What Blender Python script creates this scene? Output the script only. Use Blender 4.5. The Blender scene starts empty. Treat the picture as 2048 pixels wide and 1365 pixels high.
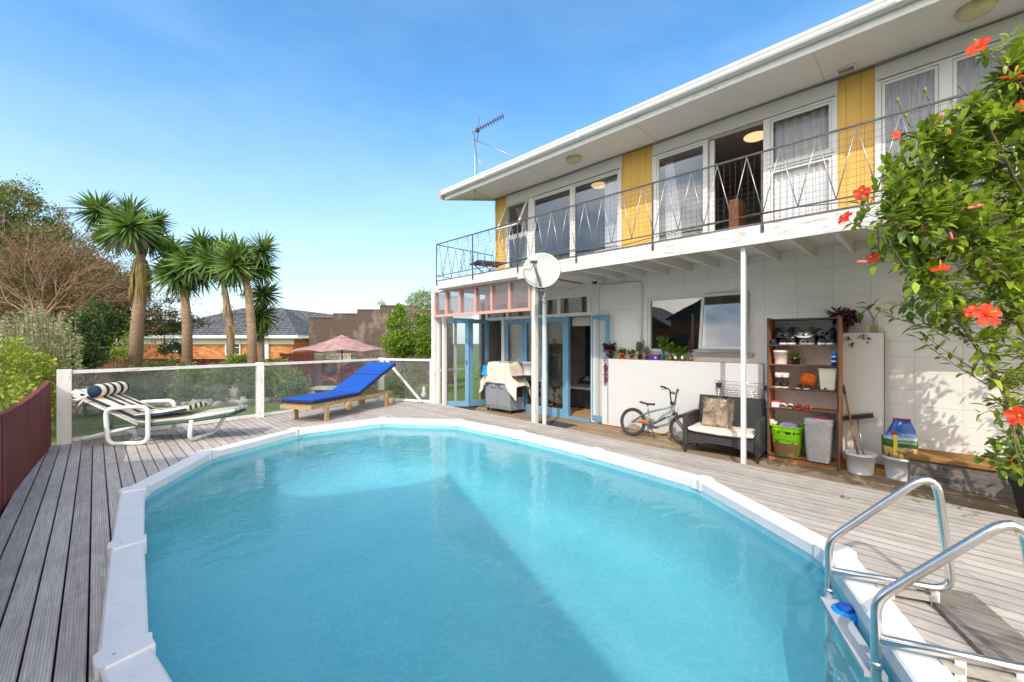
import bpy, math, random
from mathutils import Vector, Matrix, noise
R=math.radians; PI=math.pi; S2=math.sqrt(2)
random.seed(7)
SC=bpy.context.scene; COL=SC.collection

# ------------------------------------------------------------ camera
FPX=834.0; CAMH=1.5
cam=bpy.data.cameras.new("camera"); camo=bpy.data.objects.new("camera",cam); COL.objects.link(camo)
camo.location=(0,0,CAMH); camo.rotation_euler=(R(90),0,R(-45))
cam.sensor_width=36; cam.lens=FPX/2048*36; cam.shift_y=1.5/2048; cam.clip_start=.05; cam.clip_end=2000
SC.camera=camo
# ------------------------------------------------------------ sky and sun
SUN_EL=43.0; TS=(-.885,-.465)
w=bpy.data.worlds.new("World"); SC.world=w; w.use_nodes=True
nt=w.node_tree; nt.nodes.clear()
sky=nt.nodes.new('ShaderNodeTexSky'); sky.sky_type='NISHITA'; sky.sun_disc=False
sky.sun_elevation=R(SUN_EL); sky.sun_rotation=math.atan2(TS[0],TS[1])%(2*PI)
sky.air_density=1.15; sky.dust_density=.6; sky.ozone_density=1.6; sky.altitude=20
tc=nt.nodes.new('ShaderNodeTexCoord')
mp=nt.nodes.new('ShaderNodeMapping'); mp.inputs['Scale'].default_value=(1.2,1.2,3.2)
nz=nt.nodes.new('ShaderNodeTexNoise'); nz.inputs['Scale'].default_value=1.6; nz.inputs['Detail'].default_value=6; nz.inputs['Roughness'].default_value=.55
rp=nt.nodes.new('ShaderNodeValToRGB'); rp.color_ramp.elements[0].position=.42; rp.color_ramp.elements[0].color=(0,0,0,1)
rp.color_ramp.elements[1].position=.85; rp.color_ramp.elements[1].color=(.13,.13,.13,1)
hs=nt.nodes.new('ShaderNodeHueSaturation'); hs.inputs['Saturation'].default_value=1.28; hs.inputs['Hue'].default_value=.497; hs.inputs['Value'].default_value=1.2
mx=nt.nodes.new('ShaderNodeMix'); mx.data_type='RGBA'; mx.inputs[7].default_value=(6.5,7.6,8.6,1)
bg=nt.nodes.new('ShaderNodeBackground'); bg.inputs['Strength'].default_value=.15
ou=nt.nodes.new('ShaderNodeOutputWorld')
L=nt.links.new
L(tc.outputs['Generated'],mp.inputs[0]); L(mp.outputs[0],nz.inputs['Vector']); L(nz.outputs[0],rp.inputs[0])
L(sky.outputs[0],hs.inputs['Color']); L(hs.outputs[0],mx.inputs[6]); L(rp.outputs[0],mx.inputs[0])
# bright broken cloud behind the viewpoint, added to the sunward sky for warm fill
def mnode(op,a,b,cl=False):
    o=nt.nodes.new('ShaderNodeMath'); o.operation=op; o.use_clamp=cl
    for i,x in enumerate((a,b)):
        if isinstance(x,(int,float)): o.inputs[i].default_value=x
        else: L(x,o.inputs[i])
    return o.outputs[0]
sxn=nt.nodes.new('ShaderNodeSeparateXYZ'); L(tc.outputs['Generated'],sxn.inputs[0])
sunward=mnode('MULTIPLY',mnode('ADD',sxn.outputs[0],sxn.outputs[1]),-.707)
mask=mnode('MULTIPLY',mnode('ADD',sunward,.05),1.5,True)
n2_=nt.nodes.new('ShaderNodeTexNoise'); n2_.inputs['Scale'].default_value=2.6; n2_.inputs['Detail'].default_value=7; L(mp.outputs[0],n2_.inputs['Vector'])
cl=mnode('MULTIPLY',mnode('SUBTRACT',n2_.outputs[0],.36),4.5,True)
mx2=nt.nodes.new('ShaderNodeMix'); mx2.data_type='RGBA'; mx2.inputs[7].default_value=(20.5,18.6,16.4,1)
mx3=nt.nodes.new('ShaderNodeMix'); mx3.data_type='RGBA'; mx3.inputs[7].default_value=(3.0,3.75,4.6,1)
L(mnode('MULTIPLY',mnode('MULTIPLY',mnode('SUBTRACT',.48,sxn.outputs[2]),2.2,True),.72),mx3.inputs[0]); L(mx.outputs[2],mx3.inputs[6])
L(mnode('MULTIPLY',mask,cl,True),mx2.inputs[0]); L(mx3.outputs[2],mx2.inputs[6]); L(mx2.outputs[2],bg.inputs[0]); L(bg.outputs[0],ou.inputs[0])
sl=bpy.data.lights.new("sun",'SUN'); sl.energy=2.0; sl.angle=R(.5); sl.color=(1,.93,.83)
so=bpy.data.objects.new("sun",sl); COL.objects.link(so)
ce=math.cos(R(SUN_EL)); sd=Vector((TS[0]*ce,TS[1]*ce,math.sin(R(SUN_EL)))).normalized()
so.rotation_euler=sd.to_track_quat('Z','Y').to_euler(); so.location=sd*30
SC.view_settings.view_transform='Standard'; SC.view_settings.look='None'; SC.view_settings.gamma=1; SC.view_settings.exposure=.70
try:
    SC.cycles.max_bounces=8; SC.cycles.transparent_max_bounces=24; SC.cycles.diffuse_bounces=4
except Exception: pass

# ------------------------------------------------------------ helpers
def at(px,py,t):            # a point of the place, t metres ahead along the level view axis
    u=(px-1024)/FPX
    return Vector((t*(1+u)/S2,t*(1-u)/S2,CAMH-(py-684)/FPX*t))
MW={}
def tag(o,label=None,cat=None,group=None,kind=None):
    if label: o['label']=label
    if cat: o['category']=cat
    if group: o['group']=group
    if kind: o['kind']=kind
    return o
def thing(name,label,cat,loc=(0,0,0),rz=0,group=None,rx=0):
    o=bpy.data.objects.new(name,None); COL.objects.link(o); o.empty_display_size=.1
    o.location=loc; o.rotation_euler=(rx,0,rz)
    m=Matrix.Translation(Vector(loc))@Matrix.Rotation(rz,4,'Z')@Matrix.Rotation(rx,4,'X')
    MW[o.name]=m
    return tag(o,label,cat,group)
def frame_of(d,up=Vector((0,0,1))):
    d=d.normalized(); a=d.cross(up)
    if a.length<1e-4: a=d.cross(Vector((1,0,0)))
    a.normalize(); b=a.cross(d).normalized(); return a,b
def fillet(pts,r,n=5,closed=False):
    pts=[Vector(p) for p in pts]; out=[]; N=len(pts)
    for i,p in enumerate(pts):
        if not closed and i in(0,N-1): out.append(p); continue
        a=pts[i-1]; b=pts[(i+1)%N]; rr=r[i] if isinstance(r,(list,tuple)) else r
        da=a-p; db=b-p; la=min(rr,da.length*.48); lb=min(rr,db.length*.48)
        p0=p+da.normalized()*la; p1=p+db.normalized()*lb
        for k in range(n+1):
            t=k/n; out.append(p0*(1-t)**2+p*2*t*(1-t)+p1*t*t)
    return out
class MB:
    def __init__(s): s.v=[]; s.f=[]; s.m=[]; s.sm=[]
    def add(s,vs,fs,mi=0,sm=False):
        b=len(s.v); s.v.extend([tuple(p) for p in vs]); s.f.extend([tuple(i+b for i in f) for f in fs]); s.m.extend([mi]*len(fs)); s.sm.extend([sm]*len(fs)); return s
    def box(s,x0,x1,y0,y1,z0,z1,mi=0,M=None):
        if x0>x1:x0,x1=x1,x0
        if y0>y1:y0,y1=y1,y0
        if z0>z1:z0,z1=z1,z0
        vs=[Vector(p) for p in((x0,y0,z0),(x1,y0,z0),(x1,y1,z0),(x0,y1,z0),(x0,y0,z1),(x1,y0,z1),(x1,y1,z1),(x0,y1,z1))]
        if M is not None: vs=[M@p for p in vs]
        return s.add(vs,[(0,3,2,1),(4,5,6,7),(0,1,5,4),(1,2,6,5),(2,3,7,6),(3,0,4,7)],mi)
    def beam(s,a,b,wd,h,mi=0,up=(0,0,1)):
        a=Vector(a);b=Vector(b);u,v=frame_of(b-a,Vector(up)); u*=wd/2; v*=h/2
        vs=[a-u-v,a+u-v,a+u+v,a-u+v,b-u-v,b+u-v,b+u+v,b-u+v]
        return s.add(vs,[(0,3,2,1),(4,5,6,7),(0,1,5,4),(1,2,6,5),(2,3,7,6),(3,0,4,7)],mi)
    def rbox(s,x0,x1,y0,y1,z0,z1,r,mi=0,M=None,n=3,puff=0.0):   # soft rounded block
        cx,cy,cz=(x0+x1)/2,(y0+y1)/2,(z0+z1)/2; hx,hy,hz=abs(x1-x0)/2,abs(y1-y0)/2,abs(z1-z0)/2
        r=min(r,hx,hy,hz); N=10
        def coords(h):
            c=[-h+r*(1-math.cos(k/n*PI/2)) for k in range(n)]+[-h+r+(2*h-2*r)*k/N for k in range(N+1)]+[h-r+r*math.sin((k+1)/n*PI/2) for k in range(n)]
            return c
        def tr(p):
            q=Vector((max(-hx+r,min(hx-r,p[0])),max(-hy+r,min(hy-r,p[1])),max(-hz+r,min(hz-r,p[2]))))
            d=Vector(p)-q
            if d.length>1e-6: d=d.normalized()*r
            q+=d
            if puff:
                q.z*=1+puff*(1-(q.x/hx)**2)*(1-(q.y/hy)**2)
            q+=Vector((cx,cy,cz)); return M@q if M is not None else q
        for ax in range(3):
            H=(hx,hy,hz); a,b=[(1,2),(2,0),(0,1)][ax]
            ca,cb=coords(H[a]),coords(H[b])
            for sg in(-1,1):
                vs=[]
                for i in ca:
                    for j in cb:
                        p=[0,0,0]; p[ax]=sg*H[ax]; p[a]=i; p[b]=j; vs.append(tr(p))
                nb=len(cb); fs=[]
                for i in range(len(ca)-1):
                    for j in range(nb-1):
                        q=(i*nb+j,(i+1)*nb+j,(i+1)*nb+j+1,i*nb+j+1); fs.append(q if sg>0 else q[::-1])
                s.add(vs,fs,mi,True)
        return s
    def tube(s,pts,r,n=8,mi=0,closed=False,caps=True,sm=True):
        pts=[Vector(p) for p in pts]; N=len(pts); rs=r if isinstance(r,(list,tuple)) else [r]*N
        vs=[];a=None
        for i,p in enumerate(pts):
            if closed: d=pts[(i+1)%N]-pts[i-1]
            else: d=pts[min(i+1,N-1)]-pts[max(i-1,0)]
            if d.length<1e-9: d=Vector((0,0,1))
            d.normalize()
            if a is None: a,_=frame_of(d)
            a=(a-d*a.dot(d))
            if a.length<1e-5: a,_=frame_of(d)
            a.normalize(); b=d.cross(a)
            for k in range(n):
                t=2*PI*k/n; vs.append(p+(a*math.cos(t)+b*math.sin(t))*rs[i])
        fs=[]
        for i in range(N if closed else N-1):
            j=(i+1)%N
            for k in range(n):
                l=(k+1)%n; fs.append((i*n+k,i*n+l,j*n+l,j*n+k))
        s.add(vs,fs,mi,sm)
        if caps and not closed:
            b=len(s.v)-len(vs)
            s.f.append(tuple(b+k for k in range(n))[::-1]); s.m.append(mi); s.sm.append(False)
            s.f.append(tuple(b+(N-1)*n+k for k in range(n))); s.m.append(mi); s.sm.append(False)
        return s
    def lathe(s,prof,c=(0,0,0),n=20,mi=0,M=None,sm=True,sx=1,sy=1):
        vs=[];c=Vector(c)
        for r,z in prof:
            for k in range(n):
                t=2*PI*k/n; p=Vector((r*math.cos(t)*sx,r*math.sin(t)*sy,z))
                if M is not None: p=M@p
                vs.append(c+p)
        fs=[]
        for i in range(len(prof)-1):
            for k in range(n):
                l=(k+1)%n; fs.append((i*n+k,i*n+l,(i+1)*n+l,(i+1)*n+k))
        s.add(vs,fs,mi,sm); return s
    def ball(s,c,rx,ry=None,rz=None,n=14,m=8,mi=0,M=None,jit=0):
        ry=ry or rx; rz=rz or rx; c=Vector(c); vs=[]
        for i in range(m+1):
            ph=PI*i/m
            for k in range(n):
                t=2*PI*k/n; p=Vector((rx*math.sin(ph)*math.cos(t),ry*math.sin(ph)*math.sin(t),-rz*math.cos(ph)))
                if jit: p*=1+jit*noise.noise(p.normalized()*1.7+c*3.1)
                if M is not None: p=M@p
                vs.append(c+p)
        fs=[]
        for i in range(m):
            for k in range(n):
                l=(k+1)%n; fs.append((i*n+k,i*n+l,(i+1)*n+l,(i+1)*n+k))
        return s.add(vs,fs,mi,True)
    def prism(s,poly,z0,z1,mi=0,M=None):       # polygon in xy, extruded in z
        n=len(poly); vs=[Vector((x,y,z0)) for x,y in poly]+[Vector((x,y,z1)) for x,y in poly]
        if M is not None: vs=[M@p for p in vs]
        fs=[tuple(range(n))[::-1],tuple(range(n,2*n))]+[(i,(i+1)%n,n+(i+1)%n,n+i) for i in range(n)]
        return s.add(vs,fs,mi)
    def leaf(s,p,d,up,l,wd,mi=0,fold=.25,droop=.15):
        d=d.normalized(); a=d.cross(up)
        if a.length<1e-3: a=d.cross(Vector((1,0,0)))
        a.normalize(); nn=a.cross(d).normalized(); h=wd/2
        m1=p+d*l*.38; m2=p+d*l*.72-nn*l*droop*.5; tip=p+d*l-nn*l*droop
        e=nn*(fold*h)
        vs=[p,m1+a*h+e,m1,m1-a*h+e,m2+a*h*.75+e*.7,m2,m2-a*h*.75+e*.7,tip]
        return s.add(vs,[(0,2,1),(0,3,2),(1,2,5,4),(2,3,6,5),(4,5,7),(5,6,7)],mi,True)
    def quadleaf(s,p,d,a,l,wd,mi=0):
        return s.add([p,p+d*l*.5+a*wd*.5,p+d*l,p+d*l*.5-a*wd*.5],[(0,1,2,3)],mi)
    def build(s,name,mat,parent=None,world=False,label=None,**k):
        me=bpy.data.meshes.new(name); vs=s.v
        mats=mat if isinstance(mat,(list,tuple)) else [mat]
        loc=None
        if parent is not None and world:
            inv=MW[root_of(parent).name].inverted(); vs=[tuple(inv@Vector(p)) for p in vs]
        if parent is None and vs:
            xs=[p[0] for p in vs]; ys=[p[1] for p in vs]; zs=[p[2] for p in vs]
            loc=((min(xs)+max(xs))/2,(min(ys)+max(ys))/2,min(zs)); vs=[(p[0]-loc[0],p[1]-loc[1],p[2]-loc[2]) for p in vs]
        me.from_pydata(vs,[],s.f)
        for m in mats: me.materials.append(m)
        me.polygons.foreach_set('material_index',s.m); me.polygons.foreach_set('use_smooth',s.sm); me.update()
        o=bpy.data.objects.new(name,me); COL.objects.link(o)
        if parent is not None: o.parent=parent
        if loc: o.location=loc
        if label and parent is not None: o['label']=label
        return o
def root_of(o):
    while o.parent: o=o.parent
    return o
def solo(mb,name,mat,label,cat,group=None,kind=None):
    return tag(mb.build(name,mat),label,cat,group,kind)
def struct(mb,name,mat): return tag(mb.build(name,mat),kind='structure')
def bevel(o,wd=.004,seg=2):
    m=o.modifiers.new('bevel','BEVEL'); m.width=wd; m.segments=seg; m.limit_method='ANGLE'; m.angle_limit=R(40); return o
def copy_tree(o,parent=None):
    c=o.copy(); COL.objects.link(c)
    if parent is not None: c.parent=parent
    for ch in o.children: copy_tree(ch,c)
    return c

# ------------------------------------------------------------ materials
class G:
    def __init__(s,name):
        s.mat=bpy.data.materials.new(name); s.mat.use_nodes=True; s.nt=s.mat.node_tree; s.nt.nodes.clear()
        s.out=s.nt.nodes.new('ShaderNodeOutputMaterial')
    def n(s,t,**k):
        o=s.nt.nodes.new(t)
        for a,b in k.items():
            if a.startswith('i_'): o.inputs[a[2:].replace('_',' ')].default_value=b
            else: setattr(o,a,b)
        return o
    def l(s,a,b): s.nt.links.new(a,b); return s
    def math(s,op,a,b=None,c=None,clamp=False):
        o=s.n('ShaderNodeMath',operation=op); o.use_clamp=clamp
        for i,x in enumerate((a,b,c)):
            if x is None: continue
            if isinstance(x,(int,float)): o.inputs[i].default_value=x
            else: s.l(x,o.inputs[i])
        return o.outputs[0]
    def mix(s,f,a,b,mode='MIX'):
        o=s.n('ShaderNodeMix',data_type='RGBA',blend_type=mode)
        for i,x in((0,f),(6,a),(7,b)):
            if isinstance(x,(int,float)): o.inputs[i].default_value=x
            elif isinstance(x,tuple): o.inputs[i].default_value=(*x[:3],1)
            else: s.l(x,o.inputs[i])
        return o.outputs[2]
    def coord(s,kind='Object',scale=(1,1,1)):
        t=s.n('ShaderNodeTexCoord'); m=s.n('ShaderNodeMapping'); m.inputs['Scale'].default_value=scale
        s.l(t.outputs[kind],m.inputs[0]); return m.outputs[0]
    def pos(s,scale=(1,1,1)):
        t=s.n('ShaderNodeNewGeometry'); m=s.n('ShaderNodeMapping'); m.inputs['Scale'].default_value=scale
        s.l(t.outputs['Position'],m.inputs[0]); return m.outputs[0]
    def noise(s,v,scale,detail=4,rough=.55,dist=0):
        o=s.n('ShaderNodeTexNoise'); o.inputs['Scale'].default_value=scale; o.inputs['Detail'].default_value=detail; o.inputs['Roughness'].default_value=rough; o.inputs['Distortion'].default_value=dist
        s.l(v,o.inputs['Vector']); return o.outputs[0]
    def ramp(s,f,stops):
        o=s.n('ShaderNodeValToRGB'); e=o.color_ramp.elements
        while len(e)<len(stops): e.new(.5)
        for i,(p,c) in enumerate(stops):
            e[i].position=p; e[i].color=(*(c if isinstance(c,tuple) else (c,c,c)),1)
        s.l(f,o.inputs[0]); return o.outputs[0]
    def bump(s,h,st=.3,d=.01):
        o=s.n('ShaderNodeBump'); o.inputs['Strength'].default_value=st; o.inputs['Distance'].default_value=d; s.l(h,o.inputs['Height']); return o.outputs[0]
    def bsdf(s,col,rough=.5,metal=0,nrm=None,spec=.5,extra=None):
        o=s.n('ShaderNodeBsdfPrincipled'); 
        for nm,x in(('Base Color',col),('Roughness',rough),('Metallic',metal),('Specular IOR Level',spec)):
            if isinstance(x,(int,float)): o.inputs[nm].default_value=x
            elif isinstance(x,tuple): o.inputs[nm].default_value=(*x[:3],1)
            else: s.l(x,o.inputs[nm])
        if nrm is not None: s.l(nrm,o.inputs['Normal'])
        return o.outputs[0]
    def done(s,sh): s.l(sh,s.out.inputs['Surface']); return s.mat
def srgb(r,g,b):
    f=lambda c:(c/255/12.92 if c/255<=.04045 else ((c/255+.055)/1.055)**2.4)
    return (f(r),f(g),f(b))
def pm(name,col,rough=.5,metal=0,var=.12,scale=4,bump=.0,bscale=60,spec=.4,dark=None,streak=None):
    g=G(name); v=g.coord(); n1=g.noise(v,scale,5,.6)
    lo=tuple(max(0,c*(1-var*1.4)) for c in col); hi=tuple(min(1,c*(1+var)) for c in col)
    c=g.ramp(n1,[(.3,lo),(.7,hi)])
    if dark:  # blotches of dirt with shapes of their own
        n2=g.noise(v,dark[1],6,.7); c=g.mix(g.ramp(n2,[(dark[2],0.0),(min(1,dark[2]+.12),1.0)]),c,dark[0])
    nr=None
    if bump: nr=g.bump(g.noise(v,bscale,3),bump,.01)
    return g.done(g.bsdf(c,rough,metal,nr,spec))
# ---- material set
def m_deck(name,pale,mid,dirt,reed=True):
    g=G(name); p=g.pos(); sx=g.n('ShaderNodeSeparateXYZ'); g.l(p,sx.inputs[0])
    bx=g.math('DIVIDE',g.math('ADD',sx.outputs[0],.57),.11); idx=g.math('FLOOR',bx)
    wn=g.n('ShaderNodeTexWhiteNoise',noise_dimensions='1D'); g.l(idx,wn.inputs['W'])
    off=g.n('ShaderNodeCombineXYZ'); g.l(g.math('MULTIPLY',sx.outputs[0],22),off.inputs[0]); g.l(g.math('ADD',g.math('MULTIPLY',sx.outputs[1],1.1),g.math('MULTIPLY',wn.outputs[0],37)),off.inputs[1])
    gr=g.noise(off.outputs[0],2.2,8,.72,.6)
    c=g.ramp(gr,[(.28,dirt),(.46,mid),(.68,pale)])
    c=g.mix(.75,c,g.ramp(wn.outputs[0],[(0,.62),(1,1.0)]),'MULTIPLY')
    big=g.noise(g.pos(),1.1,6,.65); c=g.mix(g.ramp(big,[(.42,0.0),(.7,.55)]),c,dirt)
    mid2=g.noise(g.pos(),6,5,.7); c=g.mix(g.ramp(mid2,[(.5,0.0),(.72,.4)]),c,pale)
    kn=g.noise(g.pos((9,3,9)),1.4,3,.5); c=g.mix(g.ramp(kn,[(.72,0.0),(.76,.8)]),c,tuple(x*.35 for x in dirt))
    h=g.math('MULTIPLY',gr,.7)
    if reed:
        wv=g.math('SINE',g.math('MULTIPLY',g.math('FRACT',bx),2*PI*9)); h=g.math('ADD',h,g.math('MULTIPLY',wv,.45))
        c=g.mix(g.math('MULTIPLY',g.math('SUBTRACT',0.5,g.math('MULTIPLY',wv,.5)),.5),c,tuple(x*.45 for x in mid))
    fb=g.math('FRACT',bx); ed_=g.math('MINIMUM',fb,g.math('SUBTRACT',.92,fb)); c=g.mix(g.ramp(ed_,[(.0,.5),(.05,0.0)]),c,tuple(x*.35 for x in dirt))
    return g.done(g.bsdf(c,.85,0,g.bump(h,.5,.004),.25))
M={}
M['deck']=m_deck('weathered_decking',srgb(226,216,206),srgb(198,189,180),srgb(148,138,130))
M['patio']=m_deck('brown_boards',srgb(186,168,140),srgb(156,134,106),srgb(112,90,66),False)
def m_white(name,col=(.74,.74,.72),peel=.0,var=.05,st_=(1,1.2,6)):
    g=G(name); v=g.pos(); n1=g.noise(v,2.2,5,.6); c=g.ramp(n1,[(.3,tuple(x*(1-var) for x in col)),(.7,col)])
    if peel:
        st=g.pos(st_); n2=g.noise(st,3.2,9,.78,.4)
        c=g.mix(g.ramp(n2,[(.60-peel*.1,0.0),(.635-peel*.1,.75)]),c,srgb(176,160,138))
    n3=g.noise(v,40,3); return g.done(g.bsdf(c,.55,0,g.bump(n3,.08,.004),.35))
M['white']=m_white('white_paint',(.66,.645,.62)); M['white2']=m_white('white_paint_soft',(.72,.69,.64))
M['peel']=m_white('peeling_white_paint',(.72,.71,.68),.55); M['peel2']=m_white('worn_white_paint',(.72,.70,.66),.25)
M['peelv']=m_white('peeling_post_paint',(.74,.73,.69),.3,.05,(5,5,1)); M['soffit']=m_white('soffit_paint',(.74,.70,.65))
def m_block():
    g=G('painted_block'); p=g.pos(); sx=g.n('ShaderNodeSeparateXYZ'); g.l(p,sx.inputs[0])
    fz=g.math('FRACT',g.math('DIVIDE',g.math('SUBTRACT',sx.outputs[2],-.889),.2)); fy=g.math('FRACT',g.math('DIVIDE',g.math('SUBTRACT',sx.outputs[1],-7.875),.4))
    dz=g.math('MULTIPLY',g.math('MINIMUM',fz,g.math('SUBTRACT',1,fz)),.2); dy=g.math('MULTIPLY',g.math('MINIMUM',fy,g.math('SUBTRACT',1,fy)),.4)
    d=g.math('MINIMUM',dz,dy); ln=g.ramp(d,[(.0015,1.0),(.0055,0.0)])
    n1=g.noise(p,3,5,.6); c=g.ramp(n1,[(.3,(.75,.70,.635)),(.7,(.81,.765,.705))]); c=g.mix(g.math('MULTIPLY',ln,.36),c,(.38,.37,.35))
    h=g.math('ADD',g.math('MULTIPLY',g.noise(p,55,4),.25),g.math('MULTIPLY',g.math('SUBTRACT',1,ln),1))
    return g.done(g.bsdf(c,.65,0,g.bump(h,.35,.006),.3))
M['block']=m_block()
def m_yellow():
    g=G('yellow_board'); p=g.pos(); sx=g.n('ShaderNodeSeparateXYZ'); g.l(p,sx.inputs[0])
    f=g.math('FRACT',g.math('DIVIDE',g.math('ADD',sx.outputs[1],10.02),.15)); d=g.math('MINIMUM',f,g.math('SUBTRACT',1,f)); ln=g.ramp(d,[(.01,1.0),(.05,0.0)])
    c=g.mix(g.math('MULTIPLY',ln,.5),g.ramp(g.noise(p,3,4),[(.3,srgb(204,160,78)),(.7,srgb(218,176,94))]),srgb(160,116,40))
    return g.done(g.bsdf(c,.6,0,g.bump(g.math('SUBTRACT',1,ln),.4,.006),.3))
M['yellow']=m_yellow()
M['blue']=pm('blue_paint',srgb(108,154,182),.45,var=.06); M['pink']=pm('pink_paint',srgb(206,160,146),.6,var=.08,dark=(srgb(170,110,95),9,.66))
M['gutter']=pm('gutter_white',(.68,.68,.66),.3,var=.03); M['aerial']=pm('rusty_aerial',srgb(96,74,66),.7,.3,var=.4,scale=30); M['rust']=pm('rust_patch',srgb(196,150,128),.8,var=.3,scale=14)
M['roof']=pm('roof_grey',(.25,.25,.26),.8)
def sfres(g,f0,nrm=None,k=5.0):
    lw=g.n('ShaderNodeLayerWeight'); lw.inputs[0].default_value=.5
    if nrm is not None: g.l(nrm,lw.inputs['Normal'])
    return g.math('ADD',g.math('MULTIPLY',g.math('POWER',lw.outputs['Facing'],k),1-f0),f0,clamp=True)
def m_glass(name,tint=(.9,.93,.93),minr=.06,rough=.0,bs=0):
    g=G(name); f=sfres(g,minr)
    t=g.n('ShaderNodeBsdfTransparent'); t.inputs[0].default_value=(*tint,1)
    gl=g.n('ShaderNodeBsdfGlossy'); gl.inputs['Roughness'].default_value=rough
    if bs: g.l(g.bump(g.noise(g.coord(),bs,2),.12,.01),gl.inputs['Normal'])
    m=g.n('ShaderNodeMixShader'); g.l(f,m.inputs[0]); g.l(t.outputs[0],m.inputs[1]); g.l(gl.outputs[0],m.inputs[2]); return g.done(m.outputs[0])
M['glass']=m_glass('window_glass',(.86,.87,.88),.11,0,1.2); M['glass_net']=m_glass('thin_window_glass',(.95,.95,.95),.03); M['glass_clear']=m_glass('clear_glass',(.93,.95,.95),.03)
M['fenceglass']=m_glass('hazy_fence_acrylic',(.70,.72,.70),.10,.12)
def m_hazy():
    g=G('hazy_acrylic')
    t=g.n('ShaderNodeBsdfTransparent'); t.inputs[0].default_value=(.9,.91,.9,1)
    gl=g.n('ShaderNodeBsdfGlossy'); gl.inputs['Roughness'].default_value=.05
    df=g.n('ShaderNodeBsdfDiffuse'); df.inputs[0].default_value=(.34,.35,.38,1)
    hz=g.ramp(g.noise(g.pos((.6,.6,1.5)),2.2,6,.7,.5),[(.3,.03),(.7,.20)])
    m0=g.n('ShaderNodeMixShader'); g.l(hz,m0.inputs[0]); g.l(t.outputs[0],m0.inputs[1]); g.l(df.outputs[0],m0.inputs[2])
    m=g.n('ShaderNodeMixShader'); g.l(sfres(g,.03),m.inputs[0]); g.l(m0.outputs[0],m.inputs[1]); g.l(gl.outputs[0],m.inputs[2]); return g.done(m.outputs[0])
M['fenceglass']=m_hazy()
def m_obscure():
    g=G('reeded_obscure_glass'); v=g.pos((1,60,3)); n=g.noise(v,1.2,3); h=g.noise(g.pos((1,55,3.5)),1,4,.7)
    c=g.ramp(h,[(.3,srgb(92,92,98)),(.7,srgb(150,150,156))])
    return g.done(g.bsdf(c,.22,0,g.bump(n,.5,.01),.6))
M['obscure']=m_obscure()
def m_water():
    g=G('pool_water'); p=g.pos()
    n=g.math('ADD',g.math('MULTIPLY',g.noise(g.pos((1,1.6,1)),3.2,3,.5,.8),1.0),g.math('MULTIPLY',g.noise(p,17,3,.6,.6),.09)); nr=g.bump(n,.19,.036)
    t=g.n('ShaderNodeBsdfTransparent'); t.inputs[0].default_value=(.69,.93,.96,1)
    df=g.n('ShaderNodeBsdfDiffuse'); df.inputs[0].default_value=(.14,.43,.50,1); md=g.n('ShaderNodeMixShader'); md.inputs[0].default_value=.24; g.l(t.outputs[0],md.inputs[1]); g.l(df.outputs[0],md.inputs[2])
    gl=g.n('ShaderNodeBsdfGlossy'); gl.inputs['Roughness'].default_value=.015; g.l(nr,gl.inputs['Normal'])
    m=g.n('ShaderNodeMixShader'); g.l(sfres(g,.02,nr),m.inputs[0]); g.l(md.outputs[0],m.inputs[1]); g.l(gl.outputs[0],m.inputs[2]); return g.done(m.outputs[0])
M['water']=m_water()
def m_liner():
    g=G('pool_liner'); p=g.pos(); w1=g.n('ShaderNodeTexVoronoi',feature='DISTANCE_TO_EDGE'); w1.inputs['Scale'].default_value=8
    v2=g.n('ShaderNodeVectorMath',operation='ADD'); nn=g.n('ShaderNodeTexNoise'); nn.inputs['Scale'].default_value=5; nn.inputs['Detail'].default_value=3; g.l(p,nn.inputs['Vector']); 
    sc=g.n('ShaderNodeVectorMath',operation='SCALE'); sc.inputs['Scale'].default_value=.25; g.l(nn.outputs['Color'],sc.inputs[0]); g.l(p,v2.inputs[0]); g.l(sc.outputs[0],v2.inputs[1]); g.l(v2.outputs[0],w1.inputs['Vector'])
    e=g.ramp(w1.outputs['Distance'],[(0.0,1.0),(.09,0.0)])  # pale web: caustic light from the ripples, painted into the liner colour
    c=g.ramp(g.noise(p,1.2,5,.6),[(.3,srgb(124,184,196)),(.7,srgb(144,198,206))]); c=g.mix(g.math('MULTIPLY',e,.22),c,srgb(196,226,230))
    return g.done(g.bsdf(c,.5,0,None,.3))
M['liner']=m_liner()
def m_coping():
    g=G('white_coping'); p=g.pos(); v=g.n('ShaderNodeTexVoronoi'); v.inputs['Scale'].default_value=42; g.l(p,v.inputs['Vector'])
    c=g.ramp(g.noise(p,5,5),[(.35,(.64,.64,.65)),(.7,(.70,.70,.70))]); c=g.mix(g.ramp(g.noise(p,11,6,.75),[(.60,0.0),(.68,.35)]),c,srgb(150,146,136))
    return g.done(g.bsdf(c,.42,0,g.bump(v.outputs['Distance'],.22,.006),.4))
M['coping']=m_coping()
M['steel']=pm('stainless_steel',(.74,.71,.67),.24,1,var=.05,scale=9); M['tread']=pm('grey_plastic',(.42,.44,.46),.5)
M['iron']=pm('dark_iron',(.10,.095,.09),.55,.3,var=.35,scale=18); M['galv']=pm('galvanised',(.42,.42,.42),.4,.8,var=.2,scale=20)
M['black']=pm('black_plastic',(.03,.03,.032),.45,var=.1); M['dark']=pm('dark_void',(.03,.028,.027),.8); M['char']=pm('charcoal',(.06,.06,.065),.7,var=.3)
M['cream']=pm('cream_plastic',srgb(226,218,190),.5,var=.04); M['offwhite']=pm('white_plastic',(.74,.74,.73),.42,var=.04)
M['red']=pm('red_plastic',srgb(206,44,48),.5); M['green']=pm('lime_plastic',srgb(150,226,30),.4,var=.05); M['bluep']=pm('blue_plastic',srgb(0,140,214),.4)
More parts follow.
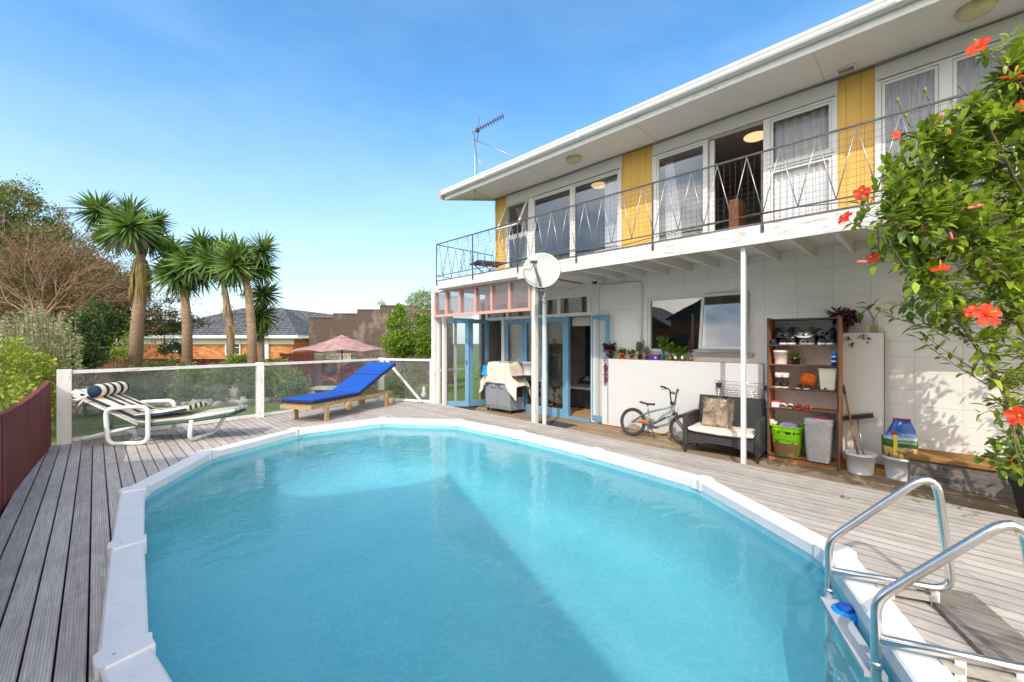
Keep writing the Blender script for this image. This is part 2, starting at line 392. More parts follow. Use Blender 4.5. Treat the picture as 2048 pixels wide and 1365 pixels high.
M['orange']=pm('orange_print',srgb(206,104,24),.5,var=.1); M['terra']=pm('terracotta',srgb(196,92,44),.75,var=.12); M['purplep']=pm('purple_plastic',srgb(70,52,140),.5)
M['card']=pm('brown_card',srgb(146,112,78),.8,var=.1); M['pinkcloth']=pm('pink_cloth',srgb(176,60,110),.9,var=.2,bump=.3); M['lilac']=pm('lilac_cloth',srgb(170,162,205),.9,bump=.3)
M['ivory']=pm('ivory_fabric',srgb(226,214,200),.9,var=.06,bump=.25,bscale=90); M['sheet']=pm('grubby_canvas',srgb(216,202,186),.9,var=.06,scale=3,bump=.4,bscale=20,dark=(srgb(168,140,120),6,.56))
M['sheet2']=pm('faded_canvas',srgb(176,152,140),.9,var=.1,scale=4,bump=.4,bscale=20,dark=(srgb(206,190,176),7,.55))
def m_wood(name,a,b,axis=(2,2,18),dirt=None,rough=.7):
    g=G(name); n=g.noise(g.coord(scale=axis),2.0,7,.65,.8); c=g.ramp(n,[(.28,b),(.7,a)])
    if dirt: c=g.mix(g.ramp(g.noise(g.coord(),5,6,.7),[(.5,0.0),(.68,.8)]),c,dirt)
    return g.done(g.bsdf(c,rough,0,g.bump(n,.3,.004),.3))
M['pine']=m_wood('pine_shelf',srgb(196,132,82),srgb(150,94,54),(18,2,18)); M['teak']=m_wood('weathered_pine',srgb(190,166,122),srgb(140,114,76),(2,14,14))
M['greywood']=m_wood('grey_timber',srgb(150,142,132),srgb(84,76,70),(14,1.2,14),srgb(60,54,50)); M['palewood']=m_wood('pale_timber',srgb(188,182,172),srgb(140,132,122),(3,3,14))
M['browncap']=m_wood('brown_timber',srgb(176,130,76),srgb(126,86,44),(14,1.5,14)); M['handle']=m_wood('broom_handle',srgb(176,140,106),srgb(120,88,62),(20,20,2))
def m_redfence():
    g=G('red_stained_boards'); p=g.pos((1,1,1)); sx=g.n('ShaderNodeSeparateXYZ'); g.l(p,sx.inputs[0])
    al=g.math('ADD',sx.outputs[1],sx.outputs[0]); f=g.math('FRACT',g.math('DIVIDE',al,.145)); d=g.math('MINIMUM',f,g.math('SUBTRACT',1,f)); ln=g.ramp(d,[(.02,1.0),(.06,0.0)])
    wn=g.n('ShaderNodeTexWhiteNoise',noise_dimensions='1D'); g.l(g.math('FLOOR',g.math('DIVIDE',al,.145)),wn.inputs['W'])
    n=g.noise(g.pos((14,14,1.2)),2,6,.7); c=g.ramp(n,[(.25,srgb(96,46,40)),(.7,srgb(150,82,74))]); c=g.mix(.6,c,g.ramp(wn.outputs[0],[(0,.65),(1,1.0)]),'MULTIPLY'); c=g.mix(ln,c,srgb(50,22,20))
    return g.done(g.bsdf(c,.8,0,g.bump(g.math('SUBTRACT',g.math('MULTIPLY',n,.4),ln),.5,.01),.2))
M['redfence']=m_redfence()
def m_bricks(name,c1,c2,mortar,bw,rh,ms=.01,bump=.5,dirt=None,op='ADD'):
    g=G(name); t=g.coord('Object'); b=g.n('ShaderNodeTexBrick'); b.inputs['Color1'].default_value=(*c1,1); b.inputs['Color2'].default_value=(*c2,1); b.inputs['Mortar'].default_value=(*mortar,1)
    b.inputs['Scale'].default_value=1; b.inputs['Brick Width'].default_value=bw; b.inputs['Row Height'].default_value=rh; b.inputs['Mortar Size'].default_value=ms
    s=g.n('ShaderNodeSeparateXYZ'); g.l(t,s.inputs[0]); cb=g.n('ShaderNodeCombineXYZ'); g.l(g.math('MULTIPLY',g.math(op,s.outputs[0],s.outputs[1]),1.0 if op=='ADD' else .707),cb.inputs[0]); g.l(s.outputs[2],cb.inputs[1]); g.l(cb.outputs[0],b.inputs['Vector'])
    c=b.outputs[0]; c=g.mix(.5,c,g.ramp(g.noise(t,3,6,.7),[(.3,.55),(.7,1.0)]),'MULTIPLY')
    if dirt: c=g.mix(g.ramp(g.noise(g.coord(scale=(1,1,.45)),1.1,7,.75),[(dirt[1],0.0),(dirt[1]+.16,.9)]),c,dirt[0])
    return g.done(g.bsdf(c,.85,0,g.bump(b.outputs[1],-.4*bump,.01),.2))
M['brick']=m_bricks('orange_brick',srgb(214,148,92),srgb(160,92,52),srgb(176,136,100),.34,.12,.010,.5,None,'SUBTRACT')
M['cinder']=m_bricks('stained_block_wall',srgb(150,136,120),srgb(124,112,100),srgb(160,150,138),.4,.2,.012,1,(srgb(84,72,64),.33),'SUBTRACT')
M['bbqbrick']=m_bricks('barbecue_brick',srgb(196,112,76),srgb(160,84,56),srgb(130,110,98),.23,.085,.01,.6,(srgb(90,70,62),.55))
M['bbqstone']=m_bricks('barbecue_stone',srgb(206,196,170),srgb(180,168,140),srgb(110,98,84),.2,.15,.01,.6,(srgb(110,100,80),.6))
def m_tile():
    g=G('grey_roof_tile'); t=g.coord('Object'); b=g.n('ShaderNodeTexBrick'); b.inputs['Scale'].default_value=1; b.inputs['Brick Width'].default_value=.3; b.inputs['Row Height'].default_value=.14; b.inputs['Mortar Size'].default_value=.02
    for k,c in(('Color1',srgb(104,104,108)),('Color2',srgb(84,84,88)),('Mortar',srgb(40,40,44))): b.inputs[k].default_value=(*c,1)
    s=g.n('ShaderNodeSeparateXYZ'); g.l(t,s.inputs[0]); cb=g.n('ShaderNodeCombineXYZ'); g.l(s.outputs[0],cb.inputs[0]); g.l(s.outputs[2],cb.inputs[1]); g.l(cb.outputs[0],b.inputs['Vector'])
    return g.done(g.bsdf(b.outputs[0],.7,0,g.bump(b.outputs[1],-.4,.02),.3))
M['tile']=m_tile()
def m_grass():
    g=G('lawn_grass'); p=g.pos(); n=g.noise(p,26,6,.75); n2=g.noise(p,1.3,4)
    c=g.ramp(n,[(.3,(.06,.10,.02)),(.7,(.19,.27,.06))]); c=g.mix(g.ramp(n2,[(.4,0.0),(.7,.4)]),c,(.22,.26,.08))
    return g.done(g.bsdf(c,.9,0,g.bump(n,.8,.03),.1))
M['grass']=m_grass()
M['groundgrass']=pm('rough_grass_ground',(.12,.15,.055),.95,var=.4,scale=2,bump=.4,dark=((.16,.13,.09),.6,.5)); M['earth']=pm('ground_earth',(.13,.11,.08),.95,var=.3,scale=8,bump=.4)
def m_leaf(name,a,b,tr=.35,gl=.35,sc=3):
    g=G(name); oi=g.n('ShaderNodeNewGeometry'); r=oi.outputs['Random Per Island']
    c=g.ramp(r,[(0,a),(1,b)]); c=g.mix(.4,c,g.ramp(g.noise(g.pos(),sc,4),[(.35,.45),(.7,1.0)]),'MULTIPLY')
    p=g.bsdf(c,gl,0,None,.35); t=g.n('ShaderNodeBsdfTranslucent'); g.l(g.mix(.5,c,(.30,.42,.05),'MIX'),t.inputs[0])
    m=g.n('ShaderNodeMixShader'); m.inputs[0].default_value=tr; g.l(p,m.inputs[1]); g.l(t.outputs[0],m.inputs[2]); return g.done(m.outputs[0])
M['hib']=m_leaf('hibiscus_leaf',(.17,.28,.015),(.50,.62,.05),.42,.3,9); M['hibdark']=m_leaf('hibiscus_leaf_old',(.06,.13,.015),(.15,.26,.03),.3,.28,9)
M['yucca']=m_leaf('yucca_leaf',(.02,.06,.018),(.22,.36,.07),.15,.28,2); M['yuccadry']=m_leaf('yucca_dry_leaf',(.22,.14,.05),(.30,.24,.08),.15,.7,2)
M['hedge']=m_leaf('hedge_leaf',(.08,.15,.03),(.26,.38,.09),.25,.45,2); M['lime']=m_leaf('lime_hedge_leaf',(.18,.26,.02),(.50,.54,.08),.3,.5,2)
M['feather']=m_leaf('grey_green_leaf',(.16,.25,.08),(.42,.50,.24),.25,.6,2); M['autumn']=m_leaf('dark_autumn_leaf',(.05,.045,.015),(.20,.11,.04),.2,.6,.8)
M['olive']=m_leaf('olive_leaf',(.06,.075,.015),(.22,.21,.05),.25,.5,.8); M['bush']=m_leaf('citrus_leaf',(.09,.20,.015),(.32,.48,.05),.3,.35,2)
M['dkgreen']=m_leaf('dark_tree_leaf',(.02,.05,.015),(.08,.13,.03),.2,.5,1); M['purple']=m_leaf('purple_leaf',(.05,.015,.04),(.16,.04,.09),.2,.4,20); M['magenta']=m_leaf('magenta_leaf',(.25,.02,.10),(.45,.08,.22),.2,.4,20)
M['fresh']=m_leaf('fresh_green_leaf',(.10,.22,.02),(.35,.50,.06),.3,.4,20); M['flax']=m_leaf('flax_leaf',(.10,.06,.06),(.26,.17,.17),.2,.5,5)
M['bark']=pm('grey_bark',srgb(126,108,92),.9,var=.3,scale=9,bump=.6,bscale=30); M['barebark']=pm('bare_twig_bark',srgb(150,118,98),.9,var=.3,scale=3)
M['stem']=pm('hibiscus_stem',srgb(124,108,88),.8,var=.25,scale=20,bump=.3); 
def m_trunk():
    g=G('yucca_trunk'); n=g.noise(g.coord(scale=(1.6,1.6,4.5)),2.6,7,.8,1.2); n2=g.noise(g.coord(),1.3,4,.6)
    c=g.ramp(n,[(.3,srgb(108,84,66)),(.55,srgb(156,130,106)),(.75,srgb(184,162,138))]); c=g.mix(g.ramp(n2,[(.4,0.0),(.7,.5)]),c,srgb(120,104,88)); return g.done(g.bsdf(c,.9,0,g.bump(n,.7,.02),.2))
M['yuccatrunk']=m_trunk()
def m_petal():
    g=G('red_petal'); n=g.noise(g.coord(scale=(1,1,1)),30,4); c=g.ramp(n,[(.3,srgb(214,40,26)),(.7,srgb(246,104,66))])
    p=g.bsdf(c,.5,0,None,.3); t=g.n('ShaderNodeBsdfTranslucent'); t.inputs[0].default_value=(*srgb(255,90,50),1)
    m=g.n('ShaderNodeMixShader'); m.inputs[0].default_value=.35; g.l(p,m.inputs[1]); g.l(t.outputs[0],m.inputs[2]); return g.done(m.outputs[0])
M['petal']=m_petal(); M['stamen']=pm('stamen_yellow',srgb(246,180,40),.6)
M['rock']=pm('pale_rock',srgb(176,172,164),.9,var=.3,scale=5,bump=.7,bscale=12,dark=(srgb(110,106,98),6,.55))
def m_stripe(name='striped_canvas',ca=srgb(232,214,184),cb=srgb(44,62,84)):
    g=G(name); v=g.coord(); s=g.n('ShaderNodeSeparateXYZ'); g.l(v,s.inputs[0]); f=g.math('FRACT',g.math('DIVIDE',g.math('ADD',s.outputs[1],.02),.145))
    st=g.ramp(f,[(.0,1.0),(.42,1.0),(.45,0.0),(.97,0.0)]); st.node.color_ramp.interpolation='CONSTANT' if hasattr(st,'node') else 'LINEAR'
    c=g.mix(st,ca,cb); return g.done(g.bsdf(c,.9,0,g.bump(g.noise(v,14,4),.35,.02),.15))
M['stripe']=m_stripe()
M['oldstripe']=m_stripe('faded_striped_pad',srgb(206,202,184),srgb(150,158,148)); M['greensling']=pm('green_sling',srgb(62,88,82),.7)
M['royal']=pm('royal_blue_fabric',srgb(14,74,162),.75,var=.05,bump=.2,bscale=30); M['navy']=pm('navy_fabric',srgb(34,44,78),.85,var=.15,scale=10)
def m_wicker(name,col,gapc,s=28):
    g=G(name); v=g.coord(); x=g.n('ShaderNodeSeparateXYZ'); g.l(v,x.inputs[0]); al=g.math('ADD',x.outputs[0],x.outputs[1])
    row=g.math('FLOOR',g.math('MULTIPLY',x.outputs[2],s*1.5)); ph=g.math('MULTIPLY',g.math('MODULO',row,2),.5)
    a=g.math('ABSOLUTE',g.math('SINE',g.math('MULTIPLY',g.math('ADD',g.math('MULTIPLY',al,s),ph),PI))); b=g.math('ABSOLUTE',g.math('SINE',g.math('MULTIPLY',g.math('MULTIPLY',x.outputs[2],s*1.5),PI)))
    h=g.math('MULTIPLY',a,b); c=g.mix(g.ramp(h,[(.08,0.0),(.4,1.0)]),gapc,g.mix(.5,col,g.ramp(g.noise(v,12,4),[(.3,.6),(.7,1.0)]),'MULTIPLY'))
    return g.done(g.bsdf(c,.5,0,g.bump(h,.8,.012),.4))
M['wicker']=m_wicker('black_wicker',(.075,.075,.08),(.008,.008,.008)); M['wickerw']=m_wicker('white_wicker',(.82,.79,.76),(.42,.38,.34),46)
M['fur']=pm('fur',srgb(206,186,160),.95,var=.35,scale=14)
def m_umb():
    g=G('faded_mauve_canopy'); n=g.noise(g.coord(scale=(1,1,3)),4,5,.6); c=g.ramp(n,[(.3,srgb(166,122,120)),(.7,srgb(206,168,162))])
    p=g.bsdf(c,.85,0,None,.2); t=g.n('ShaderNodeBsdfTranslucent'); g.l(c,t.inputs[0]); m=g.n('ShaderNodeMixShader'); m.inputs[0].default_value=.25; g.l(p,m.inputs[1]); g.l(t.outputs[0],m.inputs[2]); return g.done(m.outputs[0])
M['umb']=m_umb()
def m_cloth(name,col,tr=.4):
    g=G(name); p=g.bsdf(col,.9,0,None,.1); t=g.n('ShaderNodeBsdfTranslucent'); t.inputs[0].default_value=(*col,1); m=g.n('ShaderNodeMixShader'); m.inputs[0].default_value=tr; g.l(p,m.inputs[1]); g.l(t.outputs[0],m.inputs[2]); return g.done(m.outputs[0])
M['curtain']=m_cloth('grey_curtain',(.62,.60,.60)); M['lace']=m_cloth('white_net',(.86,.86,.86),.12); M['blind']=pm('cream_blind',srgb(190,182,168),.9,var=.1)
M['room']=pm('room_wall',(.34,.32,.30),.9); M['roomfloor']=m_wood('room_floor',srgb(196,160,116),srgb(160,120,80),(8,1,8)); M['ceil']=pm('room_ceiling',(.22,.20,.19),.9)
def m_emit(name,col,st):
    g=G(name); e=g.n('ShaderNodeEmission'); e.inputs[0].default_value=(*col,1); e.inputs[1].default_value=st; return g.done(e.outputs[0])
M['lamp']=m_emit('lit_ceiling_lamp',srgb(255,214,150),.75); M['basket']=pm('basketball_orange',srgb(226,104,26),.6,var=.08,bump=.4,bscale=120)
M['lampglass']=pm('yellowed_lamp_glass',srgb(206,190,146),.3,var=.15,scale=12); M['dish']=pm('dish_grey',srgb(178,178,174),.45,var=.04,dark=(srgb(170,160,140),7,.72))
M['bbqgrey']=pm('barbecue_grey',srgb(150,154,160),.4,.3,var=.04); M['tyre']=pm('tyre_rubber',(.045,.045,.045),.8); M['bikeblue']=pm('bike_metal',srgb(120,144,154),.35,.4,var=.05)
M['concrete']=pm('pale_concrete',(.42,.41,.39),.9,var=.15,bump=.3); M['grit']=pm('mat_black',(.05,.05,.055),.95,var=.3,scale=20,bump=.5)
# ------------------------------------------------------------ ground, deck, pool
POOL=[(.094,2.663),(.166,4.091),(.261,5.536),(1.023,6.732),(2.366,7.451),(3.852,7.322),(4.739,6.149),(4.818,4.67),(4.736,3.164),(4.543,1.678),(3.652,.45),(2.27,-.14),(.95,.25),(.28,1.28)]
PC=Vector((2.5,3.7))
def offs(poly,d):      # grow a convex ring outward by d
    n=len(poly); out=[]
    A=[Vector(p) for p in poly]
    for i in range(n):
        a,b,c=A[i-1],A[i],A[(i+1)%n]
        def nor(p,q):
            e=(q-p).normalized(); m=Vector((e.y,-e.x)); return m if m.dot((p+q)/2-PC)>0 else -m
        n1,n2=nor(a,b),nor(b,c); k=(n1+n2); k=k/(k.length_squared/2)
        out.append(b+k*d)
    return out
def cuts(poly,x):      # where the line x=const crosses the ring
    ys=[]
    n=len(poly)
    for i in range(n):
        a,b=poly[i],poly[(i+1)%n]
        if (a[0]-x)*(b[0]-x)<0: ys.append(a[1]+(b[1]-a[1])*(x-a[0])/(b[0]-a[0]))
    return (min(ys),max(ys)) if len(ys)>=2 else None
gm=MB(); hole=offs(POOL,.03); nh_=len(hole); angs=[math.atan2(p.y-PC.y,p.x-PC.x) for p in hole]
gm.add([(p.x,p.y,-.55) for p in hole]+[(PC.x+400*math.cos(a),PC.y+400*math.sin(a),-.55) for a in angs],[(i,(i+1)%nh_,nh_+(i+1)%nh_,nh_+i) for i in range(nh_)])
struct(gm,'ground',M['groundgrass'])
lw=MB(); 
def lawnz(x,y): return -.45+.02*math.sin(x*1.3)+.02*math.sin(y*.9)
vs=[];fs=[]
for i in range(41):
    for j in range(41):
        x=-8+i*.75; y=9.75+j*.5; vs.append((x,y,lawnz(x,y)))
for i in range(40):
    for j in range(40): a=i*41+j; fs.append((a,a+41,a+42,a+1))
lw.add(vs,fs,0,True); struct(lw,'lawn',M['grass'])
# grass tufts near enough to read
gb=MB()
for k in range(9000):
    x=random.uniform(-1,9); y=random.uniform(9.9,17)
    z=lawnz(x,y); a=random.uniform(0,2*PI); d=Vector((math.cos(a)*.3,math.sin(a)*.3,1)).normalized(); s=Vector((-math.sin(a),math.cos(a),0))
    h=random.uniform(.03,.07); p=Vector((x,y,z)); gb.add([p-s*.006,p+s*.006,p+d*h],[(0,1,2)])
tag(gb.build('grass',M['hedge']),'short grass blades growing on the lawn beyond the glass fence','grass',kind='stuff')
# deck boards, cut round the pool; the house side edge runs at a slight angle
OUT=offs(POOL,.05); D=MB()
def edgeX(y): return 5.59+(y+.5)*.0335
FAR=[(-.57,9.0),(-.3,9.06),(2.31,9.47),(5.2,9.98),(5.86,8.62),(6.1,8.62)]
def farY(x):
    for a,b in zip(FAR,FAR[1:]):
        if a[0]<=x<=b[0]: return a[1]+(b[1]-a[1])*(x-a[0])/(b[0]-a[0])+.08
    return 9.05 if x<0 else 8.6
x=-.57; pitch=.11; nearY=-2.6
OP=[(p.x,p.y) for p in OUT]; vL=min(OP); vR=max(OP)
def cutf(xx):
    c=cuts(OP,xx)
    if c: return c
    v=vL if xx<2 else vR
    return (v[1],v[1])
while x<6.0:
    x0,x1=x,x+pitch-.009; z=random.uniform(-.0015,.0015)
    hit=any(cuts(OP,x0+(x1-x0)*k/6+1e-5) for k in range(7)); NX=7 if hit else 2
    xs_=[x0+(x1-x0)*k/(NX-1) for k in range(NX)]
    if hit: segs=[([nearY]*NX,[cutf(q)[0] for q in xs_]),([cutf(q)[1] for q in xs_],[farY(q) for q in xs_])]
    else: segs=[([nearY]*NX,[farY(q) for q in xs_])]
    for S_,E_ in segs:
        L_=max(max(E_)-min(S_),.01); brk=[0]; q=random.uniform(.15,.6) if L_>1.6 else 2
        while q<1: brk.append(q); q+=random.uniform(.35,.6)
        brk.append(1)
        for s0,s1 in zip(brk,brk[1:]):
            g0=.002/L_; a_=s0+(g0 if s0>0 else 0); b_=s1-(g0 if s1<1 else 0)
            lo=[(q,S_[k]+(E_[k]-S_[k])*a_) for k,q in enumerate(xs_)]; hi=[(q,S_[k]+(E_[k]-S_[k])*b_) for k,q in enumerate(xs_)]
            if x0>edgeX(hi[0][1])-.004: continue
            if x0>edgeX(lo[0][1])-.004:
                yy=(x0+.01-5.59)/.0335-.5
                if yy>hi[0][1]: continue
                lo=[(x0,yy),(x0+.01,yy)]
            lo=[(min(q,edgeX(y_)),y_) for q,y_ in lo]; hi=[(min(q,edgeX(y_)),y_) for q,y_ in hi]
            zz=z+random.uniform(-.001,.001); D.prism(lo+hi[::-1],-.03+zz,zz)
    x+=pitch
struct(D,'deck',M['deck'])
U=MB(); U.add([(-.6,-2.6,-.12),(5.5,-2.6,-.12),(5.7,9.0,-.12),(-.6,8.9,-.12)],[(0,1,2,3)])
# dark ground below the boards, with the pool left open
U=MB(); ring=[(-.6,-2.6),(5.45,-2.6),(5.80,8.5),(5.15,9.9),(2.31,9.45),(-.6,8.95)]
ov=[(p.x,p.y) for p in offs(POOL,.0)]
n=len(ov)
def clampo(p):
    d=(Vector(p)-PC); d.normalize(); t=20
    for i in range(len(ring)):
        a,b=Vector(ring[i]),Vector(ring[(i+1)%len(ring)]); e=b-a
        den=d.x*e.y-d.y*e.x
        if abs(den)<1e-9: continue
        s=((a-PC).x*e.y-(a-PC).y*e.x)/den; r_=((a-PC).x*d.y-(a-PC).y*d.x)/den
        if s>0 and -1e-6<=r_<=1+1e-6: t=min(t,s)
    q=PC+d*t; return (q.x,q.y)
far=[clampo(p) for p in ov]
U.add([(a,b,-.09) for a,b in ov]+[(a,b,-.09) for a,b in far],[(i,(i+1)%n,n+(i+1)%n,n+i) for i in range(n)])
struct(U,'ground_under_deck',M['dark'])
# lower boards beside the house
Pt=MB(); x=5.35
while x<8.3:
    Pt.box(x,x+.134,-4.2,8.9 if x<7.0 else (8.9),-.16,-.11+random.uniform(-.001,.001)); x+=.14
struct(Pt,'patio',M['patio'])
ed=MB(); a=(edgeX(-2.6)-.012,-2.6); b=(edgeX(8.6)-.012,8.6); ed.beam((a[0],a[1],-.085),(b[0],b[1],-.085),.02,.10); 
struct(ed,'deck_edge',M['greywood'])
# pool
pool=thing('swimming_pool','oval above-ground swimming pool with white capped rim sunk into the timber deck','swimming pool',(2.5,3.7,-1.15))
inner=offs(POOL,-.085); n=len(inner)
lm=MB(); WZ=-.095; FZ=-1.05
rings=[(0,.0),(0,-.4),(0,-.70),(.04,-.84),(.13,-.95),(.28,-1.03),(.48,FZ)]
vs=[]
for d_,z_ in rings: vs+=[(p.x,p.y,z_) for p in offs(POOL,-.085-d_)]
lm.add(vs,[(i*n+k,(i+1)*n+k,(i+1)*n+(k+1)%n,i*n+(k+1)%n) for i in range(len(rings)-1) for k in range(n)]+[tuple((len(rings)-1)*n+k for k in range(n))[::-1]],0,True)
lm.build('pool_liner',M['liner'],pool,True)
shell=MB(); o2=offs(POOL,-.02)
shell.add([(p.x,p.y,.0) for p in o2]+[(p.x,p.y,-1.15) for p in o2],[(i,(i+1)%n,n+(i+1)%n,n+i) for i in range(n)]); shell.build('pool_wall',M['offwhite'],pool,True)
oi_=offs(POOL,-.09); oo_=offs(POOL,.09)
for i in range(n):
    j=(i+1)%n; a0,a1,b0,b1=oi_[i],oi_[j],oo_[i],oo_[j]
    def lp(p,q,t): return p+(q-p)*t
    t0,t1=.035,.965
    q=[lp(a0,a1,t0),lp(a0,a1,t1),lp(b0,b1,t1),lp(b0,b1,t0)]
    m=MB(); 
    ctr=Vector(((a0+a1).x/2,(a0+a1).y/2))
    if True:
        area=(q[1]-q[0]).cross(q[2]-q[1]) if hasattr(q[0],'cross') else 0
    vs=[]
    for z,ins in((-.035,0.0),(.042,0.0),(.052,.012)):
        for k,p in enumerate(q):
            cc=(q[0]+q[1]+q[2]+q[3])/4; side=(q[3]-q[0]).normalized()*ins*(1 if k<2 else -1); pp=p+side; vs.append((pp.x,pp.y,z))
    fs=[(3,2,1,0)]+[(4*r+k,4*r+(k+1)%4,4*r+4+(k+1)%4,4*r+4+k) for r in(0,1) for k in range(4)]+[(8,9,10,11)]
    m.add(vs,fs); m.build('coping_rail',M['coping'],pool,True)
    # cap that covers the joint at corner i
    pr,nx=Vector(POOL[i-1]),Vector(POOL[j]); c=Vector(POOL[i]); d0=(pr-c).normalized(); d1=(nx-c).normalized()
    k0=oi_[i]; k1=oo_[i]; w_=.085
    e=(k1-k0).normalized(); ki=k0-e*.014; ko=k1+e*.012
    P=[ki+d0*w_*.72,ki-e*.0,ki+d1*w_*.72,ko+d1*w_*1.05-e*.03,ko+d1*w_*.55+e*.004,ko+d0*w_*.55+e*.004,ko+d0*w_*1.05-e*.03]
    m=MB(); m.prism([(p.x,p.y) for p in P],-.045,.064); cap=bevel(m.build('rail_cap',M['coping'],pool,True),.006,2); sc_=MB(); q_=c+(c-PC).normalized()*.035; sc_.lathe([(.006,.0645),(.006,.0665),(.002,.0672),(0,.0665)],(q_.x,q_.y,0),8); sc_.build('screw',M['rust'],cap,True)
wt=MB(); wi=offs(POOL,-.0855); wt.add([(p.x,p.y,WZ) for p in wi],[tuple(range(n))[::-1]]); struct(wt,'water',M['water'])

# ladder: two rails square to the rim, treads between
K,Lp=Vector((3.652,.45)),Vector((2.27,-.14)); cd=(K-Lp).normalized(); dd=Vector((cd.y,-cd.x))   # along rim, outward
ladder=thing('pool_ladder','stainless steel pool ladder with two looped handrails straddling the white rim','pool ladder',(3.0,.2,.06))
f0=Vector((3.18,.434)); n0=Vector((2.61,.177))
for b in (f0,n0):
    pts=[Vector((b.x+dd.x*s,b.y+dd.y*s,z)) for s,z in((0,-.95),(0,.285),(.50,.775),(.575,.10),(0,.10))]
    m=MB(); m.tube(fillet(pts[:5],[0,.07,.16,.10,0],7),.021,14); m.build('handrail',M['steel'],ladder,True)
    m=MB(); m.tube([Vector((b.x,b.y,z)) for z in(-.04,-.03,-.02,-.01)],[.0235,.0245,.0245,.0235],14); m.build('sleeve',M['steel'],ladder,True)
    for s in(.30,.50):
        m=MB(); c=b+dd*s; m.box(c.x-.018,c.x+.018,c.y-.018,c.y+.018,.0,.082); m.build('foot_block',M['offwhite'],ladder,True)
for z in(-.070,-.33,-.59):
    m=MB(); m.prism([((f0+dd*s).x,(f0+dd*s).y) for s in(-.045,.045)]+[((n0+dd*s).x,(n0+dd*s).y) for s in(.045,-.045)],z-.025,z); m.build('tread',M['tread'],ladder,True)
# plank platform on the deck beside the rim
pk=MB(); q0=K+dd*.0; 
c0=Vector((3.53,.06)); e1=-cd; 
P=[c0,c0+e1*1.5,c0+e1*1.5+dd*.26,c0+dd*.26]; pk.prism([(p.x,p.y) for p in P],.003,.03)
solo(pk,'wooden_platform',M['greywood'],'wide grey weathered plank lying on the deck under the ladder feet','plank')
for (px,t,lb) in((0,0,'under the far ladder handrail'),(1,0,'under the near ladder handrail')):
    b=(f0,n0)[px]; m=MB(); c=b+dd*.36; e=dd; a=c-e*.13; bb=c+e*.13; m.beam((a.x,a.y,.045),(bb.x,bb.y,.045),.045,.03); solo(m,'timber_packer',M['palewood'],'small pale timber packer on the plank '+lb,'timber packer','packers under the ladder handrails')
ch=thing('chlorine_dispenser','round blue floating chlorine dispenser drifting behind the ladder treads','pool float',(3.09,.345,-.165))
m=MB(); m.lathe([(0,.035),(.045,.035),(.068,.055),(.072,.085),(.062,.105),(.045,.11)],n=24); m.build('float_ring',M['bluep'],ch)
m=MB(); m.lathe([(.044,.11),(.040,.125),(.03,.132),(0,.134)],n=20); m.build('lid',M['royal'],ch)
m=MB(); m.lathe([(.0,.0),(.055,.0),(.068,.03),(.068,.055)],n=24); m.build('base',M['offwhite'],ch)

# ------------------------------------------------------------ house
H=thing('house','two-storey white house with a wire-mesh balcony, yellow panels and blue bifold doors','house',(7.05,2.0,-.11))
XW=7.05; XB=5.6
def hb(name,mat,*bxs,parent=None,bev=0,label=None):
    m=MB()
    for b in bxs: m.box(*b)
    o=m.build(name,mat,parent or H,True,label=label)
    if bev: bevel(o,bev)
    return o
def sub(o,name,mat,*bxs,**k): return hb(name,mat,*bxs,parent=o)
# lower wall with window hole (y 1.93..3.60, z 1.33..2.28)
hb('block_wall',M['block'],(XW,XW+.2,-6,1.93,-.11,2.825),(XW,XW+.2,3.60,4.66,-.11,2.825),(XW,XW+.2,1.93,3.60,-.11,1.33),(XW,XW+.2,1.93,3.60,2.29,2.825))
hb('corner_board',M['white'],(XW-.03,XW-.001,4.60,4.78,-.10,2.65))
# lower window: fixed left light and open awning sash right
wn=hb('lower_window',M['white2'],(XW+.02,XW+.09,3.545,3.60,1.33,2.29),(XW+.02,XW+.09,1.93,1.98,1.33,2.29),(XW+.02,XW+.09,1.98,3.545,1.33,1.375),(XW+.02,XW+.09,1.98,3.545,2.24,2.29),(XW+.015,XW+.095,2.60,2.65,1.375,2.24))
sub(wn,'sill',M['palewood'],(XW-.05,XW+.02,1.88,3.62,1.275,1.329)); sub(wn,'pane',M['glass'],(XW+.052,XW+.058,2.65,3.545,1.375,2.24))
def sash(parent,y0,y1,z0,z1,ang,fw,glass,x=XW):
    Mx=Matrix.Translation((x-.005,0,z1))@Matrix.Rotation(R(ang),4,'Y'); h=z1-z0; m=MB()
    for b in((-.03,0,y0,y0+fw,-h,0),(-.03,0,y1-fw,y1,-h,0),(-.03,0,y0+fw,y1-fw,-h,-h+fw),(-.03,0,y0+fw,y1-fw,-fw,0)): m.box(*b,M=Mx)
    o=m.build('awning_sash',M['white'],parent,True); m=MB(); m.box(-.018,-.012,y0+fw,y1-fw,-h+fw,-fw,M=Mx); m.build('sash_pane',glass,parent,True)
    m=MB(); p=Mx@Vector((-.01,(y0+y1)/2,-h+fw)); m.tube([p,Vector((x+.03,(y0+y1)/2,z0+.03))],.006,6); m.build('stay',M['galv'],parent,True)
sash(wn,1.95,2.63,1.37,2.27,9,.045,M['glass'])
# room behind the lower window
hb('kitchen_room',M['room'],(8.6,8.65,1.5,4.2,.0,2.6),(7.25,8.6,1.5,1.55,.0,2.6),(7.25,8.6,4.15,4.2,.0,2.6),(7.25,8.6,1.55,4.15,.0,.05),(7.25,8.6,1.55,4.15,2.5,2.6),(7.5,8.58,2.95,2.99,1.1,2.0))
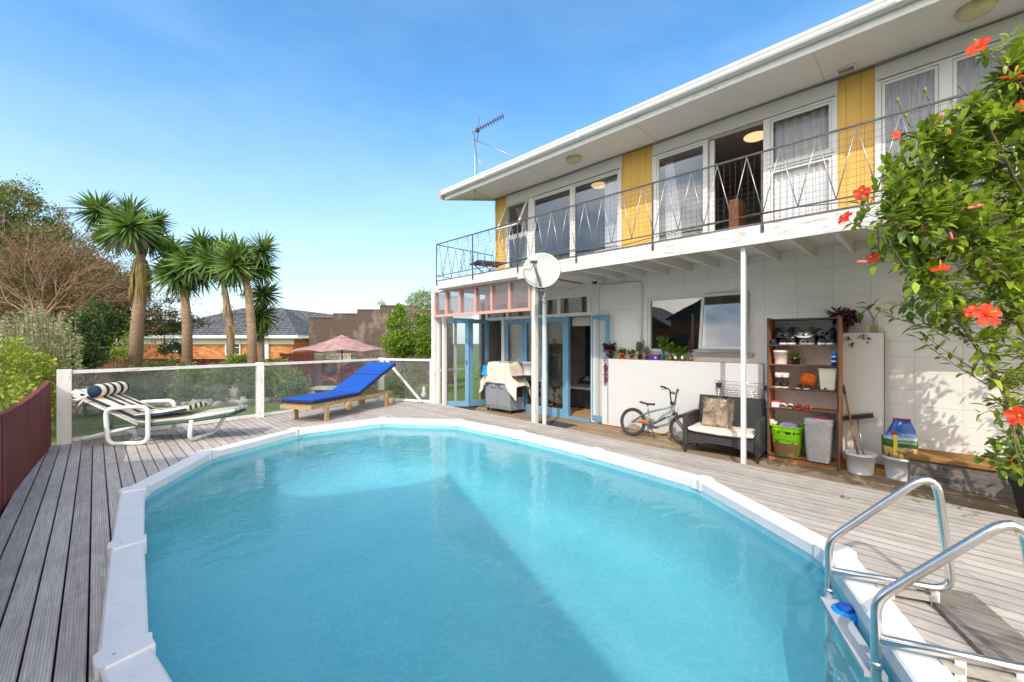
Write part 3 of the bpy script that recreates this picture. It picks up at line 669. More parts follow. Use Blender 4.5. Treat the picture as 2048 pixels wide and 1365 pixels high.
# upper floor wall strips
UT=5.05
up=[('yellow',7.256,7.65),('yellow',3.497,4.118),('yellow',.488,.869),('yellow',-2.1,-1.7)]
for _,a,b in up: hb('yellow_panel',M['yellow'],(XW+.012,XW+.10,a,b,2.86,UT))
hb('header_board',M['white2'],(XW,XW+.1,4.118,7.256,4.79,UT),(XW,XW+.1,.869,3.497,4.80,UT),(XW,XW+.1,-1.7,.488,4.81,UT),(XW,XW+.1,-6,-2.1,2.86,UT))
hb('wall_trim',M['white'],(XW-.015,XW+.1,7.225,7.256,2.86,4.79),(XW-.015,XW+.1,6.40,6.50,2.86,4.79),(XW-.015,XW+.1,4.118,4.15,2.86,4.79),(XW-.015,XW+.1,3.455,3.497,2.86,4.80),(XW-.015,XW+.1,1.69,1.745,2.86,4.80),(XW-.015,XW+.1,.869,.895,2.86,4.80),(XW-.015,XW+.1,.455,.488,2.86,4.81),(XW-.015,XW+.1,-.165,-.112,2.86,4.81),(XW-.015,XW+.1,-.77,-.71,2.86,4.81),(XW-.015,XW+.1,-1.70,-1.66,2.86,4.81))
hb('soffit_batten',M['galv'],(XW-.02,XW-.001,-6,7.65,UT-.02,UT-.002))
def window(y0,y1,z0,z1,fw=.05,glass=None,name='window',xo=0.0):
    X0=XW+xo-.012; f=hb(name,M['white'],(X0,X0+.06,y0,y0+fw*.62,z0,z1),(X0,X0+.06,y1-fw*.62,y1,z0,z1),(X0,X0+.06,y0+fw*.62,y1-fw*.62,z0,z0+fw*.62),(X0,X0+.06,y0+fw*.62,y1-fw*.62,z1-fw*.62,z1))
    a,b,c,d=y0+fw*.62+.004,y1-fw*.62-.004,z0+fw*.62+.004,z1-fw*.62-.004; w_=.032; X1=X0+.016
    sub(f,'sash',M['white'],(X1,X1+.03,a,a+w_,c,d),(X1,X1+.03,b-w_,b,c,d),(X1,X1+.03,a+w_,b-w_,c,c+w_),(X1,X1+.03,a+w_,b-w_,d-w_,d))
    sub(f,'glazing_seal',M['char'],(X1+.02,X1+.024,a-.004,a,c,d),(X1+.02,X1+.024,b,b+.004,c,d))
    sub(f,'pane',glass or M['glass'],(X1+.014,X1+.019,a+w_,b-w_,c+w_,d-w_)); return f
for a,b,z in((4.14,7.24,4.79),(.89,3.47,4.805),(-1.68,.47,4.815)): hb('head_shadow_strip',M['galv'],(XW-.03,XW-.001,a,b,z,z+.006))  # thin dark strips stand in for the shadow line above the window frames
hb('sill_flashing',M['galv'],(XW-.03,XW-.001,4.15,7.22,2.935,2.943))
hb('balcony_deck_edge',M['greywood'],(XB-.012,XB-.0005,-6,8.06,2.905,2.918))
def curtain(parent,y0,y1,z0,z1,x,mat,folds,amp=.035,gather=None,name='curtain'):
    m=MB(); NY=folds*8; NZ=14; vs=[]
    for j in range(NZ+1):
        tz=j/NZ; z=z0+(z1-z0)*tz
        for i in range(NY+1):
            t=i/NY; y=y0+(y1-y0)*t
            if gather: k=gather(tz); y=y0+(y-y0)*k if gather.__name__!='rt' else y1-(y1-y)*k
            vs.append((x+amp*math.sin(t*folds*2*PI+.7*math.sin(z*2.1))*(1-.3*tz)+.01*noise.noise(Vector((y*4,z*3,x))),y,z))
    m.add(vs,[(j*(NY+1)+i,j*(NY+1)+i+1,(j+1)*(NY+1)+i+1,(j+1)*(NY+1)+i) for j in range(NZ) for i in range(NY)],0,True)
    return m.build(name,mat,parent,True)
def tuck(tz): return .42+.58*abs(2*tz-.95)**1.3 if tz>.2 else .62
# window A: low fixed light, awning sash open above, tied curtain
wA=window(6.50,7.225,2.95,4.02,.045); wA2=hb('window',M['white'],(XW,XW+.06,6.50,6.535,4.02,4.79),(XW,XW+.06,7.19,7.225,4.02,4.79),(XW,XW+.06,6.535,7.19,4.745,4.79),(XW,XW+.06,6.535,7.19,4.02,4.06))
sash(wA2,6.51,7.215,4.05,4.77,27,.035,M['glass']); curtain(wA,6.55,7.1,2.95,4.75,XW+.18,M['curtain'],6,.03,tuck)
wB=window(5.27,6.40,2.95,4.78); wB2=window(4.15,5.27,2.95,4.78,.04,xo=.002)
def rt(tz): return .30+.4*(1-tz)
curtain(wB2,4.2,4.6,2.95,4.72,XW+.18,M['lace'],5,.03)
# sliding door bay
wD=window(2.55,3.455,2.93,4.80,.06,None,name='sliding_door'); wD2=hb('sliding_door',M['white'],(XW+.065,XW+.11,2.47,2.545,2.93,4.78))
def lt(tz): return 1-.55*(1-abs(tz-.4)*1.6) if abs(tz-.4)<.62 else 1
curtain(wD,2.85,3.35,2.95,4.70,XW+.2,M['lace'],5,.03,rt)
# window C: awning above, lower light, net curtain
wC=window(.895,1.69,2.95,4.05,.05,M['glass_net']); wC2=window(.895,1.69,4.06,4.80,.05,M['glass_net'],xo=-.003)
curtain(wC2,.95,1.62,4.0,4.75,XW+.12,M['curtain'],6,.03); curtain(wC,.93,1.64,2.96,4.0,XW+.09,M['lace'],9,.02,name='net_curtain')
for a,b in((-.112,.455),(-.71,-.165),(-1.66,-.77)): window(a,b,2.95,4.81,.045,M['obscure'])
# upper rooms
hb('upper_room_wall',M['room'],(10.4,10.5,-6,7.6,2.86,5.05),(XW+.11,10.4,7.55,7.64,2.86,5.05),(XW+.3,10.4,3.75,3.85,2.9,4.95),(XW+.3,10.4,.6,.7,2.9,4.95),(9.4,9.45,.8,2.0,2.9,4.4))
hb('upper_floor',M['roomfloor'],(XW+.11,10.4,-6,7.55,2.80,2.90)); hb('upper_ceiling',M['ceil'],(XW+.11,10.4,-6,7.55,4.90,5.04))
hb('wardrobe',M['pine'],(7.6,8.0,2.25,2.40,2.9,3.9))
for (x,y) in((7.72,5.05),(7.72,2.03)):
    m=MB(); m.lathe([(0,4.865),(.15,4.868),(.17,4.885),(.17,4.90)],(x,y,0),28); m.build('ceiling_lamp',M['lamp'],H,True)
for y0,y1,x,z,c in((5.3,5.9,7.6,3.2,'white'),):
    m=MB(); m.rbox(7.3,7.9,4.35,5.0,2.9,3.38,.08,puff=.2); m.build('pillow_heap',M['ivory'],H,True)
# soffit, fascia, gutter, roof
XG=6.12; YE=8.46
hb('soffit',M['soffit'],(XG+.03,XW-.001,-6,7.66,UT,UT+.02)); 
for y in(5.8,3.4,1.0,-1.4):
    hb('soffit_joint',M['galv'],(XG+.06,XW-.03,y,y+.006,UT-.003,UT-.0005))
hb('fascia_board',M['peel2'],(XG+.005,XG+.029,-6,YE,UT-.05,UT+.16))
m=MB(); prof=[(-.005,0),(-.105,.005),(-.118,.03),(-.105,.06),(-.118,.085),(-.122,.105),(-.108,.115),(-.112,.125),(-.098,.125),(-.098,.02),(-.012,.015),(-.012,.125),(-.002,.125)]
vs=[(XG+x+.004,y,UT+.045+z+.01*0) for y in(-6,YE+.03) for x,z in prof]; k=len(prof); m.add(vs,[(i,(i+1)%k,k+(i+1)%k,k+i) for i in range(k)]+[tuple(range(k))[::-1],tuple(range(k,2*k))]); gt=m.build('gutter',M['gutter'],H,True)
for y in (4.35,6.9,.2): sub(gt,'gutter_joint',M['gutter'],(XG-.122,XG+.004,y,y+.05,UT+.04,UT+.172))
sl=math.tan(R(13)); zr=UT+.16
m=MB(); vs=[(XG-.03,-6,zr),(XG-.03,YE+.02,zr),(11.5,YE+.02,zr+sl*5.4),(11.5,-6,zr+sl*5.4)]; vs+= [(a,b,c-.05) for a,b,c in vs]
m.add(vs,[(0,3,2,1),(4,5,6,7),(0,1,5,4),(1,2,6,5),(2,3,7,6),(3,0,4,7)]); m.build('roof',M['roof'],H,True)
m=MB(); vs=[(XG+.03,7.66,UT+.001),(XG+.03,YE,UT+.001),(11.4,YE,UT+sl*5.28),(11.4,7.66,UT+sl*5.28)]; m.add(vs,[(0,1,2,3)]); m.build('gable_soffit',M['soffit'],H,True)
m=MB(); m.add([(XG+.0,YE,UT-.05),(11.4,YE,UT-.05+sl*5.28),(11.4,YE,UT+.15+sl*5.28),(XG+.0,YE,UT+.15),(XG+.0,YE+.03,UT-.05),(11.4,YE+.03,UT-.05+sl*5.28),(11.4,YE+.03,UT+.15+sl*5.28),(XG+.0,YE+.03,UT+.15)],[(0,1,2,3),(7,6,5,4),(0,4,5,1),(3,2,6,7),(0,3,7,4)]); bb=m.build('barge_board',M['peel2'],H,True)
hb('rusted_gutter_end',M['rust'],(XG-.125,XG+.03,YE+.031,YE+.06,UT-.03,UT+.17))
hb('end_wall',M['yellow'],(XW+.10,10.5,7.66,7.70,2.86,5.05),); m=MB(); m.add([(XW+.1,7.665,5.05),(11.4,7.665,5.05),(11.4,7.665,6.2),(XW+.1,7.665,5.05+sl*.95)],[(0,1,2,3)]); m.build('gable_wall',M['white2'],H,True)
for px,(x,y) in enumerate(((6.55,4.85),(6.6,-.35))):
    m=MB(); m.lathe([(.155,UT-.003),(.155,UT-.02)],(x,y,0),28); m.lathe([(.15,UT-.02),(.14,UT-.055),(.10,UT-.085),(.0,UT-.10)],(x,y,0),28); m.build('soffit_lamp',M['lampglass'],H,True)
v=hb('soffit_vent',M['white2'],(6.82,6.96,.66,.86,UT-.025,UT-.001)); sub(v,'vent_grille',M['galv'],(6.84,6.94,.68,.84,UT-.03,UT-.0255))
# eave cable and corner drop
m=MB(); pts=[Vector((XW-.03-.02*math.sin(k*.9),7.62-k*.36,UT-.03-.012*abs(math.sin(k*.7)))) for k in range(26)]; m.tube(pts,.005,5); m.tube([(XG+.05,7.4,UT-.06),(6.5,7.5,UT-.06),(7.0,7.62,UT-.02),(XW-.02,7.6,4.6),(XW-.02,7.55,3.6)],.004,5); m.build('eave_cable',M['iron'],H,True)
# balcony
hb('balcony_floor',M['concrete'],(XB+.045,XW-.001,-6,8.05,2.83,2.90),(XW,7.5,7.71,8.05,2.83,2.90))
hb('balcony_beam',M['peel'],(XB,XB+.04,-6,2.02,2.675,2.915),(XB+.001,XB+.041,2.023,5.45,2.68,2.912),(XB,XB+.04,5.453,8.06,2.72,2.915)); hb('balcony_end_beam',M['peel2'],(XB+.041,7.5,8.02,8.06,2.70,2.915))
for k in range(30):
    y=4.47-k*.42
    if y<-5.9: break
    hb('joist',M['white2'],(XB+.042,XW-.002,y,y+.045,2.67,2.80))
hb('balcony_ceiling',M['white2'],(XB+.042,XW-.002,-6,8.0,2.80,2.828)); hb('patio_soffit',M['white2'],(XB+.043,XW-.002,4.66,8.0,2.700,2.722)); hb('rusty_batten',M['browncap'],(XB+.25,XW-.004,5.00,5.035,2.68,2.6985))
RZ=3.75
rl=hb('balcony_railing',M['iron'],(XB-.022,XB-.002,-6,8.06,RZ-.012,RZ+.008),(XB-.018,XB-.004,-6,8.06,3.01,3.025),(XB,7.35,8.045,8.062,RZ-.012,RZ+.006),(XB,7.35,8.047,8.06,3.01,3.024))
for y in(8.056,6.756,5.441,4.10,2.77,1.397,.003,-1.4,-2.8):
    m=MB(); m.box(XB-.020,XB-.004,y-.010,y+.010,2.84,RZ-.012); m.box(XB-.012,XB-.001,y-.018,y+.018,2.80,2.88); m.build('post',M['iron'],rl,True)
pk_=[8.056,7.631,7.284,6.938,6.61,6.254,5.9,5.62,5.28,4.955,4.62,4.284,3.931,3.603,3.26,2.93,2.58,2.23,1.903,1.563,1.218,.869,.533,.2,-.14,-.48,-.82,-1.2,-1.6,-2.0]
for a,b in zip(pk_,pk_[1:]):
    m=MB(); mid=(a+b)/2
    m.tube([(XB-.011,a,RZ-.012),(XB-.011,mid,3.02)],.0055,6); m.tube([(XB-.011,mid,3.02),(XB-.011,b,RZ-.012)],.0055,6); m.build('zigzag_bar',M['galv'],rl,True)
xs_=[5.66+k*.235 for k in range(8)]
for a,b in zip(xs_,xs_[1:]):
    m=MB(); mid=(a+b)/2; m.tube([(a,8.053,RZ-.01),(mid,8.053,3.02)],.0055,6); m.tube([(mid,8.053,3.02),(b,8.053,RZ-.01)],.0055,6); m.build('zigzag_bar',M['iron'],rl,True)
m=MB(); wr=.0016
y=7.2
while y>-3.0:
    o=.006*math.sin(y*9); m.tube([(XB+.006+o,y,2.93),(XB+.006-o,y+.006*math.sin(y*31),3.3),(XB+.004,y,RZ-.02)],wr,3,caps=False,sm=False); y-=.068
for k in range(12):
    z=2.95+k*.07; m.tube([(XB+.007+.008*math.sin(j*1.3+k),7.2-j*.5,z+.006*math.sin(j*2.1+k)) for j in range(21)],wr,3,caps=False,sm=False)
m.build('wire_mesh',M['iron'],rl,True)
m=MB(); m.tube([(XB-.03,6.0-j*.45,2.99+.035*math.sin(j*.8)-.02*(j%3==0)) for j in range(20)],.006,5); m.build('railing_cable',M['iron'],rl,True)
# posts
m=MB(); m.box(5.66,5.71,1.60,1.65,-.11,2.674); m.build('steel_post',M['gutter'],H,True)
m=MB(); m.box(5.81,5.90,5.20,5.29,-.11,2.70); m.build('timber_post',M['peelv'],H,True)
m=MB(); m.box(5.80,5.85,4.96,5.01,-.11,2.67); m.build('steel_post',M['gutter'],H,True)
m=MB(); m.box(5.80,5.92,8.46,8.58,-.11,2.73); m.build('timber_post',M['peelv'],H,True)
hb('timber_post',M['peel2'],(5.95,6.03,8.27,8.35,-.11,2.12))
# pink mesh hood over the doors
pk2=hb('pink_hood',M['pink'],(5.78,5.83,5.30,8.46,2.085,2.145),(5.78,5.83,5.30,8.46,2.665,2.698))
for y in(8.42,7.96,7.45,6.91,6.39,5.86,5.32): sub(pk2,'mullion',M['pink'],(5.775,5.90,y-.025,y+.025,2.1455,2.6645))
def m_mesh():
    g=G('pink_insect_mesh'); t=g.n('ShaderNodeBsdfTransparent'); d=g.n('ShaderNodeBsdfDiffuse'); d.inputs[0].default_value=(.30,.20,.20,1); gl=g.n('ShaderNodeBsdfGlossy'); gl.inputs['Roughness'].default_value=.02
    a=g.n('ShaderNodeMixShader'); a.inputs[0].default_value=.32; g.l(t.outputs[0],a.inputs[1]); g.l(d.outputs[0],a.inputs[2]); b=g.n('ShaderNodeMixShader'); g.l(sfres(g,.05),b.inputs[0]); g.l(a.outputs[0],b.inputs[1]); g.l(gl.outputs[0],b.inputs[2]); return g.done(b.outputs[0])
M['pmesh']=m_mesh(); sub(pk2,'hood_screen',M['pmesh'],(5.815,5.818,5.34,8.40,2.146,2.664))
hb('hood_ceiling',M['white2'],(5.90,XW-.005,5.2,8.4,2.05,2.08)) if False else None
# transom windows over the doors and header
tr=hb('transom_window',M['peel2'],(XW-.02,XW+.06,4.78,8.0,2.03,2.10),(XW-.02,XW+.06,4.78,8.0,2.42,2.699))
for y in(4.84,5.62,6.40,7.2,7.95): sub(tr,'mullion',M['peel2'],(XW-.021,XW+.05,y-.04,y+.04,2.101,2.419))
sub(tr,'pane',M['glass'],(XW+.02,XW+.026,4.8,8.0,2.101,2.419))
# blue doors in the back wall
def leaf_door(y0,y1,hinge=None,ang=0,name='blue_door',glass=None,x=XW,z0=-.06,z1=2.02,handle=False,fw=.085):
    m=MB(); T=Matrix.Identity(4)
    if hinge is not None: T=Matrix.Translation((x,hinge,0))@Matrix.Rotation(R(ang),4,'Z')@Matrix.Translation((-x,-hinge,0))
    for b in((x-.02,x+.02,y0,y0+fw,z0,z1),(x-.02,x+.02,y1-fw,y1,z0,z1),(x-.02,x+.02,y0+fw,y1-fw,z0,z0+fw*1.5),(x-.02,x+.02,y0+fw,y1-fw,z1-fw,z1)): m.box(*b,M=T)
    o=m.build(name,M['blue'],H,True); m=MB(); m.box(x-.004,x+.004,y0+fw,y1-fw,z0+fw*1.5,z1-fw,M=T); m.build('pane',glass or M['glass_clear'],o,True)
    if handle:
        m=MB(); yy=handle; m.box(x-.04,x-.021,yy-.012,yy+.012,.86,1.10,M=T); m.tube([T@Vector((x-.04,yy,1.0)),T@Vector((x-.07,yy,1.0)),T@Vector((x-.07,yy-.09,1.0))],.007,6); m.build('handle',M['iron'],o,True)
    return o
leaf_door(6.66,7.26); leaf_door(6.03,6.65); leaf_door(5.42,6.02)
leaf_door(4.30,4.80,hinge=4.80,ang=-14,handle=4.35,glass=M['glass_clear'],fw=.07)
hb('door_frame',M['blue'],(XW-.03,XW+.05,4.80,8.0,2.022,2.028),(XW-.03,XW+.05,5.36,5.415,-.1,2.02),(XW-.05,XW+.05,4.80,7.3,-.105,-.062))
hb('white_post',M['white'],(XW-.04,XW+.05,7.28,7.38,-.1,2.03))
# end wall of the porch: two half folded blue leaves, white framed glazing beyond
def angled_leaf(a,b,name='folding_door'):
    a=Vector((*a,0)); b=Vector((*b,0)); d=(b-a); Ln=d.length; ang=math.atan2(d.y,d.x); T=Matrix.Translation(a)@Matrix.Rotation(ang,4,'Z'); m=MB(); fw=.09; z0,z1=-.07,2.05
    for q in((0,fw,-.02,.02,z0,z1),(Ln-fw,Ln,-.02,.02,z0,z1),(fw,Ln-fw,-.02,.02,z0,z0+.13),(fw,Ln-fw,-.02,.02,z1-.1,z1)): m.box(*q,M=T)
    o=m.build(name,M['blue'],H,True); m=MB(); m.box(fw,Ln-fw,-.004,.004,z0+.13,z1-.1,M=T); m.build('pane',M['glass_clear'],o,True)
    m=MB(); p=T@Vector((Ln-.05,-.05,.95)); m.tube([p,p+Vector((0,0,.12))],.01,6); m.build('handle',M['iron'],o,True); return o
angled_leaf((6.02,8.38),(6.42,7.90)); angled_leaf((6.44,7.90),(7.0,7.84))
ew=hb('porch_end_window',M['white'],(5.92,XW,8.44,8.50,-.1,-.02),(5.92,XW,8.44,8.50,2.0,2.10),(5.92,XW,8.445,8.495,.78,.83),(6.93,6.99,8.44,8.50,-.02,2.0),(6.42,6.47,8.44,8.50,-.02,2.0),(5.92,5.97,8.44,8.50,-.02,2.0))
sub(ew,'pane',M['glass_clear'],(5.97,6.93,8.468,8.472,-.02,2.0))
sub(ew,'upper_pane',M['glass'],(5.92,XW,8.468,8.472,2.10,2.66))
# living room behind the doors
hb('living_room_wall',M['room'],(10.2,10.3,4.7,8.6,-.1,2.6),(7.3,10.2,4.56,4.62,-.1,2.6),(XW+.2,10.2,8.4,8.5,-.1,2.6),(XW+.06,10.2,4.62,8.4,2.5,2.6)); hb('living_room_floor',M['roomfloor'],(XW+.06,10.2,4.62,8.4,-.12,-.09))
hb('inner_door',M['char'],(10.12,10.19,6.3,7.1,-.08,1.95)); hb('roller_blind',M['blind'],(XW+.09,XW+.095,6.70,7.22,.55,1.93)); hb('roller_blind',M['blind'],(XW+.09,XW+.095,6.08,6.60,.60,1.93)); hb('roller_blind',M['blind'],(XW+.10,XW+.105,4.86,5.34,1.83,2.02))
m=MB(); m.rbox(8.2,8.9,5.4,6.3,-.09,.36,.06); m.build('ottoman',M['char'],H,True); m=MB(); m.rbox(8.15,8.95,5.35,6.35,.36,.42,.03); m.build('tablecloth',M['ivory'],H,True)
m=MB(); m.rbox(9.0,9.6,4.9,6.6,-.09,.55,.12); m.rbox(9.4,9.9,4.9,6.6,.3,.9,.12); m.build('sofa',M['char'],H,True)
def m_throw():
    g=G('patterned_throw'); v=g.n('ShaderNodeTexVoronoi'); v.inputs['Scale'].default_value=6; g.l(g.coord(),v.inputs['Vector']); s=g.n('ShaderNodeSeparateXYZ'); g.l(v.outputs['Color'],s.inputs[0])
    c=g.ramp(s.outputs[0],[(0,srgb(226,220,212)),(.45,srgb(206,96,36)),(.7,srgb(60,56,58)),(.8,srgb(214,206,198))]); c.node.color_ramp.interpolation='CONSTANT'; return g.done(g.bsdf(c,.9))
M['throw']=m_throw(); m=MB(); m.rbox(8.97,9.5,5.0,6.4,.48,.60,.05,puff=.3); m.build('throw_blanket',M['throw'],H,True); m=MB(); m.rbox(7.9,8.5,6.5,7.0,-.08,.38,.05); m.build('floor_cushion',M['throw'],H,True)
# downpipe and pipe run on the lower wall
m=MB(); m.tube(fillet([(XW-.03,4.55,2.60),(XW-.03,3.70,2.585),(XW-.03,3.70,1.24)],.06),.02,8); m.build('downpipe',M['white2'],H,True)
# ------------------------------------------------------------ foliage builders
def rdir():
    z=random.uniform(-1,1); a=random.uniform(0,2*PI); r=math.sqrt(1-z*z); return Vector((r*math.cos(a),r*math.sin(a),z))
def clumps(mb,blobs,ncl,nl,size,cl=.3,mi=0,asp=.5,hollow=.55,flat=1.0,updir=.3):
    tot=sum(b[1][0]*b[1][1]+b[1][1]*b[1][2] for b in blobs)
    for c,r in blobs:
        c=Vector(c); k=int(ncl*(r[0]*r[1]+r[1]*r[2])/tot)+1
        for _ in range(k):
            d=rdir(); rad=hollow+(1-hollow)*random.random()**.6
            bump_=1+.22*noise.noise(d*2.3+c)
            p=c+Vector((d.x*r[0],d.y*r[1],d.z*r[2]))*rad*bump_; cs=cl*random.uniform(.55,1.25)
            for _ in range(nl):
                q=p+rdir()*cs*random.random()**.5*Vector((1,1,flat)).length/1.73; q=Vector((q.x,q.y,p.z+(q.z-p.z)*flat))
                ld=(rdir()+d*.5+Vector((0,0,updir))).normalized(); a,b=frame_of(ld); th=random.uniform(0,PI); s=a*math.cos(th)+b*math.sin(th); l=size*random.uniform(.6,1.3)
                mb.quadleaf(q,ld,s,l,l*asp,mi)
def limb(mb,a,b,r0,r1,wob=.1,n=5,seg=6):
    a=Vector(a);b=Vector(b); pts=[]; L_=(b-a).length; ph=random.uniform(0,9)
    for i in range(n+1):
        t=i/n; pts.append(a.lerp(b,t)+Vector((noise.noise(Vector((t*3,ph,0))),noise.noise(Vector((t*3,ph,5))),noise.noise(Vector((t*3,ph,9)))))*wob*L_*math.sin(t*PI))
    mb.tube(pts,[r0+(r1-r0)*i/n for i in range(n+1)],seg); return pts
def tree(name,label,cat,base,blobs,leafmat,ncl,nl,size,trunk=.15,cl=.35,group=None,asp=.5,flat=1,hollow=.5,bark=None):
    base=Vector(base); t=thing(name,label,cat,base,group=group)
    m=MB(); 
    c0=Vector(blobs[0][0]); fork=base.lerp(Vector((c0.x,c0.y,c0.z-blobs[0][1][2]*.3)),.6); limb(m,base,fork,trunk,trunk*.7,.05)
    for c,r in blobs:
        for _ in range(3):
            e=Vector(c)+Vector((random.uniform(-.6,.6)*r[0],random.uniform(-.6,.6)*r[1],random.uniform(-.2,.6)*r[2])); limb(m,fork,e,trunk*.5,trunk*.08,.12)
    m.build('trunk',bark or M['bark'],t,True)
    m=MB(); clumps(m,blobs,ncl,nl,size,cl,asp=asp,flat=flat,hollow=hollow); m.build('crown',leafmat,t,True); return t
GZ=-.45
# dark tree far left, with autumn toned lower crown
def blob(px,py,t,rx,rz,ry=None): return (tuple(at(px,py,t)),(rx,ry or rx,rz))
tree('broadleaf_tree','large dense dark olive tree rising at the far left edge behind the bare tree','tree',Vector((*at(30,700,27).xy,-.5)),[blob(20,450,27,2.7,2.7),blob(-60,470,27,3,3.3),blob(90,520,27,2.4,2.4),blob(120,570,27,2.6,1.7),blob(20,590,27,3,2.2),blob(200,570,27.5,2.0,1.5)],M['olive'],1700,40,.17,.3,.6,hollow=.6)
tree('autumn_tree','brown leaved autumn tree spreading behind the bare twigs at left','tree',Vector((*at(150,700,24).xy,-.5)),[blob(120,530,24,1.9,1.3),blob(180,560,24,2.0,1.3),blob(60,545,24,1.8,1.4),blob(235,590,24,1.6,1.1),blob(150,620,24,2.6,1.0),blob(30,610,23,2,1.3)],M['autumn'],900,34,.13,.2,.5,hollow=.35)
# bare tree: recursive twigs
def bare(mb,lf,p,d,L_,r,dep):
    n=4; pts=[p]; q=p; dd_=d
    for i in range(n):
        dd_=(dd_+rdir()*.16+Vector((0,0,.03))).normalized(); q=q+dd_*L_/n; pts.append(q)
    mb.tube(pts,[r*(1-.45*i/n) for i in range(n+1)],4 if dep>1 else 6,caps=False)
    if dep>=5:
        for _ in range(3):
            if random.random()<.5:
                s=pts[random.randint(1,4)]; ld=rdir(); a,b=frame_of(ld); lf.quadleaf(s,ld,a,.10,.055,0)
        return
    k=random.randint(3,4) if dep<4 else 3
    for j in range(k):
        s=pts[random.randint(2,4)] if j else pts[-1]
        nd=(dd_+rdir()*(.75 if dep else .95)).normalized()
        if dep<2: nd=(nd+Vector((0,0,.12))).normalized()
        bare(mb,lf,s,nd,L_*random.uniform(.58,.8),r*.55,dep+1)
bt=thing('bare_tree','leafless tangled pinkish brown tree with pale limbs at the left edge','tree',(*at(70,700,15).xy,GZ))
mb=MB(); lf=MB(); b0=Vector((*at(70,700,15).xy,GZ)); top=at(75,645,15); mb.tube([b0,b0.lerp(top,.5)+Vector((.05,0,0)),top],[.12,.09,.07],8)
RT=Vector((1,-1,0))/S2
for d in((RT*.9+Vector((0,0,.45))),(RT*.75+Vector((0,0,.9))),(RT*.3+Vector((0,0,1.2))),(RT*-.2+Vector((0,0,1.2))),(RT*-.7+Vector((0,0,1))),(RT*-.9+Vector((0,0,.5))),(RT*.5+Vector((.3,.3,.8))),(RT*1.0+Vector((0,0,.15))),(RT*1.1+Vector((0,0,.30))),(RT*.1+Vector((0,0,1.3)))):
    bare(mb,lf,top,d.normalized(),random.uniform(1.35,1.85),.034,1)
mb.build('branches',M['barebark'],bt,True); lf.build('leaves',M['autumn'],bt,True)
# low spreading tree with horizontal limbs crossing the palm trunks
st=thing('spreading_tree','low spreading tree with lichen pale horizontal limbs and sparse brown leaves beside the first yucca','tree',(*at(150,700,17).xy,GZ))
mb=MB(); lf=MB(); b0=Vector((*at(150,700,17).xy,GZ)); f=at(160,640,17); mb.tube([b0,f],[.15,.11],7)
for (x,y,t,r) in((330,545,16.5,.05),(360,600,17.5,.045),(390,640,17,.05),(320,660,16,.045),(290,590,17,.05),(250,560,17.5,.05),(400,650,18,.04),(345,625,16.2,.045),(220,600,16.5,.05)):
    pts=limb(mb,f,at(x,y,t),r,.012,.12,8,5)
    for s in pts[2:]:
        for _ in range(6):
            e=s+rdir()*random.uniform(.3,.9)*Vector((1,1,.4)).normalized().length; e.z=s.z+(e.z-s.z)*.55; tw=limb(mb,s,e,.012,.004,.15,3,3)
            for w_ in tw:
                for _ in range(8):
                    ld=rdir(); a,b=frame_of(ld); lf.quadleaf(w_+rdir()*.13,ld,a,random.uniform(.06,.11),.05,0)
mb.build('branches',M['barebark'],st,True); lf.build('leaves',M['autumn'],st,True)
# yucca trees
def rosette(mb,c,rad,axis,n,mi=0,wd=.088,lo=-.75):
    axis=Vector(axis).normalized(); a,b=frame_of(axis)
    for i in range(n):
        z=lo+(1-lo)*((i+.5)/n); z=max(-1,min(1,z+random.uniform(-.06,.06))); ph=i*2.399963+random.uniform(-.15,.15); r=math.sqrt(max(0,1-z*z))
        d=(axis*z+a*math.cos(ph)*r+b*math.sin(ph)*r).normalized(); L_=rad*1.12*random.uniform(.70,1.14); s,nn=frame_of(d,axis if abs(z)<.95 else a)
        droop=Vector((0,0,-1))*L_*(.10+.12*max(0,-z)); p0=c+d*.05; p1=c+d*L_*.5+droop*.25; p2=c+d*L_+droop; w_=wd*random.uniform(.8,1.1)
        e=nn*w_*.22
        mb.add([p0-s*w_*.35,p0+s*w_*.35,p1-s*w_*.5+e,p1,p1+s*w_*.5+e,p2],[(0,1,3,2),(1,4,3),(2,3,5),(3,4,5)],mi,False)
def yucca(base_px,t,path,heads,label,r0,dry=()):
    b=at(base_px[0],base_px[1],t); base=Vector((b.x,b.y,GZ)); T=thing('yucca_tree',label,'yucca tree',base,group='yucca trees behind the hedge')
    m=MB(); pts=[base]+[at(x,y,t) for x,y in path]; n=len(pts); m.tube(pts,[r0*(1.05-.35*i/(n-1)) for i in range(n)],12)
    for h in heads:
        if len(h)>4 and h[4]: m.tube([pts[-1],at(h[0],h[1],h[2])],[r0*.6,r0*.45],8)
    m.build('trunk',M['yuccatrunk'],T,True)
    for h in heads:
        m=MB(); ax=h[5] if len(h)>5 else (0,0,1); rosette(m,at(h[0],h[1],h[2]),h[3],ax,int(135*(h[3]/.8)**.8)); m.build('leaf_head',M['yucca'],T,True)
    if dry:
        m=MB()
        for (x,y,n,L_) in dry:
            c=at(x,y,t)
            for k in range(n):
                a=random.uniform(0,2*PI); o=Vector((math.cos(a),math.sin(a),0)); p=c+o*r0*.9; q=p+o*.12+Vector((0,0,-L_*random.uniform(.6,1))); s=Vector((-o.y,o.x,0))*.022; mid=p.lerp(q,.45)+o*.06
                m.add([p-s,p+s,mid-s,mid+s,q],[(0,1,3,2),(2,3,4)])
        m.build('dry_leaves',M['yuccadry'],T,True)
    return T
rr=RT
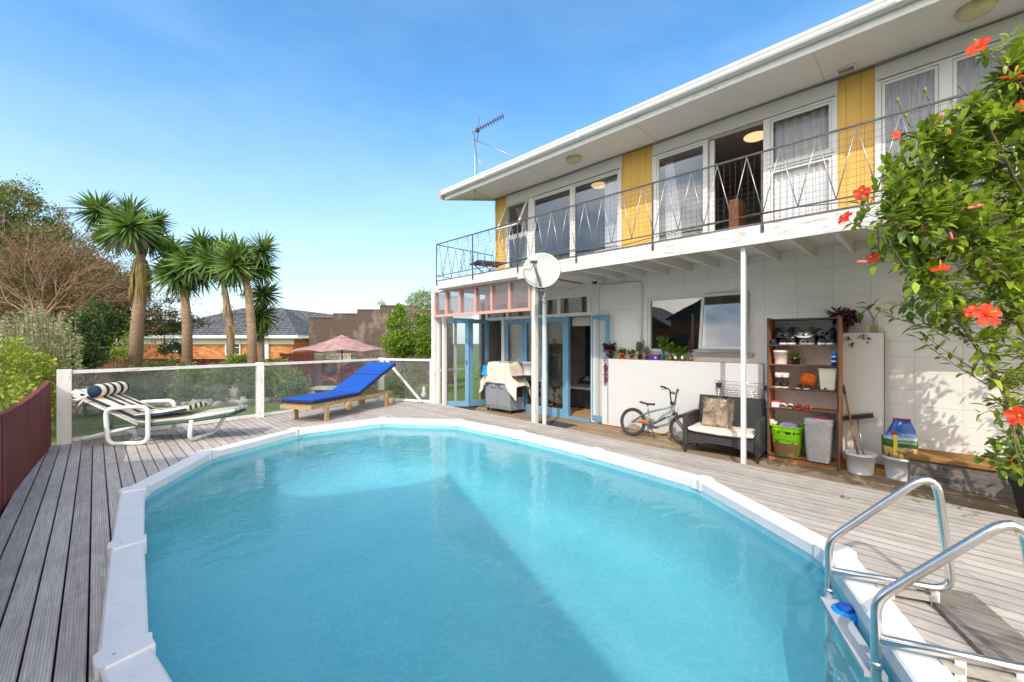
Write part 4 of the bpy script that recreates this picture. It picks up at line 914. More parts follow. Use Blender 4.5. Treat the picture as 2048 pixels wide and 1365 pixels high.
yucca((268,735),14.5,[(275,640),(284,560),(280,510)],[(200,422,14.7,.78,1,-rr*.6+Vector((0,0,1))),(262,432,14.3,.80,1,rr*.05+Vector((0,0,1))),(262,452,13.9,.90,1,(-.4,-.5,.25)),(312,445,15.2,.62,1,rr*.7+Vector((0,0,.9))),(232,470,14.9,.80,1,-rr*.8+Vector((0,0,.1))),(300,478,15.0,.75,1,rr*.8+Vector((0,0,.0)))],'tallest leaning yucca with the widest crown and hanging dry leaves',.20,((281,520,60,1.7),(279,560,30,1.2)))
yucca((375,735),14.8,[(374,640),(368,580)],[(345,505,14.8,.72,1,-rr*.4+Vector((0,0,1))),(385,525,14.4,.80,1,(-.5,-.6,.3)),(350,545,14.6,.82,1,(-.5,-.6,-.1)),(400,545,15.1,.75,1,rr*.6+Vector((0,0,.2))),(368,560,15.0,.78,1,(0,0,-.3))],'second yucca with one dark rounded crown hanging low over a plain trunk',.17,((370,580,12,.45),))
yucca((466,735),14.2,[(460,650),(452,600),(448,570)],[(405,490,14.4,.62,1,-rr*.5+Vector((0,0,1))),(445,500,14.5,.70,1,Vector((0,0,1))),(425,520,14.0,.75,1,(-.6,-.5,.1)),(450,545,14.4,.68,1,(0,0,-.2))],'third yucca, the thinnest trunk with a few loose hanging leaves at mid height',.12,((456,610,9,.8),(462,650,7,.6)))
yucca((507,735),14.0,[(503,660),(498,590),(492,565)],[(478,508,13.9,.76,1,(-.3,-.4,.6)),(525,500,14.1,.68,1,rr*.5+Vector((0,0,.9))),(470,530,13.7,.78,1,(-.5,-.6,.1)),(520,535,14.3,.66,1,rr*.6+Vector((0,0,-.2)))],'fourth yucca with paired bright crowns, pale smooth trunk nearest the house',.15,((497,580,10,.4),))
yucca((523,735),14.9,[(522,680),(521,640)],[(527,590,14.9,.72,1,rr*.5+Vector((0,0,.5))),(522,628,14.8,.70,1,rr*.3+Vector((0,0,-.5))),(520,660,14.9,.45,1,(0,0,-1))],'short yucca with shaggy dark leaves hanging in front of the brick house',.12)
for (x,y,t,r,n,lb) in((470,728,14,.45,40,'biggest low spiky young yucca at the foot of the thin third trunk'),(490,722,14.2,.35,30,'small spiky young yucca tucked against the smooth fourth trunk'),(532,735,14.1,.3,20,'lowest spiky young yucca right of the smooth fourth trunk')):
    m=MB(); rosette(m,at(x,y,t),r,(0,0,1),n,lo=0); solo(m,'young_yucca',M['fresh'],lb,'yucca','young yuccas at the feet of the tall trunks')
# shrubs at left
def shrub(name,label,blobs,mat,ncl,nl,size,cl=.25,group=None,stem=True,asp=.5,flat=1,hollow=.45,cat='shrub'):
    c=Vector(blobs[0][0]); base=Vector((c.x,c.y,GZ)); t=thing(name,label,cat,base,group=group)
    m=MB(); 
    for c_,r in blobs:
        for _ in range(3): limb(m,(c_[0]+random.uniform(-.1,.1),c_[1]+random.uniform(-.1,.1),GZ),Vector(c_)+rdir()*min(r)*.5,.025,.006,.1,4,5)
    m.build('stems',M['bark'],t,True); m=MB(); clumps(m,blobs,ncl,nl,size,cl,asp=asp,flat=flat,hollow=hollow); m.build('foliage',mat,t,True); return t
# feathery grey-green bush made of upright plumes
fb=thing('feathery_bush','tall feathery grey-green bush with drooping plume tips at the left edge','shrub',(*at(70,700,9.5).xy,GZ))
m=MB(); s_=MB()
for k in range(230):
    px=random.gauss(68,55); 
    if px>168 or px<-60: continue
    hmax=592+abs(px-70)*.55+random.uniform(0,60); t=random.uniform(8.6,10.6); tip=at(px,hmax,t); b=Vector((tip.x+random.uniform(-.25,.25),tip.y+random.uniform(-.25,.25),random.uniform(-.3,.6))); pts=[b,b.lerp(tip,.6),tip,tip+RT*.10+Vector((0,0,-.03))]; s_.tube(pts,[.010,.007,.004,.003],4,caps=False)
    for i in range(34):
        f=random.random(); p=b.lerp(tip,.12+.88*f) ; ld=(RT*random.uniform(-.9,1.2)+Vector((random.uniform(-.6,.6),random.uniform(-.6,.6),random.uniform(-.5,.5)))).normalized(); a,b2=frame_of(ld); m.quadleaf(p,ld,a if i%2 else b2,random.uniform(.09,.17)*(1.1-.4*f),.026)
m.build('foliage',M['feather'],fb,True); s_.build('stems',M['barebark'],fb,True)
shrub('lime_hedge','bright yellow-green leafy hedge spilling over the far end of the red fence',[blob(35,745,8.6,.60,.50,.8),blob(-10,735,7.6,.7,.5),blob(88,725,10.4,.65,.42),blob(0,800,6.0,.35,.30),blob(70,765,9.8,.5,.38),blob(-40,790,5.2,.4,.4),blob(60,800,8.5,.6,.45),blob(20,820,6.5,.45,.35),blob(105,775,10.2,.5,.45),blob(125,720,11,.6,.3),blob(190,705,13.5,.7,.22),((-1.7,4.6,.15),(.7,1.0,.75)),((-1.8,3.0,.1),(.7,1.0,.7)),((-1.8,1.2,.1),(.7,1.0,.7))],M['lime'],1150,28,.07,.15,asp=.6,cat='hedge')
shrub('dark_shrub','dark green shrub filling the gap between the feathery bush and the first yucca',[blob(165,680,11.5,.55,.75),blob(200,650,12.5,.6,.6),blob(150,720,11,.55,.4)],M['dkgreen'],330,30,.10,.2)
shrub('yellow_green_shrub','yellow-green shrub growing beside the brick house wall left of the yuccas',[blob(225,690,15,.75,.5),blob(180,712,14,.6,.3),blob(262,655,17,.9,.35)],M['lime'],300,24,.085,.2)
shrub('shade_shrub','dark shrub under the spreading limbs between the first two yuccas',[blob(320,655,17.5,.9,.32),blob(235,640,17.5,.9,.4),blob(345,700,17.5,.45,.3)],M['dkgreen'],230,28,.10,.2)
# hedge behind the glass fence, in separate bushes
hd=[(250,770,13.6,.75,.50),(330,758,13.8,.85,.58),(405,768,13.3,.85,.62),(470,765,13.2,.75,.62),(540,762,13.6,.8,.65),(585,775,13.3,.5,.45),(180,790,13.0,.7,.35)]
hl=['low dark hedge bush seen through the glass fence behind the striped pillow','round hedge bush between the first two yucca trunks','hedge bush standing right of the second yucca trunk','hedge bush under the two thin yucca trunks','dense hedge bush right of the middle glass fence post','small pale-tipped hedge bush beside the red gate','lowest hedge bush at the left end behind the striped lounger']
for (x,y,t,r,z),lb in zip(hd,hl): shrub('hedge_bush',lb,[blob(x,y,t,r,z,.55)],M['hedge'],150,34,.075,.2,group='hedge bushes behind the glass fence',asp=.55)
fx=thing('flax_plant','spiky bronze-mauve flax plant behind the left glass panel','flax',(*at(170,840,11).xy,GZ)); m=MB()
for (x,y,t,r,n) in((185,790,11,.85,110),(150,815,10.5,.6,50),(240,760,12,.6,50)): rosette(m,at(x,y,t),r,(0,0,1),n,lo=-.1,wd=.045)
m.build('leaves',M['flax'],fx,True)
# rocks edging the bed
rk=[];random.seed(21)
line=[(250,815),(275,812),(300,809),(325,807),(348,806),(370,806),(392,804),(415,806),(440,806),(466,803),(487,806),(505,800),(528,800),(548,797),(566,794),(583,791),(600,788),(618,786),(635,784)]
wherer=['near the far left of the bed edge']
for i,(x,y) in enumerate(line):
    t=1.95*FPX/(y+6-684); p=at(x,y+4,t); s=random.uniform(.13,.2)*(1.25 if 8<i<11 else 1); m=MB(); m.ball((p.x,p.y,GZ+s*.35),s*1.25,s*.8,s*.62,12,7,jit=.9,M=Matrix.Rotation(random.uniform(0,3),3,'Z'))
    ords='first second third fourth fifth sixth seventh eighth ninth tenth'.split(); lab=(ords[i]+' rough pale rock from the left end of the garden edging') if i<10 else (ords[18-i]+' rough pale rock from the umbrella end of the garden edging')
    solo(m,'edging_rock',M['rock'],lab,'rock','rocks edging the hedge bed')
m=MB(); p=at(473,785,13); m.ball((p.x,p.y,GZ+.3),.16,.14,.32,10,8,jit=1.1); solo(m,'upright_rock',M['rock'],'jagged upright white rock standing on the garden edging left of the middle fence post','rock')
# background red fence and low dark fence
bf=MB(); a=at(560,700,17.0); b=at(628,700,17.0); bf.beam((a.x,a.y,.10),(b.x,b.y,.10),.04,1.85); solo(bf,'red_garden_gate',M['redfence'],'tall dark red board gate between the hedge and the block wall','gate')
bf=MB(); a=at(180,716,18.5); b=at(592,716,18.5); bf.beam((a.x,a.y,.06),(b.x,b.y,.06),.04,1.3); bf.beam((a.x,a.y,.725),(b.x,b.y,.725),.10,.03); solo(bf,'red_back_fence',M['redfence'],'long low dark red board fence running behind the hedge and yucca trunks','fence')
bf=MB(); a=at(150,700,19.6); b=at(262,700,19.6); bf.beam((a.x,a.y,.45),(b.x,b.y,.45),.04,1.4); bf.beam((a.x,a.y,1.17),(b.x,b.y,1.10),.12,.03); solo(bf,'grey_paling_fence',M['greywood'],'weathered grey paling fence section left of the brick house','fence')
# stepped block wall
steps=[(620,668,637),(668,716,629),(716,761,621),(761,838,613),(838,905,622)]
wl=thing('stepped_block_wall','tall stained concrete block boundary wall stepping up behind the mauve umbrella','wall',(*at(760,700,19).xy,GZ)); m=MB()
for a,b,y in steps:
    p=at(a,700,19); q=at(b,700,19); zt=CAMH-(y-684)/FPX*19; m.beam((p.x,p.y,(GZ+zt)/2-.05),(q.x,q.y,(GZ+zt)/2-.05),.2,zt-GZ+.1)
m.build('block_courses',M['cinder'],wl,True)
m=MB()
for a,b,y in steps:
    p=at(a,700,19); q=at(b,700,19); zt=CAMH-(y-684)/FPX*19; m.beam((p.x,p.y,zt+.02),(q.x,q.y,zt+.02),.24,.035)
m.build('capping',M['cinder'],wl,True)
sm=MB(); clumps(sm,[((*at(765,613,19).xy,3.22),(.25,.1,.10))],10,16,.07,.12); 
solo(sm,'wall_tuft',M['lime'],'little tuft of dry weeds growing on top of the stepped block wall','weeds')
# brick neighbour house
nh=thing('brick_house','low orange brick house with a grey tiled hip roof and white gutters beyond the yuccas','house',(*at(440,700,27).xy,-.6))
NT=26.0; F=Vector((1,1,0))/S2; OX=at(440,700,NT); OX.z=0
def N(x,y,z): p=OX+RT*x+F*y; return Vector((p.x,p.y,z))
def nbox(m,x0,x1,y0,y1,z0,z1):
    vs=[N(x,y,z) for z in(z0,z1) for x,y in((x0,y0),(x1,y0),(x1,y1),(x0,y1))]; m.add(vs,[(0,3,2,1),(4,5,6,7),(0,1,5,4),(1,2,6,5),(2,3,7,6),(3,0,4,7)])
ux=lambda px:(px-440)/FPX*NT
eave=CAMH+(684-673)/FPX*NT; xl,xr=ux(250),ux(596)
# local-frame meshes so brick courses run along the wall
nhl=bpy.data.objects.new('x',None); 
m=MB(); nbox(m,xl+.5,ux(577),.5,8,-.6,eave-.05); wo=m.build('wall',M['brick'],nh,True)
m=MB(); nbox(m,ux(577)+.002,ux(640),2.5,8,-.6,eave-.05); m.build('side_wall',M['brick'],nh,True)
m=MB(); nbox(m,xl,xr,-.05,.05,eave-.12,eave+.06); nbox(m,xr-.1,xr,.05,3,eave-.12,eave+.06); m.build('gutter',M['gutter'],nh,True)
m=MB(); nbox(m,xl,xr,.051,.5,eave-.16,eave-.121); nbox(m,xl+.4,xr-.5,.45,.49,eave-.5,eave-.161); m.build('soffit',M['white2'],nh,True)
ridge=CAMH+(684-617)/FPX*(NT+4); rx=(490-440)/FPX*(NT+4)
m=MB(); m.add([N(xl,0,eave+.05),N(xr,0,eave+.05),N(rx,4,ridge),N(rx-3.0,4,ridge-.0),N(xr+.0,8,eave+.05),N(xl,8,eave+.05)],[(0,1,2,3),(1,4,2),(0,3,5),(3,2,4,5)]) ; m.build('roof',M['tile'],nh,True)
r2=CAMH+(684-637)/FPX*(NT+5)
m=MB(); m.add([N(ux(520),3.2,eave+.08),N(ux(668),3.0,eave-.1),N(ux(668),7,r2+.05),N(rx,4.2,ridge-.02)],[(0,1,2,3)]); m.build('rear_roof',M['tile'],nh,True)
m=MB(); nbox(m,ux(590),ux(668),2.9,3.0,eave-.22,eave-.05); m.build('rear_gutter',M['gutter'],nh,True)
m=MB(); nbox(m,ux(597),ux(620),2.35,2.45,eave-.62,eave-.24); m.build('meter_board',M['gutter'],nh,True)
for a,b,z0,z1 in((ux(318),ux(368),.85,1.62),(ux(441),ux(472),.65,1.62),(ux(583),ux(589),.7,1.5)):
    m=MB(); y=.40 if a<ux(577) else 2.42; nbox(m,a,b,y,y+.08,z0,z0+.07); nbox(m,a,b,y,y+.08,z1-.07,z1); nbox(m,a,a+.07,y,y+.08,z0+.07,z1-.07); nbox(m,b-.07,b,y,y+.08,z0+.07,z1-.07)
    if b-a>.9: nbox(m,(a+b)/2-.03,(a+b)/2+.03,y,y+.08,z0+.07,z1-.07)
    nbox(m,a+.07,b-.07,y+.01,y+.07,(z0+z1)/2-.02,(z0+z1)/2+.02)
    o=m.build('window',M['white'],nh,True); m=MB(); nbox(m,a+.07,b-.07,y+.075,y+.079,z0+.07,z1-.07); m.build('pane',M['char'],o,True)
m=MB(); nbox(m,ux(515),ux(530),.35,.47,-.4,1.6); m.build('white_shutter',M['white'],nh,True)
# bushy citrus tree right of umbrella, and the pale tree behind the wall
tree('citrus_tree','bright green glossy citrus tree in two lobes beside the porch corner','tree',Vector((*at(815,760,15).xy,GZ)),[blob(800,655,15,.42,.62,.4),blob(843,668,15,.36,.62,.4),blob(815,690,15,.78,.40,.5),blob(790,690,14.8,.45,.3),blob(850,695,15,.4,.35),blob(800,628,15,.22,.3),blob(842,634,15,.2,.3)],M['bush'],420,34,.085,.06,.16,asp=.5)
tree('distant_tree','pale green distant tree peeping above the block wall beside the porch','tree',Vector((*at(838,700,34).xy,GZ)),[blob(838,605,34,1.0,1.0),blob(850,600,34,.8,.9),blob(825,612,34,.7,.7)],M['feather'],200,24,.12,.1,.3)
for (x,y,t,r,z,lb) in((790,765,13.8,.3,.42,'thin leafy plant behind the fence brace'),(828,755,14,.32,.5,'straggly green plant left of the porch corner post'),(806,775,14.2,.5,.25,'low green plant at the foot of the block wall')):
    shrub('garden_plant',lb,[blob(x,y,t,r,z,.25)],M['hedge'],30,26,.07,.16,group='plants along the block wall',cat='plant')
gn=MB(); p=at(848,768,13.5); gn.lathe([(0,0),(.08,0),(.09,.1),(.05,.2),(.06,.26),(.03,.34),(0,.36)],(p.x,p.y,GZ+.15),10); solo(gn,'garden_ornament',M['offwhite'],'tiny white garden ornament on the lawn edge by the porch','ornament')
# brick barbecue and umbrella and table
bp=at(660,760,17.2); bq=thing('brick_barbecue','old brick and stone outdoor fireplace with an arch, under the mauve umbrella','outdoor fireplace',(bp.x,bp.y,GZ),R(-45)); 
m=MB(); 
m.box(-.95,.85,0,.7,0,.55); m.box(-.95,-.35,0,.7,.55,1.08); m.box(.30,.85,0,.7,.55,1.08); m.box(-.35,.30,.2,.7,.55,1.08)
m.build('brick_body',M['bbqbrick'],bq); m=MB(); m.box(-.88,-.30,.02,.6,1.08,1.46); m.box(.02,.85,.02,.6,1.08,1.46); m.box(-.30,.02,.25,.6,1.08,1.40); m.build('stone_top',M['bbqstone'],bq)
m=MB(); m.box(-.30,.26,.01,.22,.72,.93); m.box(-.29,.25,-.005,.005,.0,.45); m.build('firebox',M['char'],bq)
m=MB(); 
for k in range(9):
    a0=PI*k/9; a1=PI*(k+1)/9-.03; P=[(.42*math.cos(a0),.42*math.sin(a0)),(.30*math.cos(a0),.30*math.sin(a0)),(.30*math.cos(a1),.30*math.sin(a1)),(.42*math.cos(a1),.42*math.sin(a1))]
    m.prism([(x,y*.9) for x,y in P],0,.07,M=Matrix.Translation((0,0,.10))@Matrix.Rotation(R(90),4,'X'))
m.build('arch',M['brick'],bq)
up_=at(684,760,15.2); ub=thing('garden_umbrella','faded mauve octagonal garden umbrella on a dark pole by the block wall','umbrella',(up_.x,up_.y,GZ))
zt=CAMH-(671-684)/FPX*15.2-GZ; zr_=CAMH-(702-684)/FPX*15.2-GZ; R_=1.68
m=MB(); n=8; vs=[Vector((.12*math.cos(2*PI*k/n),.12*math.sin(2*PI*k/n),zt-.05)) for k in range(n)]
ring_=[];SN=6
for j in range(1,SN+1):
    f=j/SN
    for k in range(n*4):
        a=2*PI*k/(n*4); cor=math.cos(PI/n)/math.cos((a%(2*PI/n))-PI/n); rad=.12+(R_-.12)*f*cor; sag=-.05*math.sin(f*PI)*1-.05*(1-cor)*f*8*0; vs.append(Vector((rad*math.cos(a),rad*math.sin(a),zt-.05-(zt-zr_-.05)*(f**1.05)+sag-(.06*f*math.sin((a%(2*PI/n))/(2*PI/n)*PI)*-1))))
base_n=n; tot=n*4
for j in range(SN-1):
    o0=base_n+j*tot
    for k in range(tot): m.f.append((o0+k,o0+(k+1)%tot,o0+tot+(k+1)%tot,o0+tot+k)); m.m.append(0); m.sm.append(False)
for k in range(tot): m.f.append((k//4%n if k%4==0 else (k//4)%n,base_n+k,base_n+(k+1)%tot)); m.m.append(0); m.sm.append(False)
for k in range(n): m.f.append((k,base_n+(k*4+4)%tot,(k+1)%n)); m.m.append(0); m.sm.append(False)
m.v=[tuple(p) for p in vs]; m.build('canopy',M['umb'],ub)
m=MB(); m.lathe([(.26,zt-.09),(.10,zt-.02),(.0,zt+.01)],n=8,sm=False); m.build('vent_cap',M['umb'],ub)
m=MB(); m.tube([(0,0,0),(0,0,zt-.03)],.024,8); m.lathe([(0,.0),(.22,0),(.2,.06),(.05,.08),(.04,.3)],n=14); m.build('pole',M['iron'],ub)
for k in range(8):
    a=2*PI*k/8; m=MB(); m.tube([(0,0,zt-.08),(R_*.97*math.cos(a),R_*.97*math.sin(a),zr_+.0)],.008,4); m.build('rib',M['iron'],ub)
tb=at(660,790,13.6); tbl=thing('stone_table','pale low slab table on the lawn in front of the brick fireplace','table',(tb.x,tb.y,GZ),R(-45)); m=MB(); m.box(-.55,.75,-.35,.35,.42,.48); m.build('table_top',M['concrete'],tbl); m=MB(); m.box(-.5,-.35,-.3,.3,0,.42); m.build('leg',M['concrete'],tbl); m=MB(); m.box(.55,.7,-.3,.3,0,.42); m.build('leg',M['concrete'],tbl)
# ------------------------------------------------------------ glass fence
gf=thing('glass_pool_fence','hazy clear panelled pool fence with peeling white timber posts and top rail','fence',(2.7,9.3,0))
PP=[((-.32,9.03),.15),((2.32,9.43),.125),((5.2,9.93),.125),((5.82,8.62),.05)]
for (p,wd) in PP:
    m=MB(); m.box(p[0]-wd/2,p[0]+wd/2,p[1]-wd/2,p[1]+wd/2,-.4,1.09); m.build('post',M['peelv'],gf,True)
for (a,wa),(b,wb) in zip(PP,PP[1:]):
    a=Vector((*a,0)); b=Vector((*b,0)); d=(b-a).normalized(); a1=a+d*(wa/2+.004); b1=b-d*(wb/2+.004)
    m=MB(); m.beam(a1+Vector((0,0,1.05)),b1+Vector((0,0,1.05)),.07,.05); m.build('top_rail',M['peel'],gf,True); m=MB(); m.beam(a1+Vector((0,0,.04)),b1+Vector((0,0,.04)),.05,.06); m.build('bottom_rail',M['peel2'],gf,True)
    m=MB(); m.beam(a1+Vector((0,0,.548)),b1+Vector((0,0,.548)),.006,.95); m.build('glass_panel',M['fenceglass'],gf,True)
m=MB(); m.beam((5.24,9.80,1.06),(5.66,8.80,.03),.035,.05); m.build('brace',M['peel2'],gf,True)
# red side fence along the deck
rf=thing('red_side_fence','dark red stained board fence with a sagging curved top along the left of the deck','fence',(-.62,5,-.2)); m=MB(); y=-1.0
zt=lambda yy: .84+.075*max(0,(yy-7.4)/1.5)**2+.02*math.sin(yy*1.7)
fx_=lambda yy: -.615+max(0,yy-5.5)*.048
while y<8.93:
    jx=random.uniform(-.003,.003); z=zt(y+.07); a,b=fx_(y),fx_(y+.139)
    m.prism([(a-.03+jx,y),(a+jx,y),(b+jx,y+.139),(b-.03+jx,y+.139)],-.25,z); y+=.145
m.build('boards',M['redfence'],rf,True)
m=MB()
pts=[(fx_(-1+k*.41)-.015,-1+k*.41,zt(-1+k*.41)+.012) for k in range(25) if -1+k*.41<9.0]
for a,b in zip(pts,pts[1:]): m.beam(a,b,.05,.02)
m.build('capping',M['redfence'],rf,True)
tp=thing('fence_rail_end','weathered grey timber rail and short post just beyond the red fence','timber rail',(-.9,6.4,-.4)); m=MB(); m.box(-.84,-.74,6.6,6.7,-.4,.93); m.build('post',M['greywood'],tp,True); m=MB(); m.beam((-1.9,6.5,.90),(-.78,6.62,.98),.10,.035); m.build('rail',M['palewood'],tp,True)
# neighbouring two-storey house behind the viewpoint: its shadow falls across pool and deck
C0=Vector((3.70,5.70)); hh=6.0; k_=1/math.tan(R(SUN_EL)); cn=C0-Vector((.885,.465))*hh*k_
e1=Vector((-.38,-.92)).normalized(); e2=Vector((-.92,.38)).normalized()
nb=thing('neighbour_house','tall neighbouring house standing off behind the left of the deck, shading the pool','house',(cn.x-6,cn.y-4,-.5))
def quadp(a,b): return [cn,cn+e1*a,cn+e1*a+e2*b,cn+e2*b]
m=MB(); q=[(p.x,p.y) for p in (cn+e1*.6+e2*.6,cn+e1*11.4+e2*.6,cn+e1*11.4+e2*8.4,cn+e1*.6+e2*8.4)]; m.prism(q,-.5,hh-.15); m.build('wall',M['white2'],nb,True)
m=MB(); q=[cn,cn+e1*12,cn+e1*12+e2*9,cn+e2*9]; r1=cn+e1*4+e2*4.5; r2_=cn+e1*8+e2*4.5
m.add([(p.x,p.y,hh) for p in q]+[(r1.x,r1.y,hh+.9),(r2_.x,r2_.y,hh+.9)]+[(p.x,p.y,hh-.14) for p in q],[(0,1,5,4),(1,2,5),(2,3,4,5),(3,0,4),(9,8,7,6),(0,6,7,1),(1,7,8,2),(2,8,9,3),(3,9,6,0)]); m.build('roof',M['tile'],nb,True)
for s in(2.0,5.5,9.0):
    m=MB(); a=cn+e1*s+e2*.59; b=cn+e1*(s+1.6)+e2*.59; m.beam((a.x,a.y,3.6),(b.x,b.y,3.6),.06,1.3); o=m.build('window',M['char'],nb,True)

# second neighbour whose gables show in the window reflections
n2=thing('gabled_neighbour_house','brown neighbouring house with grey gable roofs standing off to the left, mirrored in the window','house',(-15,10,-.5))
m=MB(); m.box(-19,-12.5,4,12,-.5,2.9); m.box(-18,-13.5,12,18,-.5,2.5); m.build('wall',M['brick'],n2,True)
for (x0,x1,y0,y1,z,rz) in((-19.5,-12,3.6,12.2,2.9,2.2),(-18.4,-13,12.2,18.5,2.5,1.7)):
    m=MB(); ym=(y0+y1)/2; m.add([(x0,y0,z),(x1,y0,z),(x1,y1,z),(x0,y1,z),(x0,ym,z+rz),(x1,ym,z+rz)],[(0,1,5,4),(2,3,4,5),(1,2,5),(3,0,4),(3,2,1,0)]); m.build('roof',M['tile'],n2,True)
for y in(5.5,8.5,10.8):
    m=MB(); m.box(-12.49,-12.42,y,y+1.1,.7,2.0); m.build('window',M['char'],n2,True)
# ------------------------------------------------------------ loungers
PZ=-.11
def TM(x=0,y=0,z=0,rx=0,ry=0,rz=0): return Matrix.Translation((x,y,z))@Matrix.Rotation(R(rz),4,'Z')@Matrix.Rotation(R(ry),4,'Y')@Matrix.Rotation(R(rx),4,'X')
sl_=thing('striped_lounger','white tube framed sun lounger with navy and cream striped folded cushion on the shaded deck','sun lounger',(.13,8.33,0),math.atan2(-.56,.83))
W=.64
for y in(0,W):
    m=MB(); m.tube(fillet([(0,y,.03),(.50,y,.03),(.50,y,.56),(-.03,y,.54)],.11,6,True),.030,10,closed=True); m.build('arm_loop',M['offwhite'],sl_)
m=MB(); m.tube(fillet([(1.05,.03,.33),(1.02,.02,.03),(1.10,W-.02,.03),(1.28,W-.02,.36)],.12,6),.029,10); m.build('foot_loop',M['offwhite'],sl_)
m=MB()
for y in(.05,W-.05): m.tube([(.0,y,.27),(.35,y,.27),(1.0,y,.31),(1.55,y,.38)],.021,8)
m.tube([(1.55,.05,.38),(1.57,W/2,.385),(1.55,W-.05,.38)],.021,8); m.build('side_rail',M['greensling'],sl_)
m=MB(); m.tube(fillet([(.32,.05,.27),(-.38,.05,.10),(-.38,W-.05,.10),(.32,W-.05,.27)],.08,5),.021,8); m.build('rear_frame',M['offwhite'],sl_)
m=MB(); m.tube(fillet([(.35,.04,.29),(-.46,.04,.74),(-.46,W-.04,.74),(.35,W-.04,.29)],.05,4),.018,8); m.build('back_frame',M['offwhite'],sl_)
# faded pad below
def pad(mb,path,y0,y1,th,mi=0,N=5,lump=.0):
    pts=fillet(path,.12,4); n=len(pts); M_=9; vs=[]
    for i,p in enumerate(pts):
        d=(pts[min(i+1,n-1)]-pts[max(i-1,0)]).normalized(); nr=Vector((-d.z,0,d.x)); 
        if nr.z<0: nr=-nr
        for k in range(M_*2):
            if k<M_: f=k/(M_-1); top=1
            else: f=1-(k-M_)/(M_-1); top=0
            e=(1-abs(2*f-1)**6); hgt=th*(.25+.75*e) if top else -0.0
            if top and lump: hgt+=lump*noise.noise(Vector((p.x*6,f*4,1)))
            q=p+nr*hgt; vs.append((q.x,y0+(y1-y0)*f,q.z))
    m_=M_*2; fs=[(i*m_+k,i*m_+(k+1)%m_,(i+1)*m_+(k+1)%m_,(i+1)*m_+k) for i in range(n-1) for k in range(m_)]
    fs+=[tuple(range(m_))[::-1],tuple((n-1)*m_+k for k in range(m_))]; mb.add(vs,fs,mi,True)
m=MB(); pad(m,[(-.50,0,.76),(.36,0,.30),(1.0,0,.335),(1.60,0,.43)],.03,W-.03,.06,lump=.02); m.build('under_pad',M['oldstripe'],sl_)
m=MB(); pad(m,[(-.36,0,.74),(.32,0,.385)],.02,W-.02,.06,lump=.012); pad(m,[(.30,0,.385),(.62,0,.41),(.98,0,.47)],.01,W-.01,.075,lump=.015); m.build('striped_cushion',M['stripe'],sl_)
m=MB(); m.lathe([(.0,-.33),(.055,-.325),(.088,-.29),(.095,-.2),(.09,0),(.096,.2),(.088,.29),(.05,.325),(0,.33)],(-.19,W/2+.0,.79),18,M=Matrix.Rotation(R(90),3,'X')); pl=m.build('bolster_pillow',M['stripe'],sl_)
m=MB(); m.tube([(-.24,-.02,.74),(-.32,-.06,.68),(-.40,-.09,.70)],[.012,.02,.005],6); m.tube([(-.24,-.02,.74),(-.30,-.04,.64),(-.34,-.06,.57)],[.012,.014,.004],6); m.build('tie',M['ivory'],sl_)
bl=thing('blue_lounger','timber sun lounger with bright blue folding mattress and little wooden wheels by the fence','sun lounger',(3.05,8.06,0),R(27.0)); W=.70
for y in(.03,W-.03):
    m=MB(); m.box(-.30,2.20,y-.022,y+.022,.27,.335); m.build('side_rail',M['teak'],bl)
for x in(.05,1.95):
    for y in(.03,W-.03):
        m=MB(); sx_=y+ (-.047 if y<.3 else .047); m.box(x-.045,x+.045,min(sx_-.024,sx_+.024),max(sx_-.024,sx_+.024),0,.31); bevel(m.build('leg',M['teak'],bl),.004)
m=MB(); m.box(-.33,-.301,-.01,W+.01,.26,.335); m.build('end_rail',M['teak'],bl); m=MB(); m.box(2.201,2.225,0,W,.27,.335); m.build('end_rail',M['teak'],bl)
for k in range(9):
    x=-.27+k*.145; m=MB(); m.box(x,x+.11,.0,W,.337,.355); m.build('slat',M['teak'],bl)
for x,y in((2.10,-.06),(2.10,W+.06),(.62,-.05)):
    m=MB(); m.lathe([(0,-.018),(.085,-.018),(.09,-.01),(.09,.01),(.085,.018),(0,.018)],(x,y,.09 if x>1 else .20),20,M=Matrix.Rotation(R(90),3,'X')); m.build('wheel',M['teak'],bl)
m=MB(); m.beam((.62,.0,.27),(.62,.0,.20),.06,.03); m.beam((.9,.12,.26),(1.6,.12,.24),.03,.04); m.beam((1.05,.1,.33),(2.3,.1,.90),.035,.025); m.beam((1.05,W-.1,.33),(2.3,W-.1,.90),.035,.025)
m.beam((1.55,.14,.55),(1.98,.14,.30),.03,.02); m.beam((1.55,W-.14,.55),(1.98,W-.14,.30),.03,.02); m.build('backrest_frame',M['teak'],bl)
def slab(x0,z0,x1,z1,name='mattress'):
    L_=math.hypot(x1-x0,z1-z0); T=TM(x0,0,z0,ry=-math.degrees(math.atan2(z1-z0,x1-x0)))
    m=MB(); m.rbox(0,L_,-.02,W+.02,.0,.075,.022,0,T,puff=.12); o=m.build(name,M['navy'],bl); m=MB(); m.rbox(.008,L_-.008,-.012,W+.012,.055,.085,.014,0,T,puff=.1); m.build('mattress_top',M['royal'],o)
slab(-.30,.36,1.0,.36); slab(1.02,.37,1.74,.68); slab(1.75,.69,2.36,.93)
